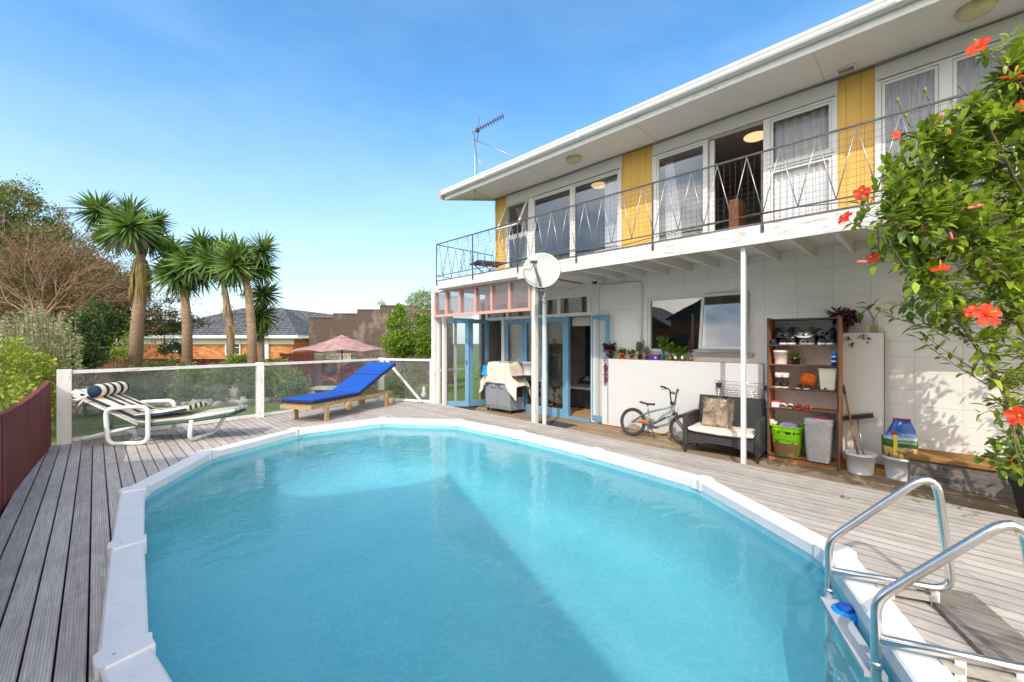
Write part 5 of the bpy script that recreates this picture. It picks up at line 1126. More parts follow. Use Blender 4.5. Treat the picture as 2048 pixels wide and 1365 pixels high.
# ------------------------------------------------------------ satellite dish and aerial
dp=at(1083,541,7.05); sdh=thing('satellite_dish','round white satellite dish with a grey arm clamped to the balcony beam','satellite dish',(dp.x,dp.y,dp.z),R(-51),rx=R(-14))
m=MB(); Rr=.315; m.lathe([(0,.06)]+[(Rr*k/10,.06*(1-(k/10)**2)) for k in range(1,11)]+[(Rr+.006,-.005),(Rr,-.014)]+[(Rr*k/10,.06*(1-(k/10)**2)+.006) for k in range(9,0,-1)],(0,0,0),40,M=Matrix.Rotation(R(-90),3,'X')@Matrix.Scale(1.0,3)); dsh=m.build('reflector',M['dish'],sdh)
m=MB(); m.tube([(0,.03,-.30),(-.07,-.22,-.14),(-.11,-.34,.02)],.026,8); m.build('arm',M['galv'],sdh)
m=MB(); m.box(-.17,-.055,-.42,-.30,-.01,.10); m.tube([(-.11,-.30,.045),(-.10,-.22,.055)],.045,12); m.build('receiver',M['bbqgrey'],sdh)
m=MB(); m.box(-.15,-.085,-.4235,-.4205,.01,.05); m.build('receiver_window',M['offwhite'],sdh)
m=MB(); m.tube(fillet([(0,.05,-.33),(.02,.10,-.42),(.02,.14,-.30),(.03,.30,-.18)],.05),.02,8); m.box(-.05,.06,.03,.08,-.36,-.28); m.build('bracket',M['iron'],sdh)
m=MB(); m.tube(fillet([(-.11,-.36,.0),(-.14,-.30,-.14),(-.30,-.15,-.02),(-.28,-.1,-.20),(-.04,-.05,-.30),(-.03,.05,-.50),(.06,.1,-.58),(.12,.1,-.50),(-.02,.1,-.42)],.12,6),.005,5); m.build('cable',M['black'],sdh)
an=thing('tv_aerial','rusty rooftop television aerial on a thin mast braced back to the gutter','aerial',(6.14,7.6,5.22))
B0=at(950,352,9.68); T0=at(948,262,9.75); 
m=MB(); m.tube([B0-Vector((0,0,.5)),B0,T0],.014,6); m.build('mast',M['galv'],an,True)
m=MB(); m.tube([at(950,280,9.75),at(1036,318,9.15)],.011,6); m.tube([at(951,300,9.75),at(969,350,9.65)],.006,5); m.build('brace',M['galv'],an,True)
a,b=at(944,266,9.9),at(1006,232,9.4); m=MB(); m.tube([a,b],.010,6)
ax_=(b-a).normalized(); s1,s2=frame_of(ax_)
for k in range(11):
    p=a.lerp(b,.22+k*.078); m.tube([p-s2*.055-s1*.02,p+s2*.055+s1*.02],.009,5); m.tube([p-s1*.055,p+s1*.055],.006,4)
m.build('elements',M['aerial'],an,True)
m=MB(); p=a.lerp(b,.18); m.tube([p-Vector((.0,0,.30)),p+Vector((.02,-.05,.32))],.008,5); m.box(p.x-.04,p.x+.04,p.y-.03,p.y+.03,p.z-.05,p.z+.03); m.build('reflector',M['iron'],an,True)
m=MB(); m.tube(fillet([T0,at(955,330,9.6),at(952,352,9.6),at(967,368,9.5)],.2),.006,5); m.build('cable',M['black'],an,True)
# ------------------------------------------------------------ gas barbecue under canvas
bb=thing('gas_barbecue','grey gas barbecue trolley half covered by a grubby cream canvas','barbecue',(6.71,6.94,PZ),R(-90))   # local x -> -Y, y -> +X
m=MB(); m.box(-.40,.40,-.22,.22,.10,.66); cab=bevel(m.build('cabinet',M['bbqgrey'],bb),.006)
for x in(-.20,.20):
    m=MB(); m.box(x-.195,x+.195,-.236,-.221,.15,.645); o=bevel(m.build('cabinet_door',M['bbqgrey'],bb),.004); m=MB(); c=x+.07*(1 if x<0 else -1); m.tube(fillet([(c-.07,-.237,.60),(c-.07,-.265,.58),(c+.07,-.265,.58),(c+.07,-.237,.60)],.02),.010,6); m.build('handle',M['steel'],o)
m=MB(); m.box(-.42,.42,-.235,.235,.085,.12); m.build('base_shelf',M['galv'],bb)
m=MB(); m.box(.401,.405,-.18,.18,.36,.64); m.build('side_opening',M['dark'],bb)
for x in(-.37,.37):
    for y in(-.19,.19):
        m=MB(); m.lathe([(0,-.012),(.032,-.012),(.035,0),(.032,.012),(0,.012)],(x,y,.035),14,M=Matrix.Rotation(R(90),3,'Y')); m.tube([(x,y,.04),(x,y,.09)],.012,6); m.build('castor',M['black'],bb)
m=MB(); m.box(-.42,.42,-.23,.23,.661,.80); m.box(-.60,.60,-.2,.2,.82,.85); m.rbox(-.34,.30,-.19,.19,.80,1.10,.09); m.build('firebox_hood',M['char'],bb)
cv=MB(); NX,NY=34,24; vs=[]
for i in range(NX+1):
    for j in range(NY+1):
        u=-1+2*i/NX; v=-1+2*j/NY; x=u*.60; y=v*.44; dx=max(0,abs(x)-.37); dy=max(0,abs(y)-.22)
        inx=min(1,max(0,(abs(x)-.33)/.07)); z=1.13-.06*v*v-.24*inx-dx*1.05*(1.15 if u>0 else .8)
        if dy>0: z-=min(.12,dy*2)+dy*(1.30 if inx<.5 else .35)
        yy=math.copysign(min(abs(y),.22+dy*.28),y); xx=math.copysign(min(abs(x),.37+dx*1.15),x); z+=.03*noise.noise(Vector((x*6,y*6,2)))-.06*(dx>0 and dy>0)
        if dy>0: yy+=.035*math.sin(x*17+1)*dy/.2*(1 if y>0 else -1)
        vs.append((xx,yy-.01*(y<0),z))
cv.add(vs,[(i*(NY+1)+j,(i+1)*(NY+1)+j,(i+1)*(NY+1)+j+1,i*(NY+1)+j+1) for i in range(NX) for j in range(NY)],0,True)
cvo=thing('canvas_cover','grubby cream canvas sheet draped over the gas barbecue','canvas sheet',(6.71,6.94,PZ+.5),R(-90))
cv.v=[(a,b,c-.5+.015) for a,b,c in cv.v]; cv.build('sheet',M['sheet'],cvo)
m=MB(); pts=[]
for i in range(15):
    for j in range(9):
        x=-.30+.60*i/14; y=-.19+.40*j/8; pts.append((x,y,.662+.02*noise.noise(Vector((x*7,y*7,5)))-.9*max(0,abs(y)-.15)-.02*abs(x)))
m.add(pts,[(i*9+j,(i+1)*9+j,(i+1)*9+j+1,i*9+j+1) for i in range(14) for j in range(8)],0,True); m.build('folded_layer',M['sheet2'],cvo)
m=MB(); m.rbox(-.14,.14,-.13,.13,-.05,.05,.045,puff=.4); 
cp=thing('blue_cloth','bright blue cloth tucked at the left end of the barbecue cover','cloth',(6.58,7.36,.78),R(20)); m=MB(); m.add([(-.18,-.16,-.07),(.20,-.14,.0),(.15,.18,.15),(-.02,.13,.17),(-.22,.07,-.04),(.02,.0,.15)],[(0,1,5),(1,2,5),(2,3,5),(3,4,5),(4,0,5),(4,3,2,1,0)],0,False); m.build('folds',M['bluep'],cp)
def bucket(name,label,loc,r,h,mat,cat='bucket',taper=.82,handle=True,lid=False,group=None,rim=.008):
    t=thing(name,label,cat,loc,random.uniform(0,1),group=group); m=MB()
    m.lathe([(0,0),(r*taper,0),(r*taper,.005),(r,h-.03),(r+rim,h-.03),(r+rim,h-.018),(r+rim*.6,h-.016),(r+rim,h-.008),(r+rim,h),(r-.003,h),(r-.004,h-.03),(r*taper-.004,.01),(0,.01)],n=28); m.build('tub',mat,t)
    if lid: m=MB(); m.lathe([(r+rim+.002,h-.02),(r+rim+.003,h+.004),(r,h+.010),(r-.02,h+.004),(0,h+.005)],n=28); m.build('lid',mat,t)
    if handle: m=MB(); m.tube([(r*1.03*math.cos(a_),r*1.03*math.sin(a_)*-1 if False else -r*1.06*math.sin(a_),h-.04-.42*h*math.sin(a_)) for a_ in [PI*k/16 for k in range(17)]],.0035,5); m.build('bail_handle',mat,t)
    return t
bucket('lidded_pail','white lidded plastic pail behind the covered barbecue','' or (6.93,6.40,PZ+.86),.135,.29,M['offwhite'],lid=True)
m=MB(); m.prism([(6.0,5.62),(5.98,4.80),(6.55,4.78),(6.60,5.45)],PZ,PZ+.012); solo(m,'doormat',M['grit'],'black rubber doormat on the brown boards by the open blue door','doormat')
m=MB(); m.prism([(5.98,8.25),(6.02,7.7),(6.35,7.6),(6.75,7.95),(6.7,8.3)],PZ+.001,PZ+.012); solo(m,'porch_mat',M['grit'],'dark mat on the porch floor inside the folding doors','doormat')
# ------------------------------------------------------------ boards and ledge
m=MB(); m.box(6.915,6.93,1.72,4.46,PZ+.03,1.175); bd=solo(m,'white_wall_board',M['white'],'long low painted white board standing against the wall behind the bicycle','board')
m=MB()
for y in(4.1,3.5,2.9,2.3,1.85):
    for z in(1.12,.7,.3): m.lathe([(.004,0),(.004,.003),(0,.003)],(6.915,y,z),6,M=Matrix.Rotation(R(-90),3,'Y')); m.lathe([(.004,0),(.004,.003),(0,.003)],(6.915,y-.035,z),6,M=Matrix.Rotation(R(-90),3,'Y'))
m.build('screws',M['galv'],bd,False); 
for o in bd.children: o.location=(-bd.location.x,-bd.location.y,-bd.location.z)
m=MB(); m.box(6.931,XW-.002,1.72,4.46,1.16,1.180); m.box(6.917,6.931,1.72,4.46,1.1755,1.181); solo(m,'plant_ledge',M['browncap'],'narrow stained timber ledge on top of the long low white board','ledge')
m=MB(); m.beam((6.92,1.74,PZ+.016),(6.92,4.44,PZ+.016),.035,.03); solo(m,'timber_batten',M['browncap'],'brown timber batten under the long low white board','batten')
m=MB(); m.box(6.96,6.975,1.44,1.74,PZ+.02,1.615); solo(m,'grey_tall_board',M['white2'],'tall narrow shaded board standing between the low white board and the shoe shelf','board')
bt2=thing('tall_white_board','tall white panel with a dark edge standing right of the shoe shelf','board',(6.93,.6,PZ)); m=MB(); m.box(6.915,6.935,.395,.86,PZ+.08,1.615); m.build('panel',M['white2'],bt2,True); m=MB(); m.box(6.912,6.937,.389,.3945,PZ+.08,1.615); m.box(6.912,6.937,.389,.86,1.6155,1.621); m.build('edge_trim',M['iron'],bt2,True)
m=MB(); m.box(6.70,6.96,.30,.92,PZ,PZ+.07); solo(m,'timber_plinth',M['browncap'],'low brown timber plinth under the tall white panel','plinth')
# bench box on the right
bn=thing('timber_box_seat','low grey timber box seat with a brown capped top along the wall at right','box seat',(6.8,-1.4,PZ)); m=MB(); m.box(6.58,6.60,-3.0,.157,PZ,.165); m.box(6.60,XW-.005,.137,.157,PZ,.165); m.build('front_panel',M['greywood'],bn,True)
m=MB(); m.box(6.55,XW-.003,-3.0,.175,.166,.215); bevel(m.build('top_board',M['browncap'],bn,True),.008)
# ------------------------------------------------------------ BMX bicycle, local x forward, y towards wall
bk=thing('childs_bicycle','pale blue childs bmx bicycle with orange chain guard against the white board','bicycle',(6.50,3.60,PZ),R(-90),rx=0)
bk.rotation_euler=(R(-9),0,R(-90)); wr_=.238
hubs=[(0,0,wr_),(.88,0,wr_)]
for i,(hx,hy,hz) in enumerate(hubs):
    wrot=Matrix.Identity(3)
    wl_=MB(); wl_.tube([(hx+(wr_-.022)*math.cos(a),0,hz+(wr_-.022)*math.sin(a)) for a in [2*PI*k/40 for k in range(40)]],.0235,10,closed=True); wo_=wl_.build('tyre',M['tyre'],bk)
    m=MB(); m.tube([(hx+(wr_-.050)*math.cos(a),0,hz+(wr_-.050)*math.sin(a)) for a in [2*PI*k/40 for k in range(40)]],.010,8,closed=True); m.build('rim',M['iron'],wo_)
    m=MB(); m.tube([(hx,-.045,hz),(hx,.045,hz)],.018,10); 
    for k in range(28):
        a=2*PI*k/28; a2=a+(.35 if k%2 else -.35); s=.03 if k%4<2 else -.03; m.tube([(hx+.016*math.cos(a2),s,hz+.016*math.sin(a2)),(hx+(wr_-.055)*math.cos(a),0,hz+(wr_-.055)*math.sin(a))],.0014,3,caps=False)
    m.build('spokes',M['galv'],wo_)
BB_=(.335,0,.235); ST=(.27,0,.43); HT=(.675,0,.575); HB=(.71,0,.47)
m=MB(); m.tube([(.16,0,.37),ST,HT],.0165,10); m.tube([HB,BB_],.021,10); m.tube([ST,BB_],.015,10); m.tube([(HT[0]-.006,0,HT[2]+.02),(HB[0]+.006,0,HB[2]-.02)],.021,12)
for s in(-.035,.035): m.tube([(0,s,wr_),(.06,s,wr_+.01),(BB_[0],s*.6,BB_[2])],.010,8); m.tube([(0,s,wr_),(.18,s*.8,.38),(ST[0],0,ST[2]+.0)],.009,8)
m.build('frame',M['bikeblue'],bk)
# downtube lettering block (illegible decal)
m=MB(); T=Matrix.Translation((.53,-.0225,.35))@Matrix.Rotation(R(-30.5),4,'Y'); m.box(-.06,.06,-.001,.001,-.012,.012,M=T); m.build('decal',M['char'],bk)
m=MB(); 
for s in(-.045,.045): m.tube([(.72,s*.9,.48),(.765,s,.36),(.88,s,wr_)],[.014,.013,.010],8)
m.box(.70,.745,-.05,.05,.455,.485); m.build('fork',M['black'],bk)
m=MB(); m.tube([(.675,0,.57),(.665,0,.61)],.02,10); m.box(.64,.70,-.025,.025,.60,.645)
for s in(-1,1): m.tube(fillet([(.675,0,.63),(.675,s*.07,.65),(.67,s*.14,.84),(.62,s*.31,.86)],.03),.011,8)
m.tube([(.672,-.12,.79),(.672,.12,.79)],.009,8); m.build('handlebar',M['black'],bk)
for s in(-1,1): m=MB(); m.tube([(.638,s*.225,.855),(.612,s*.33,.864)],.017,10); m.build('grip',M['char'],bk)
m=MB(); m.tube([(.672,-.085,.79),(.672,.085,.79)],.024,10); m.build('bar_pad',M['galv'],bk)
m=MB(); m.tube([(.65,-.20,.845),(.60,-.21,.82),(.57,-.24,.825)],.005,5); m.build('brake_lever',M['iron'],bk)
m=MB(); m.tube(fillet([(.65,.16,.80),(.72,.14,.70),(.74,.02,.60),(.73,0,.50)],.08),.006,5); m.build('brake_cable',M['offwhite'],bk)
m=MB(); m.tube([(ST[0],0,ST[2]),(.245,0,.555)],.013,8); m.build('seat_post',M['galv'],bk)
m=MB(); P=[]
for k in range(9):
    f=k/8; x=.13+.24*f; hw=.068*(1-f)**.8+.020; z=.575-.012*math.sin(f*PI)+.012*(1-f); P.append((x,hw,z))
vs=[]
for x,hw,z in P:
    for a_ in range(8):
        t=2*PI*a_/8; vs.append((x,hw*math.cos(t),z+.018*math.sin(t)))
m.add(vs,[(i*8+k,i*8+(k+1)%8,(i+1)*8+(k+1)%8,(i+1)*8+k) for i in range(8) for k in range(8)]+[tuple(range(8))[::-1],tuple(64+k for k in range(8))],0,True); m.build('saddle',M['black'],bk)
m=MB(); m.lathe([(0,-.004),(.062,-.004),(.066,0),(.062,.004),(.045,.004),(.0,.006)],(BB_[0],-.055,BB_[2]),22,M=Matrix.Rotation(R(90),3,'X')); m.tube([(BB_[0],-.06,BB_[2]),(BB_[0]+.13,-.075,BB_[2]-.02)],.008,6); m.tube([(BB_[0],.06,BB_[2]),(BB_[0]-.13,.075,BB_[2]+.02)],.008,6); m.build('crank',M['iron'],bk)
for sx_,yy in((.13,-.115),(-.13,.115)): m=MB(); m.box(BB_[0]+sx_-.035,BB_[0]+sx_+.035,yy-.035,yy+.035,BB_[2]-.03*(1 if sx_>0 else -1)-.012,BB_[2]-.03*(1 if sx_>0 else -1)+.012); m.build('pedal',M['black'],bk)
m=MB(); m.add([(.14,-.05,.255),(.27,-.052,.262),(.37,-.052,.225),(.40,-.05,.27),(.34,-.05,.292),(.22,-.05,.300),(.10,-.05,.285),(.14,-.058,.255),(.27,-.060,.262),(.37,-.060,.225),(.40,-.058,.27),(.34,-.058,.292),(.22,-.058,.300),(.10,-.058,.285)],[(0,1,2,3,4,5,6),(13,12,11,10,9,8,7)]+[(i,7+i,7+(i+1)%7,(i+1)%7) for i in range(7)]); m.build('chain_guard',M['orange'],bk)
m=MB(); m.tube([(.30,.03,.22),(.34,.16,.02)],.007,5); m.build('kickstand',M['iron'],bk)
m=MB(); m.lathe([(0,-.004),(.022,-.004),(.022,.004),(0,.004)],(.12,-.01,.17),12,M=Matrix.Rotation(R(90),3,'X')); m.lathe([(0,-.004),(.018,-.004),(.018,.004),(0,.004)],(.725,-.02,.62),12,M=Matrix.Rotation(R(90),3,'Y')); m.build('reflectors',M['orange'],bk)
# ------------------------------------------------------------ wicker loveseat: local x = -Y direction, y -> +X
ls=thing('wicker_loveseat','black woven two-seat garden bench with cream seat pad beside the steel post','garden bench',(6.10,2.56,PZ),R(-86))
LW=1.0
def slabm(name,mat,parent,*bx,bev=.012):
    m=MB(); m.box(*bx); return bevel(m.build(name,mat,parent),bev,3)
slabm('arm_panel',M['wicker'],ls,0,.07,0,.58,.10,.56); slabm('arm_panel',M['wicker'],ls,LW-.07,LW,0,.58,.10,.56)
m=MB(); NN=14
vs=[]
for i in range(NN+1):
    f=i/NN; dz=.05*math.sin(f*PI); vs+= [(.071+(LW-.142)*f,.025,.13+dz*.8),(.071+(LW-.142)*f,.025,.335-dz*.55),(.071+(LW-.142)*f,.06,.335-dz*.55),(.071+(LW-.142)*f,.06,.13+dz*.8)]
m.add(vs,[(4*i+k,4*i+(k+1)%4,4*i+4+(k+1)%4,4*i+4+k) for i in range(NN) for k in range(4)]); m.build('front_apron',M['wicker'],ls)
m=MB(); T=TM(0,.52,.30,rx=-12); m.box(.05,LW-.05,0,.05,-.12,.50,M=T); bevel(m.build('backrest',M['wicker'],ls),.012,3)
slabm('seat_deck',M['wicker'],ls,.071,LW-.071,.061,.52,.30,.325)
for x in(.02,LW-.05):
    for y in(.0,.53): m=MB(); m.box(x,x+.03,y,y+.035,0,.12); m.build('leg',M['black'],ls)
m=MB(); T=TM(0,0,0); m.rbox(.075,LW-.075,-.02,.50,.326,.375,.024,0,T,puff=.25)
for i,v in enumerate(m.v):
    x,y,z=v; s=.035*math.sin((x-.07)/(LW-.14)*PI)*(1 if y<.05 else .4); m.v[i]=(x,y,z-s*.6+.008*noise.noise(Vector((x*9,y*9,0))))
m.build('seat_pad',M['ivory'],ls)
# fur cushion
fc=thing('fur_cushion','shaggy beige fur cushion propped on the wicker bench','cushion',(6.45,2.20,.30),R(-86)); T=TM(0,0,.175,rx=-14,rz=2)
m=MB(); m.rbox(-.17,.20,-.045,.045,-.175,.175,.044,0,T); m.build('cushion_body',M['fur'],fc)
m=MB(); random.seed(5)
for k in range(5200):
    a,b=random.uniform(-.18,.21),random.uniform(-.185,.185); side=random.random()
    n_=Vector((0,-1,0)); p=Vector((a,-.045,b))
    if side<.14: p=Vector((random.choice((-.17,.20)),random.uniform(-.045,.03),b)); n_=Vector((math.copysign(1,p.x),-.2,0))
    elif side<.28: p=Vector((a,random.uniform(-.045,.03),random.choice((-.175,.175)))); n_=Vector((0,-.2,math.copysign(1,p.z)))
    fl=Vector((noise.noise(p*9),-.1,noise.noise(p*9+Vector((5,5,5)))-.25))
    d=(n_*.55+fl*1.4+rdir()*.35).normalized(); s,_=frame_of(d); L_=random.uniform(.03,.06); q=T@p; d=(T.to_3x3()@d); s=T.to_3x3()@s
    m.add([q-s*.0022,q+s*.0022,q+d*L_+Vector((0,0,-.012))],[(0,1,2)],k%3)
M['fur1']=pm('fur_pale',srgb(232,220,200),.95); M['fur2']=pm('fur_tan',srgb(196,174,146),.95); M['fur3']=pm('fur_brown',srgb(150,124,100),.95)
m.build('fur_strands',[M['fur1'],M['fur2'],M['fur3']],fc)
# drying rack behind the bench
dr=thing('drying_rack','folded wire clothes drying rack leaning behind the wicker bench','drying rack',(6.86,1.95,PZ)); m=MB()
for y in(2.32,1.66): m.tube([(6.84,y,PZ+.0),(6.89,y,.88)],.017,8)
m.build('legs',M['galv'],dr,True); m=MB()
for y in(2.32,1.66): m.box(6.85,6.91,y-.03,y+.03,.80,.86)
m.build('joints',M['black'],dr,True); m=MB()
for k in range(9): m.tube([(6.87,2.36,.52+k*.035),(6.87,1.62,.52+k*.035)],.0045,4)
for k in range(11): m.tube([(6.872,2.30-k*.062,.50),(6.872,2.30-k*.062,.82)],.003,4)
m.tube([(6.86,2.38,.90),(6.86,1.70,.885)],.005,5); m.build('wires',M['steel'],dr,True); m=MB(); m.tube([(6.87,1.60,.84),(6.84,1.52,.87)],.014,6); m.build('clamp',M['purplep'],dr,True)
# ------------------------------------------------------------ shoe shelf
sf=thing('shoe_shelf','tall open pine bookshelf with dark edging crammed with shoes, tubs and baskets','bookshelf',(6.68,1.18,PZ))
SX0,SX1,SY0,SY1=6.52,6.86,.79,1.57
for y in(SY1,SY0+.018):
    m=MB(); m.box(SX0,SX1,y-.018,y,PZ,1.825); o=m.build('side_panel',M['pine'],sf,True); m=MB(); m.box(SX0-.006,SX0-.0005,y-.019,y+.001,PZ,1.825); m.build('dark_edge',M['char'],o,True)
m=MB(); m.box(SX1,SX1+.006,SY0,SY1,PZ+.05,1.80); m.build('back_panel',pm('shelf_back',srgb(236,224,214),.8),sf,True)
SH=[1.807,1.462,1.195,.88,.612,-.03]; 
for i,z in enumerate(SH):
    m=MB(); m.box(SX0+.002,SX1-.001,SY0+.0185,SY1-.0185,z-.016,z); o=m.build('shelf',M['pine'] if 0<i else M['char'],sf,True); m=MB(); m.box(SX0-.004,SX0+.0015,SY0+.0185,SY1-.0185,z-.018,z+.001); m.build('dark_edge',M['char'],o,True)
m=MB(); m.box(SX0+.01,SX0+.03,SY0+.0185,SY1-.0185,PZ,-.05); m.build('kick_board',M['pine'],sf,True)
def shoe(name,label,loc,rz,mat,sole,L_=.25,tilt=(0,0),group=None,laces=None,h=.10,cat='shoe'):
    t=thing(name,label,cat,loc,0,group=group); t.rotation_euler=(R(tilt[0]),R(tilt[1]),R(rz)); k=L_/.26
    prof=[(-.125,.032,.075*h/.1),(-.11,.038,h),(-.06,.038,h*1.02),(-.02,.038,h*.82),(.03,.044,h*.62),(.075,.047,h*.52),(.11,.038,h*.42),(.128,.018,h*.28)]
    m=MB(); vs=[];n=10
    for x,hw,z in prof:
        for a in range(n): q=PI*a/(n-1); vs.append((x*k,hw*k*math.cos(q),.022+z*k*math.sin(q)**.75))
    m.add(vs,[(i*n+j,i*n+j+1,(i+1)*n+j+1,(i+1)*n+j) for i in range(len(prof)-1) for j in range(n-1)],0,True); m.add([vs[j] for j in range(n)],[tuple(range(n))]); m.build('upper',mat,t)
    m=MB(); pl_=[(-.128,.0),(-.12,.034),(-.06,.04),(-.02,.036),(.04,.047),(.085,.048),(.118,.034),(.133,.0)]; P=[(x*k,y*k) for x,y in pl_]+[(x*k,-y*k) for x,y in pl_[-2:0:-1]]; m.prism(P,0,.024*k); m.build('sole',sole,t)
    if laces: m=MB(); m.tube([(x*k,.02*k*(-1)**i,.03+(.09-.012*i)*k) for i,x in enumerate((-.01,.01,.03,.05))],.004,4); m.build('laces',laces,t)
    return t
blk=M['black']; wh=M['offwhite']; gs='shoes heaped on the top shelf'
spots=[(1.50,-15,blk,blk,0,'matt black shoe at the left end, bottom row'),(1.41,10,blk,wh,0,'black sneaker with white sole second in the bottom row'),(1.30,-5,blk,wh,0,'black sneaker with white sole and laces in the middle of the bottom row'),(1.185,12,M['galv'],M['palewood'],0,'grey shoe with tan sole in the bottom row'),(1.09,-10,M['char'],M['palewood'],0,'charcoal shoe with tan sole in the bottom row'),(.98,6,M['greensling'],M['cream'],0,'dark green shoe with cream sole in the bottom row'),(.875,-8,M['char'],M['cream'],0,'dark shoe with cream sole at the right end, bottom row'),
(1.46,25,blk,blk,1,'upended black boot at the left of the top heap'),(1.34,-20,blk,blk,1,'rounded black shoe on top of the heap, left of centre'),(1.23,30,M['galv'],wh,1,'grey mesh trainer on top of the heap'),(1.12,-15,M['galv'],wh,1,'pale grey trainer with speckled sole lying on the heap'),(1.0,20,M['char'],blk,1,'dark brown shoe on top of the heap, right of centre'),(.89,-10,blk,blk,1,'black shoe on top of the heap at the right end')]
for y,rz,mt,so_,row,lb in spots: shoe('shoe',lb,(6.66,y,1.463+(.105 if row else 0)+.002),180+rz,mt,so_,.25,(0,random.uniform(-8,16) if row else 0),group=gs,laces=wh if 'laces' in lb else None)
m=MB(); 
for y in(1.17,1.045): m.tube(fillet([(6.515,y,1.48),(6.508,y,1.40),(6.508,y-.01,1.30)],.05),.0018,4)
solo(m,'dangling_laces',M['char'],'two thin shoelaces dangling from the top shelf','laces')
bucket('white_pail','small white pail with wire handle at the left of the second shelf',(6.64,1.435,1.1955),.085,.19,M['ivory'])
def potplant(name,label,loc,r,h,potmat,leafmat,nl=40,sp=.08,lh=.1,size=.04,group=None,saucer=None,cat='potted plant',asp=.6,glass=False,up=.5):
    nl=int(nl*2.3); size*=1.7; lh*=1.25; sp*=1.1
    t=thing(name,label,cat,loc,group=group); m=MB(); m.lathe([(0,0),(r*.75,0),(r*.95,h*.8),(r*1.06,h*.8),(r*1.08,h),(r*.95,h),(r*.9,h*.85),(0,h*.84)] if not glass else [(0,0),(r,0),(r,h*.75),(r*.7,h*.9),(r*.7,h),(r*.66,h),(r*.66,h*.9),(r*.95,h*.74),(r*.95,.006),(0,.006)],n=18); m.build('pot' if not glass else 'jar',potmat,t)
    if glass: m=MB(); m.lathe([(0,.008),(r*.92,.008),(r*.92,h*.5),(0,h*.5)],n=16); m.build('water_and_roots',pm('jar_contents',srgb(150,140,80),.4,var=.4,scale=40),t)
    if saucer: m=MB(); m.lathe([(0,-.012),(r*1.1,-.012),(r*1.25,.004),(r*1.2,.004),(r*1.05,-.001),(0,-.001)],n=18); m.build('saucer',saucer,t)
    m=MB(); s=MB()
    for k in range(max(3,nl//7)):
        a=random.uniform(0,2*PI); e=Vector((math.cos(a)*sp*random.uniform(.1,1),math.sin(a)*sp*random.uniform(.1,1)*.8,h*.8+lh*random.uniform(.5,1))); s.tube([(0,0,h*.75),e*.5+Vector((0,0,h*.5)),e],.002,4,caps=False)
        for j in range(7):
            p=e*random.uniform(.7,1)+Vector((0,0,random.uniform(-.02,.01))); d=(rdir()+Vector((e.x*4,e.y*4,up))).normalized(); m.leaf(p,d,Vector((0,0,1)),size*random.uniform(.6,1.2),size*asp,0)
    m.build('leaves',leafmat,t); s.build('stems',M['stem'],t); return t
potplant('small_pot_plant','little plant in a black pot on the second shelf',(6.64,1.265,1.1955),.058,.095,M['black'],M['hedge'],30,.06,.06,.03)
t=thing('glass_tumbler','clear glass beside the black pot on the second shelf','glass',(6.62,1.17,1.1955)); m=MB(); m.lathe([(0,0),(.02,0),(.022,.02),(.03,.09),(.028,.09),(.019,.022),(0,.02)],n=16); m.build('glass_body',M['glass_clear'],t)
t=thing('spray_can','blue spray can at the right end of the second shelf','spray can',(6.57,.845,1.1955)); m=MB(); m.lathe([(0,0),(.028,0),(.028,.15),(.02,.165)],n=18); m.build('can',M['royal'],t); m=MB(); m.lathe([(.0285,.05),(.0285,.07)],n=18); m.lathe([(.0285,.11),(.0285,.125)],n=18); m.build('label_band',M['offwhite'],t); m=MB(); m.lathe([(.021,.16),(.021,.19),(0,.195)],n=14); m.build('cap',M['bluep'],t)
for y,lb in((1.455,'left one of the pair of black gumboots with white fleece cuffs'),(1.375,'right one of the pair of black gumboots with white fleece cuffs')):
    t=thing('fleece_boot',lb,'boot',(6.62,y,.881),R(180),group='fleece topped boots on the third shelf'); m=MB(); m.lathe([(.034,.02),(.036,.06),(.033,.10),(.036,.14)],n=16,sx=1.15); m.ball((.05,0,.04),.06,.034,.036,12,8); m.build('boot_body',M['black'],t); m=MB(); m.lathe([(.040,.135),(.046,.145),(.046,.195),(.038,.20),(.03,.19)],n=16,sx=1.12); m.build('fleece_cuff',M['ivory'],t); m=MB(); m.prism([(-.045,-.03),(.08,-.036),(.115,0),(.08,.036),(-.045,.03)],0,.018); m.build('sole',M['cream'],t)
t=thing('basketball','orange basketball with black seams resting on the third shelf','basketball',(6.63,1.12,.91)); m=MB(); m.ball((0,0,.095),.095,n=28,m=18); m.build('ball_skin',M['basket'],t); m=MB()
for Mx in(TM(0,0,.095,20,30),TM(0,0,.095,110,30,10),TM(0,0,.095,65,100,60)): m.tube([Mx@Vector((.0955*math.cos(a),.0955*math.sin(a),0)) for a in [2*PI*k/36 for k in range(36)]],.0022,4,closed=True)
m.build('seams',M['black'],t)
for y,lb in((1.225,'left sandal of the dark pair below the basketball'),(1.135,'right sandal of the dark pair below the basketball')): shoe('dark_sandal',lb,(6.57,y-.01,.882),180,M['char'],M['ivory'],.16,group='dark sandals on the third shelf',h=.06,cat='sandal')
t=thing('cream_bin','tall cream plastic bin with a notch filling the right of the third shelf','bin',(6.65,.91,.881)); m=MB()
v0=[(-.09,-.085),(.09,-.085),(.09,.085),(-.09,.085)]; m.add([(x*.92,y*.9,0) for x,y in v0]+[(x*1.03,y*1.12,.275) for x,y in v0],[(0,3,2,1),(0,1,5,4),(1,2,6,5),(2,3,7,6),(3,0,4,7)]); bevel(m.build('bin_body',M['cream'],t),.018,3); m=MB(); m.box(-.10,.10,-.102,.102,.265,.285); bevel(m.build('rim',M['cream'],t),.006); m=MB(); m.box(-.0915,-.088,.01,.035,.012,.035); m.build('notch',M['char'],t)
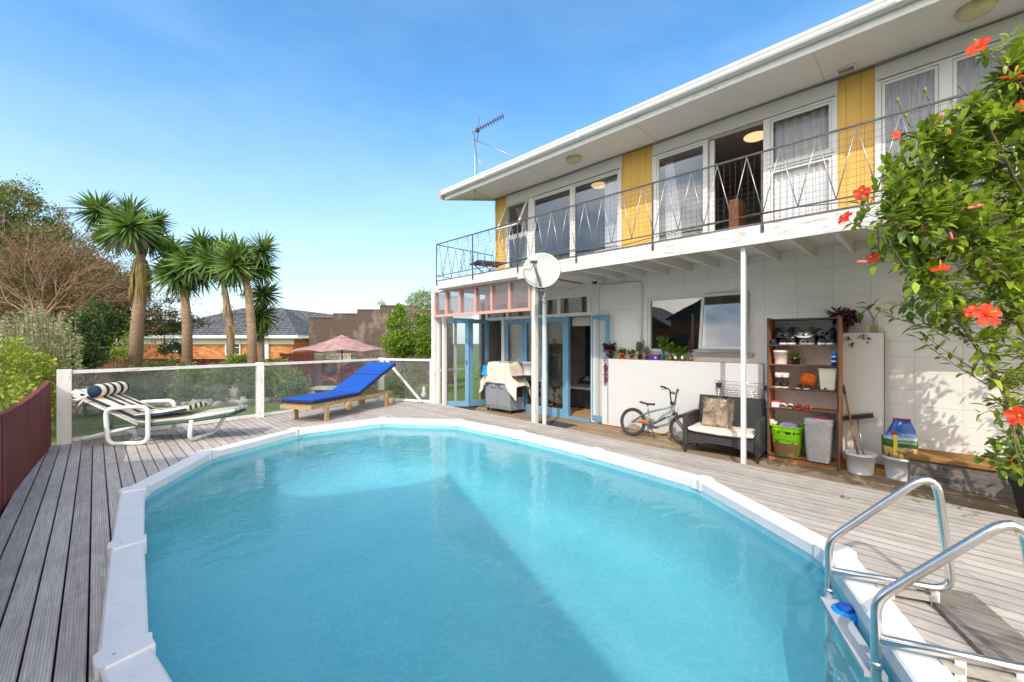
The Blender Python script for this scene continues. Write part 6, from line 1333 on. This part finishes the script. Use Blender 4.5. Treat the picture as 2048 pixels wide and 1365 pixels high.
t=thing('small_white_box','small white box with red odds and ends on the fourth shelf','box',(6.58,1.475,.613)); m=MB(); m.box(-.04,.04,-.045,.045,0,.065); m.build('box_body',M['offwhite'],t); m=MB(); m.rbox(-.03,.03,-.035,.0,.055,.09,.012); m.rbox(-.02,.03,.0,.04,.055,.085,.012); m.build('trinkets',M['red'],t)
def slide(name,label,y,mat,strap,L_=.17,group=None,x=6.58,z=.613):
    t=thing(name,label,'slipper',(x,y,z),R(180),group=group); m=MB(); P=[(-.08,.03),(-.02,.03),(.04,.04),(.08,.026),(.09,0),(.08,-.026),(.04,-.04),(-.02,-.03),(-.08,-.03)]; m.prism(P,0,.018); m.build('footbed',mat,t)
    m=MB(); vs=[];n=9
    for x_ in(.0,.035,.065):
        for k in range(n): a=PI*k/(n-1); vs.append((x_,.041*math.cos(a),.014+.05*math.sin(a)*(1-.25*(x_>.05))))
    m.add(vs,[(i*n+j,i*n+j+1,(i+1)*n+j+1,(i+1)*n+j) for i in range(2) for j in range(n-1)],0,True); m.build('strap',strap,t); return t
slide('fluffy_slipper','left tan slipper of the pale pair on the fourth shelf',1.39,M['card'],M['ivory']); slide('fluffy_slipper','right tan slipper of the pale pair on the fourth shelf',1.305,M['card'],M['ivory'])
slide('red_slide','left red slide sandal with yellow edge on the fourth shelf',1.215,M['red'],M['red']); slide('red_slide','right red slide sandal with yellow edge on the fourth shelf',1.12,M['red'],M['red'])
for y in(1.172,1.077): m=MB(); m.tube([(6.545,y,.625),(6.53,y-.002,.66),(6.51,y,.63)],.005,5); solo(m,'yellow_strap_edge',pm('yellow_rim',srgb(236,200,30),.5),'yellow edge strap of the %s red slide'%('left' if y>1.1 else 'right'),'strap')
# laundry basket, tapered with hole rows
t=thing('laundry_basket','lime green plastic laundry basket patched with brown cardboard on the bottom shelf','laundry basket',(6.65,1.36,-.028)); m=MB(); NB=40; LV=[(0,.78),(.06,.82),(.12,.86),(.155,.875),(.165,.88),(.195,.89),(.205,.895),(.235,.91),(.25,.92),(.285,.94),(.295,.945),(.325,.955),(.34,.965),(.39,1.0)]
def bk_pt(k,s,z): a=2*PI*k/NB; cx_,cy_=math.cos(a),math.sin(a); e=.55; return (.155*s*math.copysign(abs(cx_)**e,cx_),.185*s*math.copysign(abs(cy_)**e,cy_),z)
vs=[bk_pt(k,s,z) for z,s in LV for k in range(NB)]; fs=[]
for i in range(len(LV)-1):
    hole=i in(5,7,9,11) and True
    for k in range(NB):
        if i in(6,8) : pass
        if (i in(5,10)) and k%2==0: continue
        fs.append((i*NB+k,i*NB+(k+1)%NB,(i+1)*NB+(k+1)%NB,(i+1)*NB+k))
m.add(vs,fs,0,True); m.add([bk_pt(k,.78,0) for k in range(NB)],[tuple(range(NB))]); bo=m.build('basket_body',M['green'],t); sd_=bo.modifiers.new('thick','SOLIDIFY'); sd_.thickness=.004
m=MB(); m.tube([bk_pt(k,1.03,.39) for k in range(NB)],.010,6,closed=True); m.build('rim',M['green'],t)
m=MB(); vs=[]; ks=list(range(14,27)); lo_=[(.02,.80),(.10,.85),(.17,.89)]; vs=[tuple(c*1.012 if i<2 else c for i,c in enumerate(bk_pt(k,s,z+(.03 if (k in(17,18,22)) and z>.1 else 0)))) for z,s in lo_ for k in ks]; n=len(ks); m.add(vs,[(i*n+k,i*n+k+1,(i+1)*n+k+1,(i+1)*n+k) for i in range(2) for k in range(n-1)]); m.build('cardboard_patch',M['card'],t)
m=MB(); m.rbox(-.10,.10,-.14,.09,.30,.42,.05,puff=.4); m.build('lilac_lining',M['lilac'],t)
t=thing('garden_gloves','crumpled pale garden gloves on the rim of the lime basket','gloves',(6.60,1.52,.365)); m=MB(); m.rbox(-.05,.05,-.05,.03,0,.045,.02)
for k in range(5): a=R(20+k*32); m.tube([(0,-.01,.03),(.03*math.cos(a),.04*math.sin(a)-.01,.055),(.055*math.cos(a),.065*math.sin(a)-.01,.045)],[.014,.013,.009],7)
m.build('glove_fingers',M['ivory'],t)
# wicker hamper
t=thing('wicker_hamper','white woven wicker laundry hamper with rounded lid on the bottom shelf','hamper',(6.58,1.0,-.028)); m=MB(); HN=36
def hp(k,s,z): a=2*PI*k/HN; c_,s_=math.cos(a),math.sin(a); e=.42; return (.125*s*math.copysign(abs(c_)**e,c_),.145*s*math.copysign(abs(s_)**e,s_),z)
LVh=[(0,.82),(.1,.87),(.2,.93),(.3,.98),(.4,1.0),(.47,1.0)]; m.add([hp(k,s,z) for z,s in LVh for k in range(HN)],[(i*HN+k,i*HN+(k+1)%HN,(i+1)*HN+(k+1)%HN,(i+1)*HN+k) for i in range(5) for k in range(HN)],0,True); m.build('woven_body',M['wickerw'],t)
m=MB(); m.add([hp(k,s,z) for z,s in((.468,1.06),(.50,1.07),(.53,1.03),(.545,.9),(.55,.5),(.552,.02)) for k in range(HN)],[(i*HN+k,i*HN+(k+1)%HN,(i+1)*HN+(k+1)%HN,(i+1)*HN+k) for i in range(5) for k in range(HN)],0,True); m.build('lid',M['wickerw'],t)
m=MB(); m.rbox(6.50,6.62,.90,1.04,.527,.545,.008,puff=.5); solo(m,'pink_cloth',M['pinkcloth'],'folded pink cloth on the lid of the white wicker hamper','cloth')
m=MB(); m.rbox(6.60,6.72,1.60,1.67,PZ,PZ+.06,.02); solo(m,'black_clutter',M['char'],'small black item on the boards between the wicker bench and the shelf','clutter')
# ------------------------------------------------------------ buckets, broom, potato bag
bucket('mop_bucket','white plastic bucket holding the broom and mop right of the shelf',(6.66,.60,PZ),.150,.25,M['offwhite'])
br=thing('mop','worn wooden mop handle with black grip standing in the white bucket','mop',(6.66,.62,0)); a=Vector((6.66,.60,.0)); b=Vector((6.88,.79,.93)); m=MB(); m.tube([a,b],.012,8); m.build('shaft',M['handle'],br,True); m=MB(); e=(b-a).normalized(); m.tube([b-e*.11,b+e*.01],.015,8); m.build('grip',M['char'],br,True)
bo_=thing('upturned_broom','upside-down push broom with black bristles standing in the white bucket','broom',(6.70,.57,0)); a=Vector((6.68,.55,.0)); b=Vector((6.83,.64,.52)); m=MB(); m.tube([a,b],.008,8); m.build('shaft',M['galv'],bo_,True); m=MB(); c=b+Vector((.0,.0,.02)); m.beam(c+Vector((.0,.14,-.03)),c+Vector((.0,-.15,.045)),.055,.05); m.build('head',M['black'],bo_,True); m=MB()
for k in range(420):
    f=random.random(); p=c+Vector((random.uniform(-.022,.022),.135-.28*f,-.028+.07*f)); d=(Vector((0,-.22,1))+rdir()*.14).normalized(); s,_=frame_of(d); m.add([p-s*.002,p+s*.002,p+d*.055],[(0,1,2)])
m.build('bristles',M['black'],bo_,True)
bucket('potato_bucket','white bucket with a tan label under the potato bag beside the box seat',(6.72,.245,PZ),.150,.26,M['offwhite'])
def m_bag():
    g=G('potato_bag_print'); s=g.n('ShaderNodeSeparateXYZ'); v=g.coord(); g.l(v,s.inputs[0]); n=g.noise(v,26,4,.6); z=g.math('ADD',s.outputs[2],g.math('MULTIPLY',g.math('SUBTRACT',n,.5),.05))
    c=g.ramp(g.math('DIVIDE',z,.48),[(.0,srgb(196,150,80)),(.25,srgb(226,186,116)),(.29,srgb(34,76,30)),(.44,srgb(56,128,44)),(.48,srgb(206,222,236)),(.56,srgb(90,140,196)),(.66,srgb(28,84,160)),(1.0,srgb(24,72,150))])
    return g.done(g.bsdf(c,.3,0,g.bump(g.noise(v,12,5),.5,.03),.5))
M['bag']=m_bag()
pb=thing('potato_bag','blue and green printed plastic potato bag with white lettering standing in a white bucket','bag',(6.70,.24,.135),R(-78)); m=MB(); LVb=[(-.04,.10,.07),(.05,.14,.08),(.14,.155,.08),(.24,.15,.07),(.33,.12,.055),(.41,.085,.03),(.455,.075,.01)]; n=20; vs=[]
for z,hw,hd in LVb:
    for k in range(n):
        a=2*PI*k/n; vs.append((hw*math.cos(a)*(1+.05*noise.noise(Vector((k,z*9,0))))+.012*(z>.3),hd*math.sin(a),z+.012*math.cos(a*3)))
m.add(vs,[(i*n+k,i*n+(k+1)%n,(i+1)*n+(k+1)%n,(i+1)*n+k) for i in range(len(LVb)-1) for k in range(n)]+[tuple((len(LVb)-1)*n+k for k in range(n))],0,True); bag=m.build('printed_bag',M['bag'],pb)
m=MB(); m.beam((-.055,-.088,.03),(-.055,-.075,.28),.035,.004); m.build('yellow_strip',pm('bag_yellow',srgb(236,214,60),.4),pb); m=MB(); m.beam((-.07,-.012,.458),(.09,-.012,.458),.012,.014); m.build('red_top_seam',M['red'],pb); m=MB(); m.lathe([(0,0),(.022,0),(.022,.004),(0,.004)],(-.07,-.078,.30),16,M=Matrix.Rotation(R(90),3,'X')); m.build('red_badge',M['red'],pb)
m=MB()
for k,(x,z) in enumerate(((-.06,.03),(.0,.015),(.06,.03),(.10,.07),(.03,.075),(-.03,.085),(.07,.10))): m.ball((x,-.074,z),.038,.018,.026,10,7,jit=.5)
m.build('potato_print',M['teak'],pb)
m=MB(); m.add([(-.16,.03,-.02),(-.10,-.06,-.02),(-.11,-.05,.20),(-.165,.02,.26)],[(0,1,2,3)]); m.build('green_side_fold',pm('bag_green',srgb(90,110,40),.4),pb)
def text(body,size,M4,mat,name,parent,ext=.001):
    cu=bpy.data.curves.new(name,'FONT'); cu.body=body; cu.size=size; cu.extrude=ext; cu.align_x='CENTER'; o=bpy.data.objects.new(name+'_c',cu); COL.objects.link(o)
    dg=bpy.context.evaluated_depsgraph_get(); me=bpy.data.meshes.new_from_object(o.evaluated_get(dg)); bpy.data.objects.remove(o); me.transform(M4); me.materials.append(mat); q=bpy.data.objects.new(name,me); COL.objects.link(q); q.parent=parent; return q
for s_,x,z in(('quality',.055,.275),('fresh',.06,.228),('potatoes',.04,.182)):
    text(s_,.048,Matrix.Translation((x,-.086 if z<.25 else -.080,z))@Matrix.Rotation(R(90),4,'X'),M['offwhite'],'lettering',pb)
m=MB(); m.box(6.45,6.75,-.02,.55,PZ+.001,PZ+.02)
# ------------------------------------------------------------ plants on the ledge and tall board
lz=1.182; lx=6.99; gp='plants standing on the ledge of the long white board'
potplant('purple_pot_plant','purple and lime coleus spilling over the left end of the plant ledge',(lx-.02,4.32,lz),.07,.09,M['char'],M['purple'],110,.13,.16,.06,group=gp); 
m=MB(); 
for k in range(90):
    f=random.random(); p=Vector((6.93-.03*math.sin(f*3),4.40-.06*random.random(),1.22-.55*f)); m.leaf(p,(rdir()+Vector((-.5,0,-.5))).normalized(),Vector((0,0,1)),.05,.028)
for k in range(5): m.tube([(6.96,4.36+.012*k,1.22),(6.905,4.37+.01*k,1.0),(6.90,4.36+.012*k,.72)],.002,4,caps=False)
solo(m,'trailing_plant',M['magenta'],'magenta-leaved plant trailing down beside the open blue door','trailing plant')
potplant('terracotta_pot_plant','green and red leafed plant in an orange terracotta pot on the ledge',(lx,4.07,lz+.01),.052,.10,M['terra'],M['fresh'],40,.07,.07,.04,group=gp,saucer=M['terra'])
potplant('grey_pot_plant','round leafed plant in a grey pot with terracotta saucer on the ledge',(lx,3.88,lz+.012),.038,.075,M['galv'],M['hedge'],24,.05,.07,.04,group=gp,saucer=M['terra'])
potplant('glass_jar_plant','wispy green plant in a patterned dark jar on the ledge',(lx,3.71,lz),.042,.09,M['char'],M['hedge'],60,.08,.20,.026,group=gp)
potplant('flowered_pot_plant','spindly pale plant in a magenta flowered pot on the ledge',(lx,3.58,lz),.036,.07,M['magenta'] if False else M['pinkcloth'],M['feather'],50,.09,.15,.022,group=gp)
t=thing('purple_tub','purple rectangular tub with a pale label on the ledge left of the window','tub',(lx,3.43,lz)); m=MB(); m.box(-.04,.04,-.09,.09,0,.075); bevel(m.build('tub_body',M['purplep'],t),.006); m=MB(); m.box(-.0425,-.0405,-.055,-.02,.015,.055); m.build('tub_label',M['lilac'],t); m=MB(); m.box(-.045,.045,-.095,.095,.0755,.085); m.build('tub_lid',M['pinkcloth'],t)
potplant('teal_jar_plant','tall bright green cutting in a small teal glass jar on the ledge',(lx,3.27,lz),.034,.09,pm('teal_glass',srgb(20,160,160),.2),M['fresh'],60,.10,.26,.05,group=gp)
for y,lb in((3.15,'bright green cutting in the first of the tall clear jars on the ledge'),(3.04,'bright green cutting in the clear jar with a small white tag'),(2.92,'bright green cutting in the rightmost clear jar, with a big white label')):
    t=potplant('jar_cutting',lb,(lx,y,lz),.045,.12,M['glass_clear'],M['fresh'],44,.09,.10+.05*(y>3.1),.045,group=gp,glass=True)
    if y<3.1: m=MB(); m.box(-.0475,-.0455,-.018,.018,.03,.08); m.build('jar_label',M['offwhite'],t)
potplant('red_bottle_plant','dark red spiky cutting in slim brown bottles at the right of the jars',(lx,2.80,lz),.03,.11,M['glass_clear'],M['magenta'],30,.04,.22,.045,group=gp,glass=True,asp=.3)
potplant('wandering_jew','purple leaved trailing plant in a round pot on top of the tall white panel',(6.96,.80,1.622),.07,.12,M['char'],M['purple'],210,.15,.14,.07,asp=.35,up=.1)
m=MB()
for (x,y,z) in((6.90,.74,1.56),(6.89,.70,1.48),(6.9,.60,1.58),(6.9,.56,1.53),(6.91,.80,1.6)):
    for k in range(7): m.leaf(Vector((x,y+random.uniform(-.02,.02),z+random.uniform(-.03,.03))),(rdir()+Vector((-.5,0,-.6))).normalized(),Vector((0,0,1)),.06,.02)
solo(m,'hanging_purple_sprigs',M['purple'],'purple sprigs hanging over the top edge of the tall white panel','sprigs')
t=thing('bottle_cutting','leafy cutting in a square clear bottle on the corner of the tall white panel','cutting',(6.93,.49,1.622)); m=MB(); m.box(-.035,.035,-.04,.04,0,.15); bevel(m.build('bottle',M['glass_clear'],t),.01); m=MB(); m.box(-.033,.033,-.038,.038,.002,.085); m.build('cloudy_water',pm('cloudy_water',srgb(150,140,86),.4,var=.3,scale=30),t)
m=MB(); m.tube([(0,0,.02),(0,.01,.18),(-.01,.05,.28)],.005,5); m.tube([(0,.0,.15),(-.02,-.05,.25)],.004,5); m.build('stem',M['stem'],t); m=MB()
for p,d in(((-.01,.05,.28),(-.2,.5,-.3)),((-.01,.05,.28),(-.3,-.3,.6)),((-.01,.06,.29),(-.1,.9,.5)),((-.01,.05,.27),(-.4,.2,.3)),((0,.1,.24),(-.3,.5,-.9)),((0,.14,.25),(-.3,-.1,-1)),((-.01,.0,.33),(0,-.3,.9)),((-.02,.07,.36),(-.2,.7,.2)),((-.02,-.05,.25),(-.3,-.7,.3)),((-.02,-.05,.25),(-.2,-.9,-.1))): m.leaf(Vector(p),Vector(d),Vector((0,0,1)),.12,.075,0,.3,.3)
m.build('leaves',M['hedge'],t)
# ------------------------------------------------------------ balcony things
t=thing('balcony_table','small black slatted table standing at the far end of the balcony','side table',(6.55,7.35,2.901),R(-20)); m=MB()
for k in range(7): m.box(-.36+k*.105,-.28+k*.105,-.25,.25,.43,.45)
m.box(-.37,.38,-.26,-.251,.42,.455); m.box(-.37,.38,.251,.26,.42,.455); m.build('slatted_top',M['char'],t)
for x,y,x2 in((-.30,-.22,.25),(.30,-.22,-.25),(-.30,.22,.25),(.30,.22,-.25)): m=MB(); m.tube([(x,y,0),(x2,y,.42)],.012,6); m.build('leg',M['char'],t)
t=thing('ribbed_planter','dark ribbed round planter standing on the balcony behind the hibiscus','planter',(6.2,.18,2.901)); m=MB(); m.lathe([(0,0),(.12,0)]+[(.12+.08*k/14+(.006 if k%2 else 0),.02+.42*k/14) for k in range(15)]+[(.17,.44),(0,.40)],n=24); m.build('pot',pm('ribbed_pot',srgb(120,108,92),.7,var=.2),t)
# fallen leaves
for (px,py,mt,lb) in((1690,997,M['autumn'],'small tan fallen leaf on the pale deck boards'),(1832,1003,M['lime'],'green fallen leaf lying under the far handrail arch'),(1880,1033,M['lime'],'curled yellow fallen leaf inside the far handrail arch')):
    tt=CAMH*FPX/(py-684); p=at(px,py,tt); m=MB(); 
    for k in range(3): m.leaf(Vector((p.x,p.y,.012)),Vector((random.uniform(-1,1),random.uniform(-1,1),.15)),Vector((0,0,1)),.05,.025)
    solo(m,'fallen_leaf',pm('fallen_yellow',srgb(216,166,50),.7) if 'yellow' in lb else mt,lb,'leaf')
# potted geranium at the right edge
gpz=at(2052,1035,3.45); t=thing('geranium_pot','red geranium in a black pot on the deck at the right edge','potted plant',(gpz.x+.20,gpz.y-.10,0)); m=MB(); m.lathe([(0,0),(.12,0),(.165,.27),(.18,.27),(.18,.31),(.16,.31),(.15,.27),(0,.26)],n=24); m.build('pot',M['black'],t); m=MB(); s=MB()
for k in range(46):
    a=random.uniform(0,2*PI); r=random.uniform(.03,.32); p=Vector((r*math.cos(a)-.06,r*math.sin(a)+.05,.33+random.uniform(0,.30)*(1.2-r))); s.tube([(0,0,.27),p*.5+Vector((0,0,.2)),p],.003,4,caps=False)
    for j in range(6): m.leaf(p+rdir()*.03,(rdir()+Vector((0,0,.2))).normalized(),Vector((0,0,1)),.07,.07,0,.2,.2)
m.build('leaves',M['fresh'],t); s.build('stems',M['stem'],t)
for (x,y,z) in((-.10,.03,.36),(-.16,-.02,.38),(-.22,.18,.5)):
    m=MB()
    for k in range(16): m.leaf(Vector((x,y,z)),rdir(),Vector((0,0,1)),.045,.04,0,.2)
    m.build('bloom',M['petal'],t)
# ------------------------------------------------------------ hibiscus leaning in from the right
random.seed(11)
at_=at
def at(px,py,t): return at_(px,py,2.95+(t-1.75)*.62)
hb0=at(2170,1030,2.9); hroot=Vector((hb0.x,hb0.y,0)); hib=thing('hibiscus','big flowering hibiscus bush with red blooms leaning over the deck at the right edge','hibiscus',hroot)
m=MB(); m.lathe([(0,0),(.18,0),(.24,.34),(.255,.34),(.255,.38),(.23,.38),(.22,.33),(0,.32)],tuple(hroot),24); m.build('pot',M['black'],hib,True)
K0=hroot+Vector((0,0,.3))
stems=[
 [at(2110,1000,2.7),at(2040,870,2.6),at(2008,790,2.52),at(1950,685,2.45),at(1872,590,2.4),at(1830,510,2.35),at(1800,430,2.3)],
 [at(2140,960,2.65),at(2090,780,2.5),at(2010,560,2.35),at(1950,420,2.3),at(1880,330,2.25),at(1838,270,2.2)],
 [at(2150,950,2.6),at(2130,700,2.4),at(2080,480,2.2),at(2020,320,2.1),at(1960,220,2.05),at(1918,165,2.05)],
 [at(2170,960,2.5),at(2170,700,2.2),at(2140,420,2.0),at(2090,250,1.95),at(2040,165,1.9),at(1985,110,1.9)],
 [at(2200,980,2.6),at(2260,700,2.5),at(2300,450,2.4),at(2280,250,2.3),at(2250,100,2.2)],
 [at(2160,900,2.5),at(2100,700,2.25),at(1990,520,2.1),at(1890,450,2.05),at(1800,430,2.05),at(1752,452,2.05),at(1715,448,2.05)],
 [at(2140,940,2.9),at(2080,720,3.0),at(1980,540,2.9),at(1880,420,2.8),at(1800,380,2.7),at(1765,350,2.6)],
 [at(2200,900,2.9),at(2180,600,3.0),at(2080,380,2.9),at(2000,280,2.8)],
]
rad=[.024,.018,.018,.016,.02,.013,.015,.015]
sb=MB(); allpts=[]
for st_,r0 in zip(stems,rad):
    P=[K0]+st_; F_=fillet(P,.35,4); n=len(F_); F_=[p+Vector((noise.noise(p*2.1),noise.noise(p*2.1+Vector((7,0,0))),noise.noise(p*2.1+Vector((0,7,0)))))*.03 for p in F_]
    sb.tube(F_,[r0*(1-.72*i/(n-1)) for i in range(n)],8); allpts+= [(p,i/(n-1)) for i,p in enumerate(F_) if i>n*.30]
lf=MB(); 
def twig(a,b,nl,sz=.1,mix=.25,r=.005):
    mid=a.lerp(b,.5)+Vector((0,0,-.02))+rdir()*.03; pts=[]
    n=9
    for i in range(n+1):
        t=i/n; pts.append(a*(1-t)**2+mid*2*t*(1-t)+b*t*t)
    sb.tube(pts,[r*(1-.6*i/n) for i in range(n+1)],4,caps=False); L_=(b-a).length; s0=max(0,1-.6/max(L_,.01))
    for k in range(nl):
        t=s0+(1-s0)*(k+.5)/nl; i=min(n-1,int(t*n)); p=pts[i].lerp(pts[i+1],t*n-i); ax=(pts[i+1]-pts[i]).normalized(); u,v=frame_of(ax); ph=k*2.4+random.uniform(-.4,.4)
        d=(u*math.cos(ph)+v*math.sin(ph)+ax*.85+Vector((0,0,.25))).normalized(); q=p+d*.012; up=(Vector((0,0,1))+rdir()*.35).normalized()
        s=sz*random.uniform(.55,1.2)*(1.0-.35*(t>.9)); lf.leaf(q,d,up,s,s*random.uniform(.38,.50),1 if random.random()<mix else 0,random.uniform(.15,.5),random.uniform(.05,.3))
    return b
REG=[(1770,300,1.9),(1830,235,2.1),(1905,140,1.95)]
def inside(x,y):
    # outline of the crown as seen, kept as a loose envelope
    if y<75: return x>2030
    if y<200: return x>2050-(y-75)*.75
    if y<290: return x>1945-(y-200)*1.9 and (x>1825 or y>262)
    if y<420: return x>1760+ (20 if y<340 else 0)
    if y<500: return x>1745
    if y<600: return x>1775+(y-500)*.45
    if y<700: return x>1830+(y-600)*1.05
    if y<980: return x>1965+(y-700)*.16
    return x>2100
cnt=0; ntw=0
while ntw<980 and cnt<40000:
    cnt+=1; x=random.uniform(1700,2420); y=random.uniform(60,1000); t=random.uniform(1.75,3.0)
    if not inside(x,y): continue
    if x>2090 and random.random()<.8: continue
    if y>640 and random.random()<.62: continue
    tgt=at(x,y,t); best=min(allpts,key=lambda q:(q[0]-tgt).length_squared); dd_=(best[0]-tgt).length
    if dd_>.85 or dd_<.05: continue
    if tgt.z<best[0].z+.02 and random.random()<.75: continue
    base=best[0]; twig(base,tgt,random.randint(9,13),.098); ntw+=1
# named outlying sprigs seen against the wall
for a,b,n in(((1900,680,2.42),(1800,600,2.35),16),((1860,590,2.4),(1790,612,2.5),12),((1960,745,2.5),(1850,672,2.5),14),((1975,770,2.5),(1830,672,2.6),14),((1830,520,2.3),(1745,530,2.2),8),((1800,440,2.2),(1725,425,2.2),8),((2000,320,2.1),(1965,290,2.0),6),((1880,330,2.2),(1835,262,2.15),12),((1870,600,2.4),(1700,520,2.25),0),((1900,665,2.45),(1755,625,2.75),18),((1905,668,2.4),(1835,625,2.45),12),((2005,790,2.5),(1935,660,2.4),8),((1990,110,1.9),(2048,180,1.92),9),((2040,860,2.6),(1990,885,2.5),8),((2045,900,2.6),(1998,940,2.55),8),((2008,800,2.5),(1958,830,2.45),7)):
    if n: twig(at(*a),at(*b),n,.12,.35)
def flower(px,py,t,r,face,name='bloom',openn=1.0):
    r*=.60*(2.95+(t-1.75)*.62)/t; c=at(px,py,t); ax=Vector(face).normalized(); u,v=frame_of(ax); m=MB()
    b_=min(allpts,key=lambda q:(q[0]-c).length_squared)[0]; sb.tube([b_,b_.lerp(c-ax*r*1.3,.6)+Vector((0,0,.03)),c-ax*r*1.3+Vector((0,0,-r*.2))],[.006,.0045,.003],5,caps=False)
    for k in range(7): p=b_.lerp(c-ax*r*1.3,random.uniform(.55,.97)); lf.leaf(p,rdir()+Vector((0,0,.3)),Vector((0,0,1)),.085,.04,k%2)
    for k in range(5):
        a=2*PI*k/5+.3; d=(u*math.cos(a)+v*math.sin(a)); s=ax.cross(d).normalized(); R0=r
        rows=[]
        for f,wd in((0.02,.10),(.25,.42),(.5,.72),(.75,.80),(.93,.55),(1.0,.2)):
            ctr=c+d*R0*f*openn+ax*R0*(.55*f*(1.25-openn)+.10*math.sin(f*3)+(.5 if openn<.6 else 0)*f)+s*0
            rows.append([ctr+s*R0*.5*wd*e*openn**.5+ax*R0*(.10*abs(e)-.05*math.sin(f*9+e*5+k)) for e in(-1,-.5,0,.5,1)])
        vs=[p for rw in rows for p in rw]; m.add(vs,[(i*5+j,i*5+j+1,(i+1)*5+j+1,(i+1)*5+j) for i in range(5) for j in range(4)],0,True)
    o=m.build(name,M['petal'],hib,True)
    if openn>.5:
        m=MB(); tp=c+ax*r*1.0+Vector((0,0,r*.15)); m.tube([c,c+ax*r*.6,tp],[r*.05,r*.04,r*.035],6,mi=0)
        for k in range(26): f=random.uniform(.6,1); p=c.lerp(tp,f); d=rdir(); m.tube([p,p+d*r*.12],[r*.012,r*.03],4,mi=0)
        m.build('stamen',M['stamen'],o,True)
    m=MB(); m.lathe([(r*.05,-r*.5),(r*.13,-r*.3),(r*.15,-r*.05),(r*.08,r*.05)],tuple(c),8,M=ax.to_track_quat('Z','Y').to_matrix()); m.tube([c-ax*r*.45,c-ax*r*1.3+Vector((0,0,-r*.2))],r*.04,5); m.build('calyx',M['fresh'],o,True)
L_=-RT; up_v=Vector((0,0,1)); cm=-Vector((1,1,0))/S2
flower(1970,632,1.75,.085,cm*1.0+up_v*.15+L_*.25)
flower(1958,96,1.9,.075,L_*.9+cm*.4+up_v*.5); flower(2024,160,1.85,.075,up_v*.9+cm*.4); flower(1868,242,2.15,.055,L_*.5+cm*.5+up_v*.3); flower(1792,271,2.2,.040,L_*.3+cm+up_v*.2)
flower(1724,387,2.05,.060,L_*.7+cm*.8); flower(1782,420,2.1,.042,L_*.2+cm-up_v*.4,openn=.55); flower(1692,437,2.0,.058,L_*1.0+cm*.2+up_v*.5); flower(1792,438,2.2,.045,L_*.5+cm*.6-up_v*.5)
flower(1748,516,2.2,.055,L_*.9+cm*.3); flower(1880,541,1.95,.070,up_v*.9+cm*.3+L_*.3); flower(1945,625,1.9,.055,L_*.4+cm*.4+up_v*.3); flower(2036,832,2.0,.080,L_*.8+cm*.8); flower(2040,215,1.9,.05,cm)
def rolled(px,py,t,l,d,name='closed_bloom'):
    l*=.7*(2.95+(t-1.75)*.62)/t; c=at(px,py,t); d=Vector(d).normalized(); m=MB(); m.tube([c,c+d*l*.35,c+d*l*.8,c+d*l],[l*.07,l*.13,l*.11,l*.02],8); o=m.build(name,M['pinkbloom'],hib,True)
M['pinkbloom']=pm('rolled_bloom_pink',srgb(226,120,104),.6,var=.2,scale=30)
rolled(1735,524,2.15,.085,L_); rolled(1965,410,1.85,.10,L_+up_v*-.25); rolled(1900,270,1.9,.04,up_v); rolled(1845,462,2.0,.05,up_v*1); rolled(1905,480,1.95,.06,up_v*.9+L_*.3)
for (x,y,t) in((1812,232,2.15),(1998,185,1.85),(1795,200,2.2),(1960,440,1.8),(2030,310,1.8),(1885,400,2.0),(1850,180,2.0)):
    m=MB(); c=at(x,y,t); m.ball(c,.012,.012,.019,10,7); m.tube([c,c+Vector((.0,-.02,-.09))],.004,4); m.build('bud',M['fresh'],hib,True)
sb.build('stems',M['stem'],hib,True); lf.build('leaves',[M['hib'],M['hibdark']],hib,True)
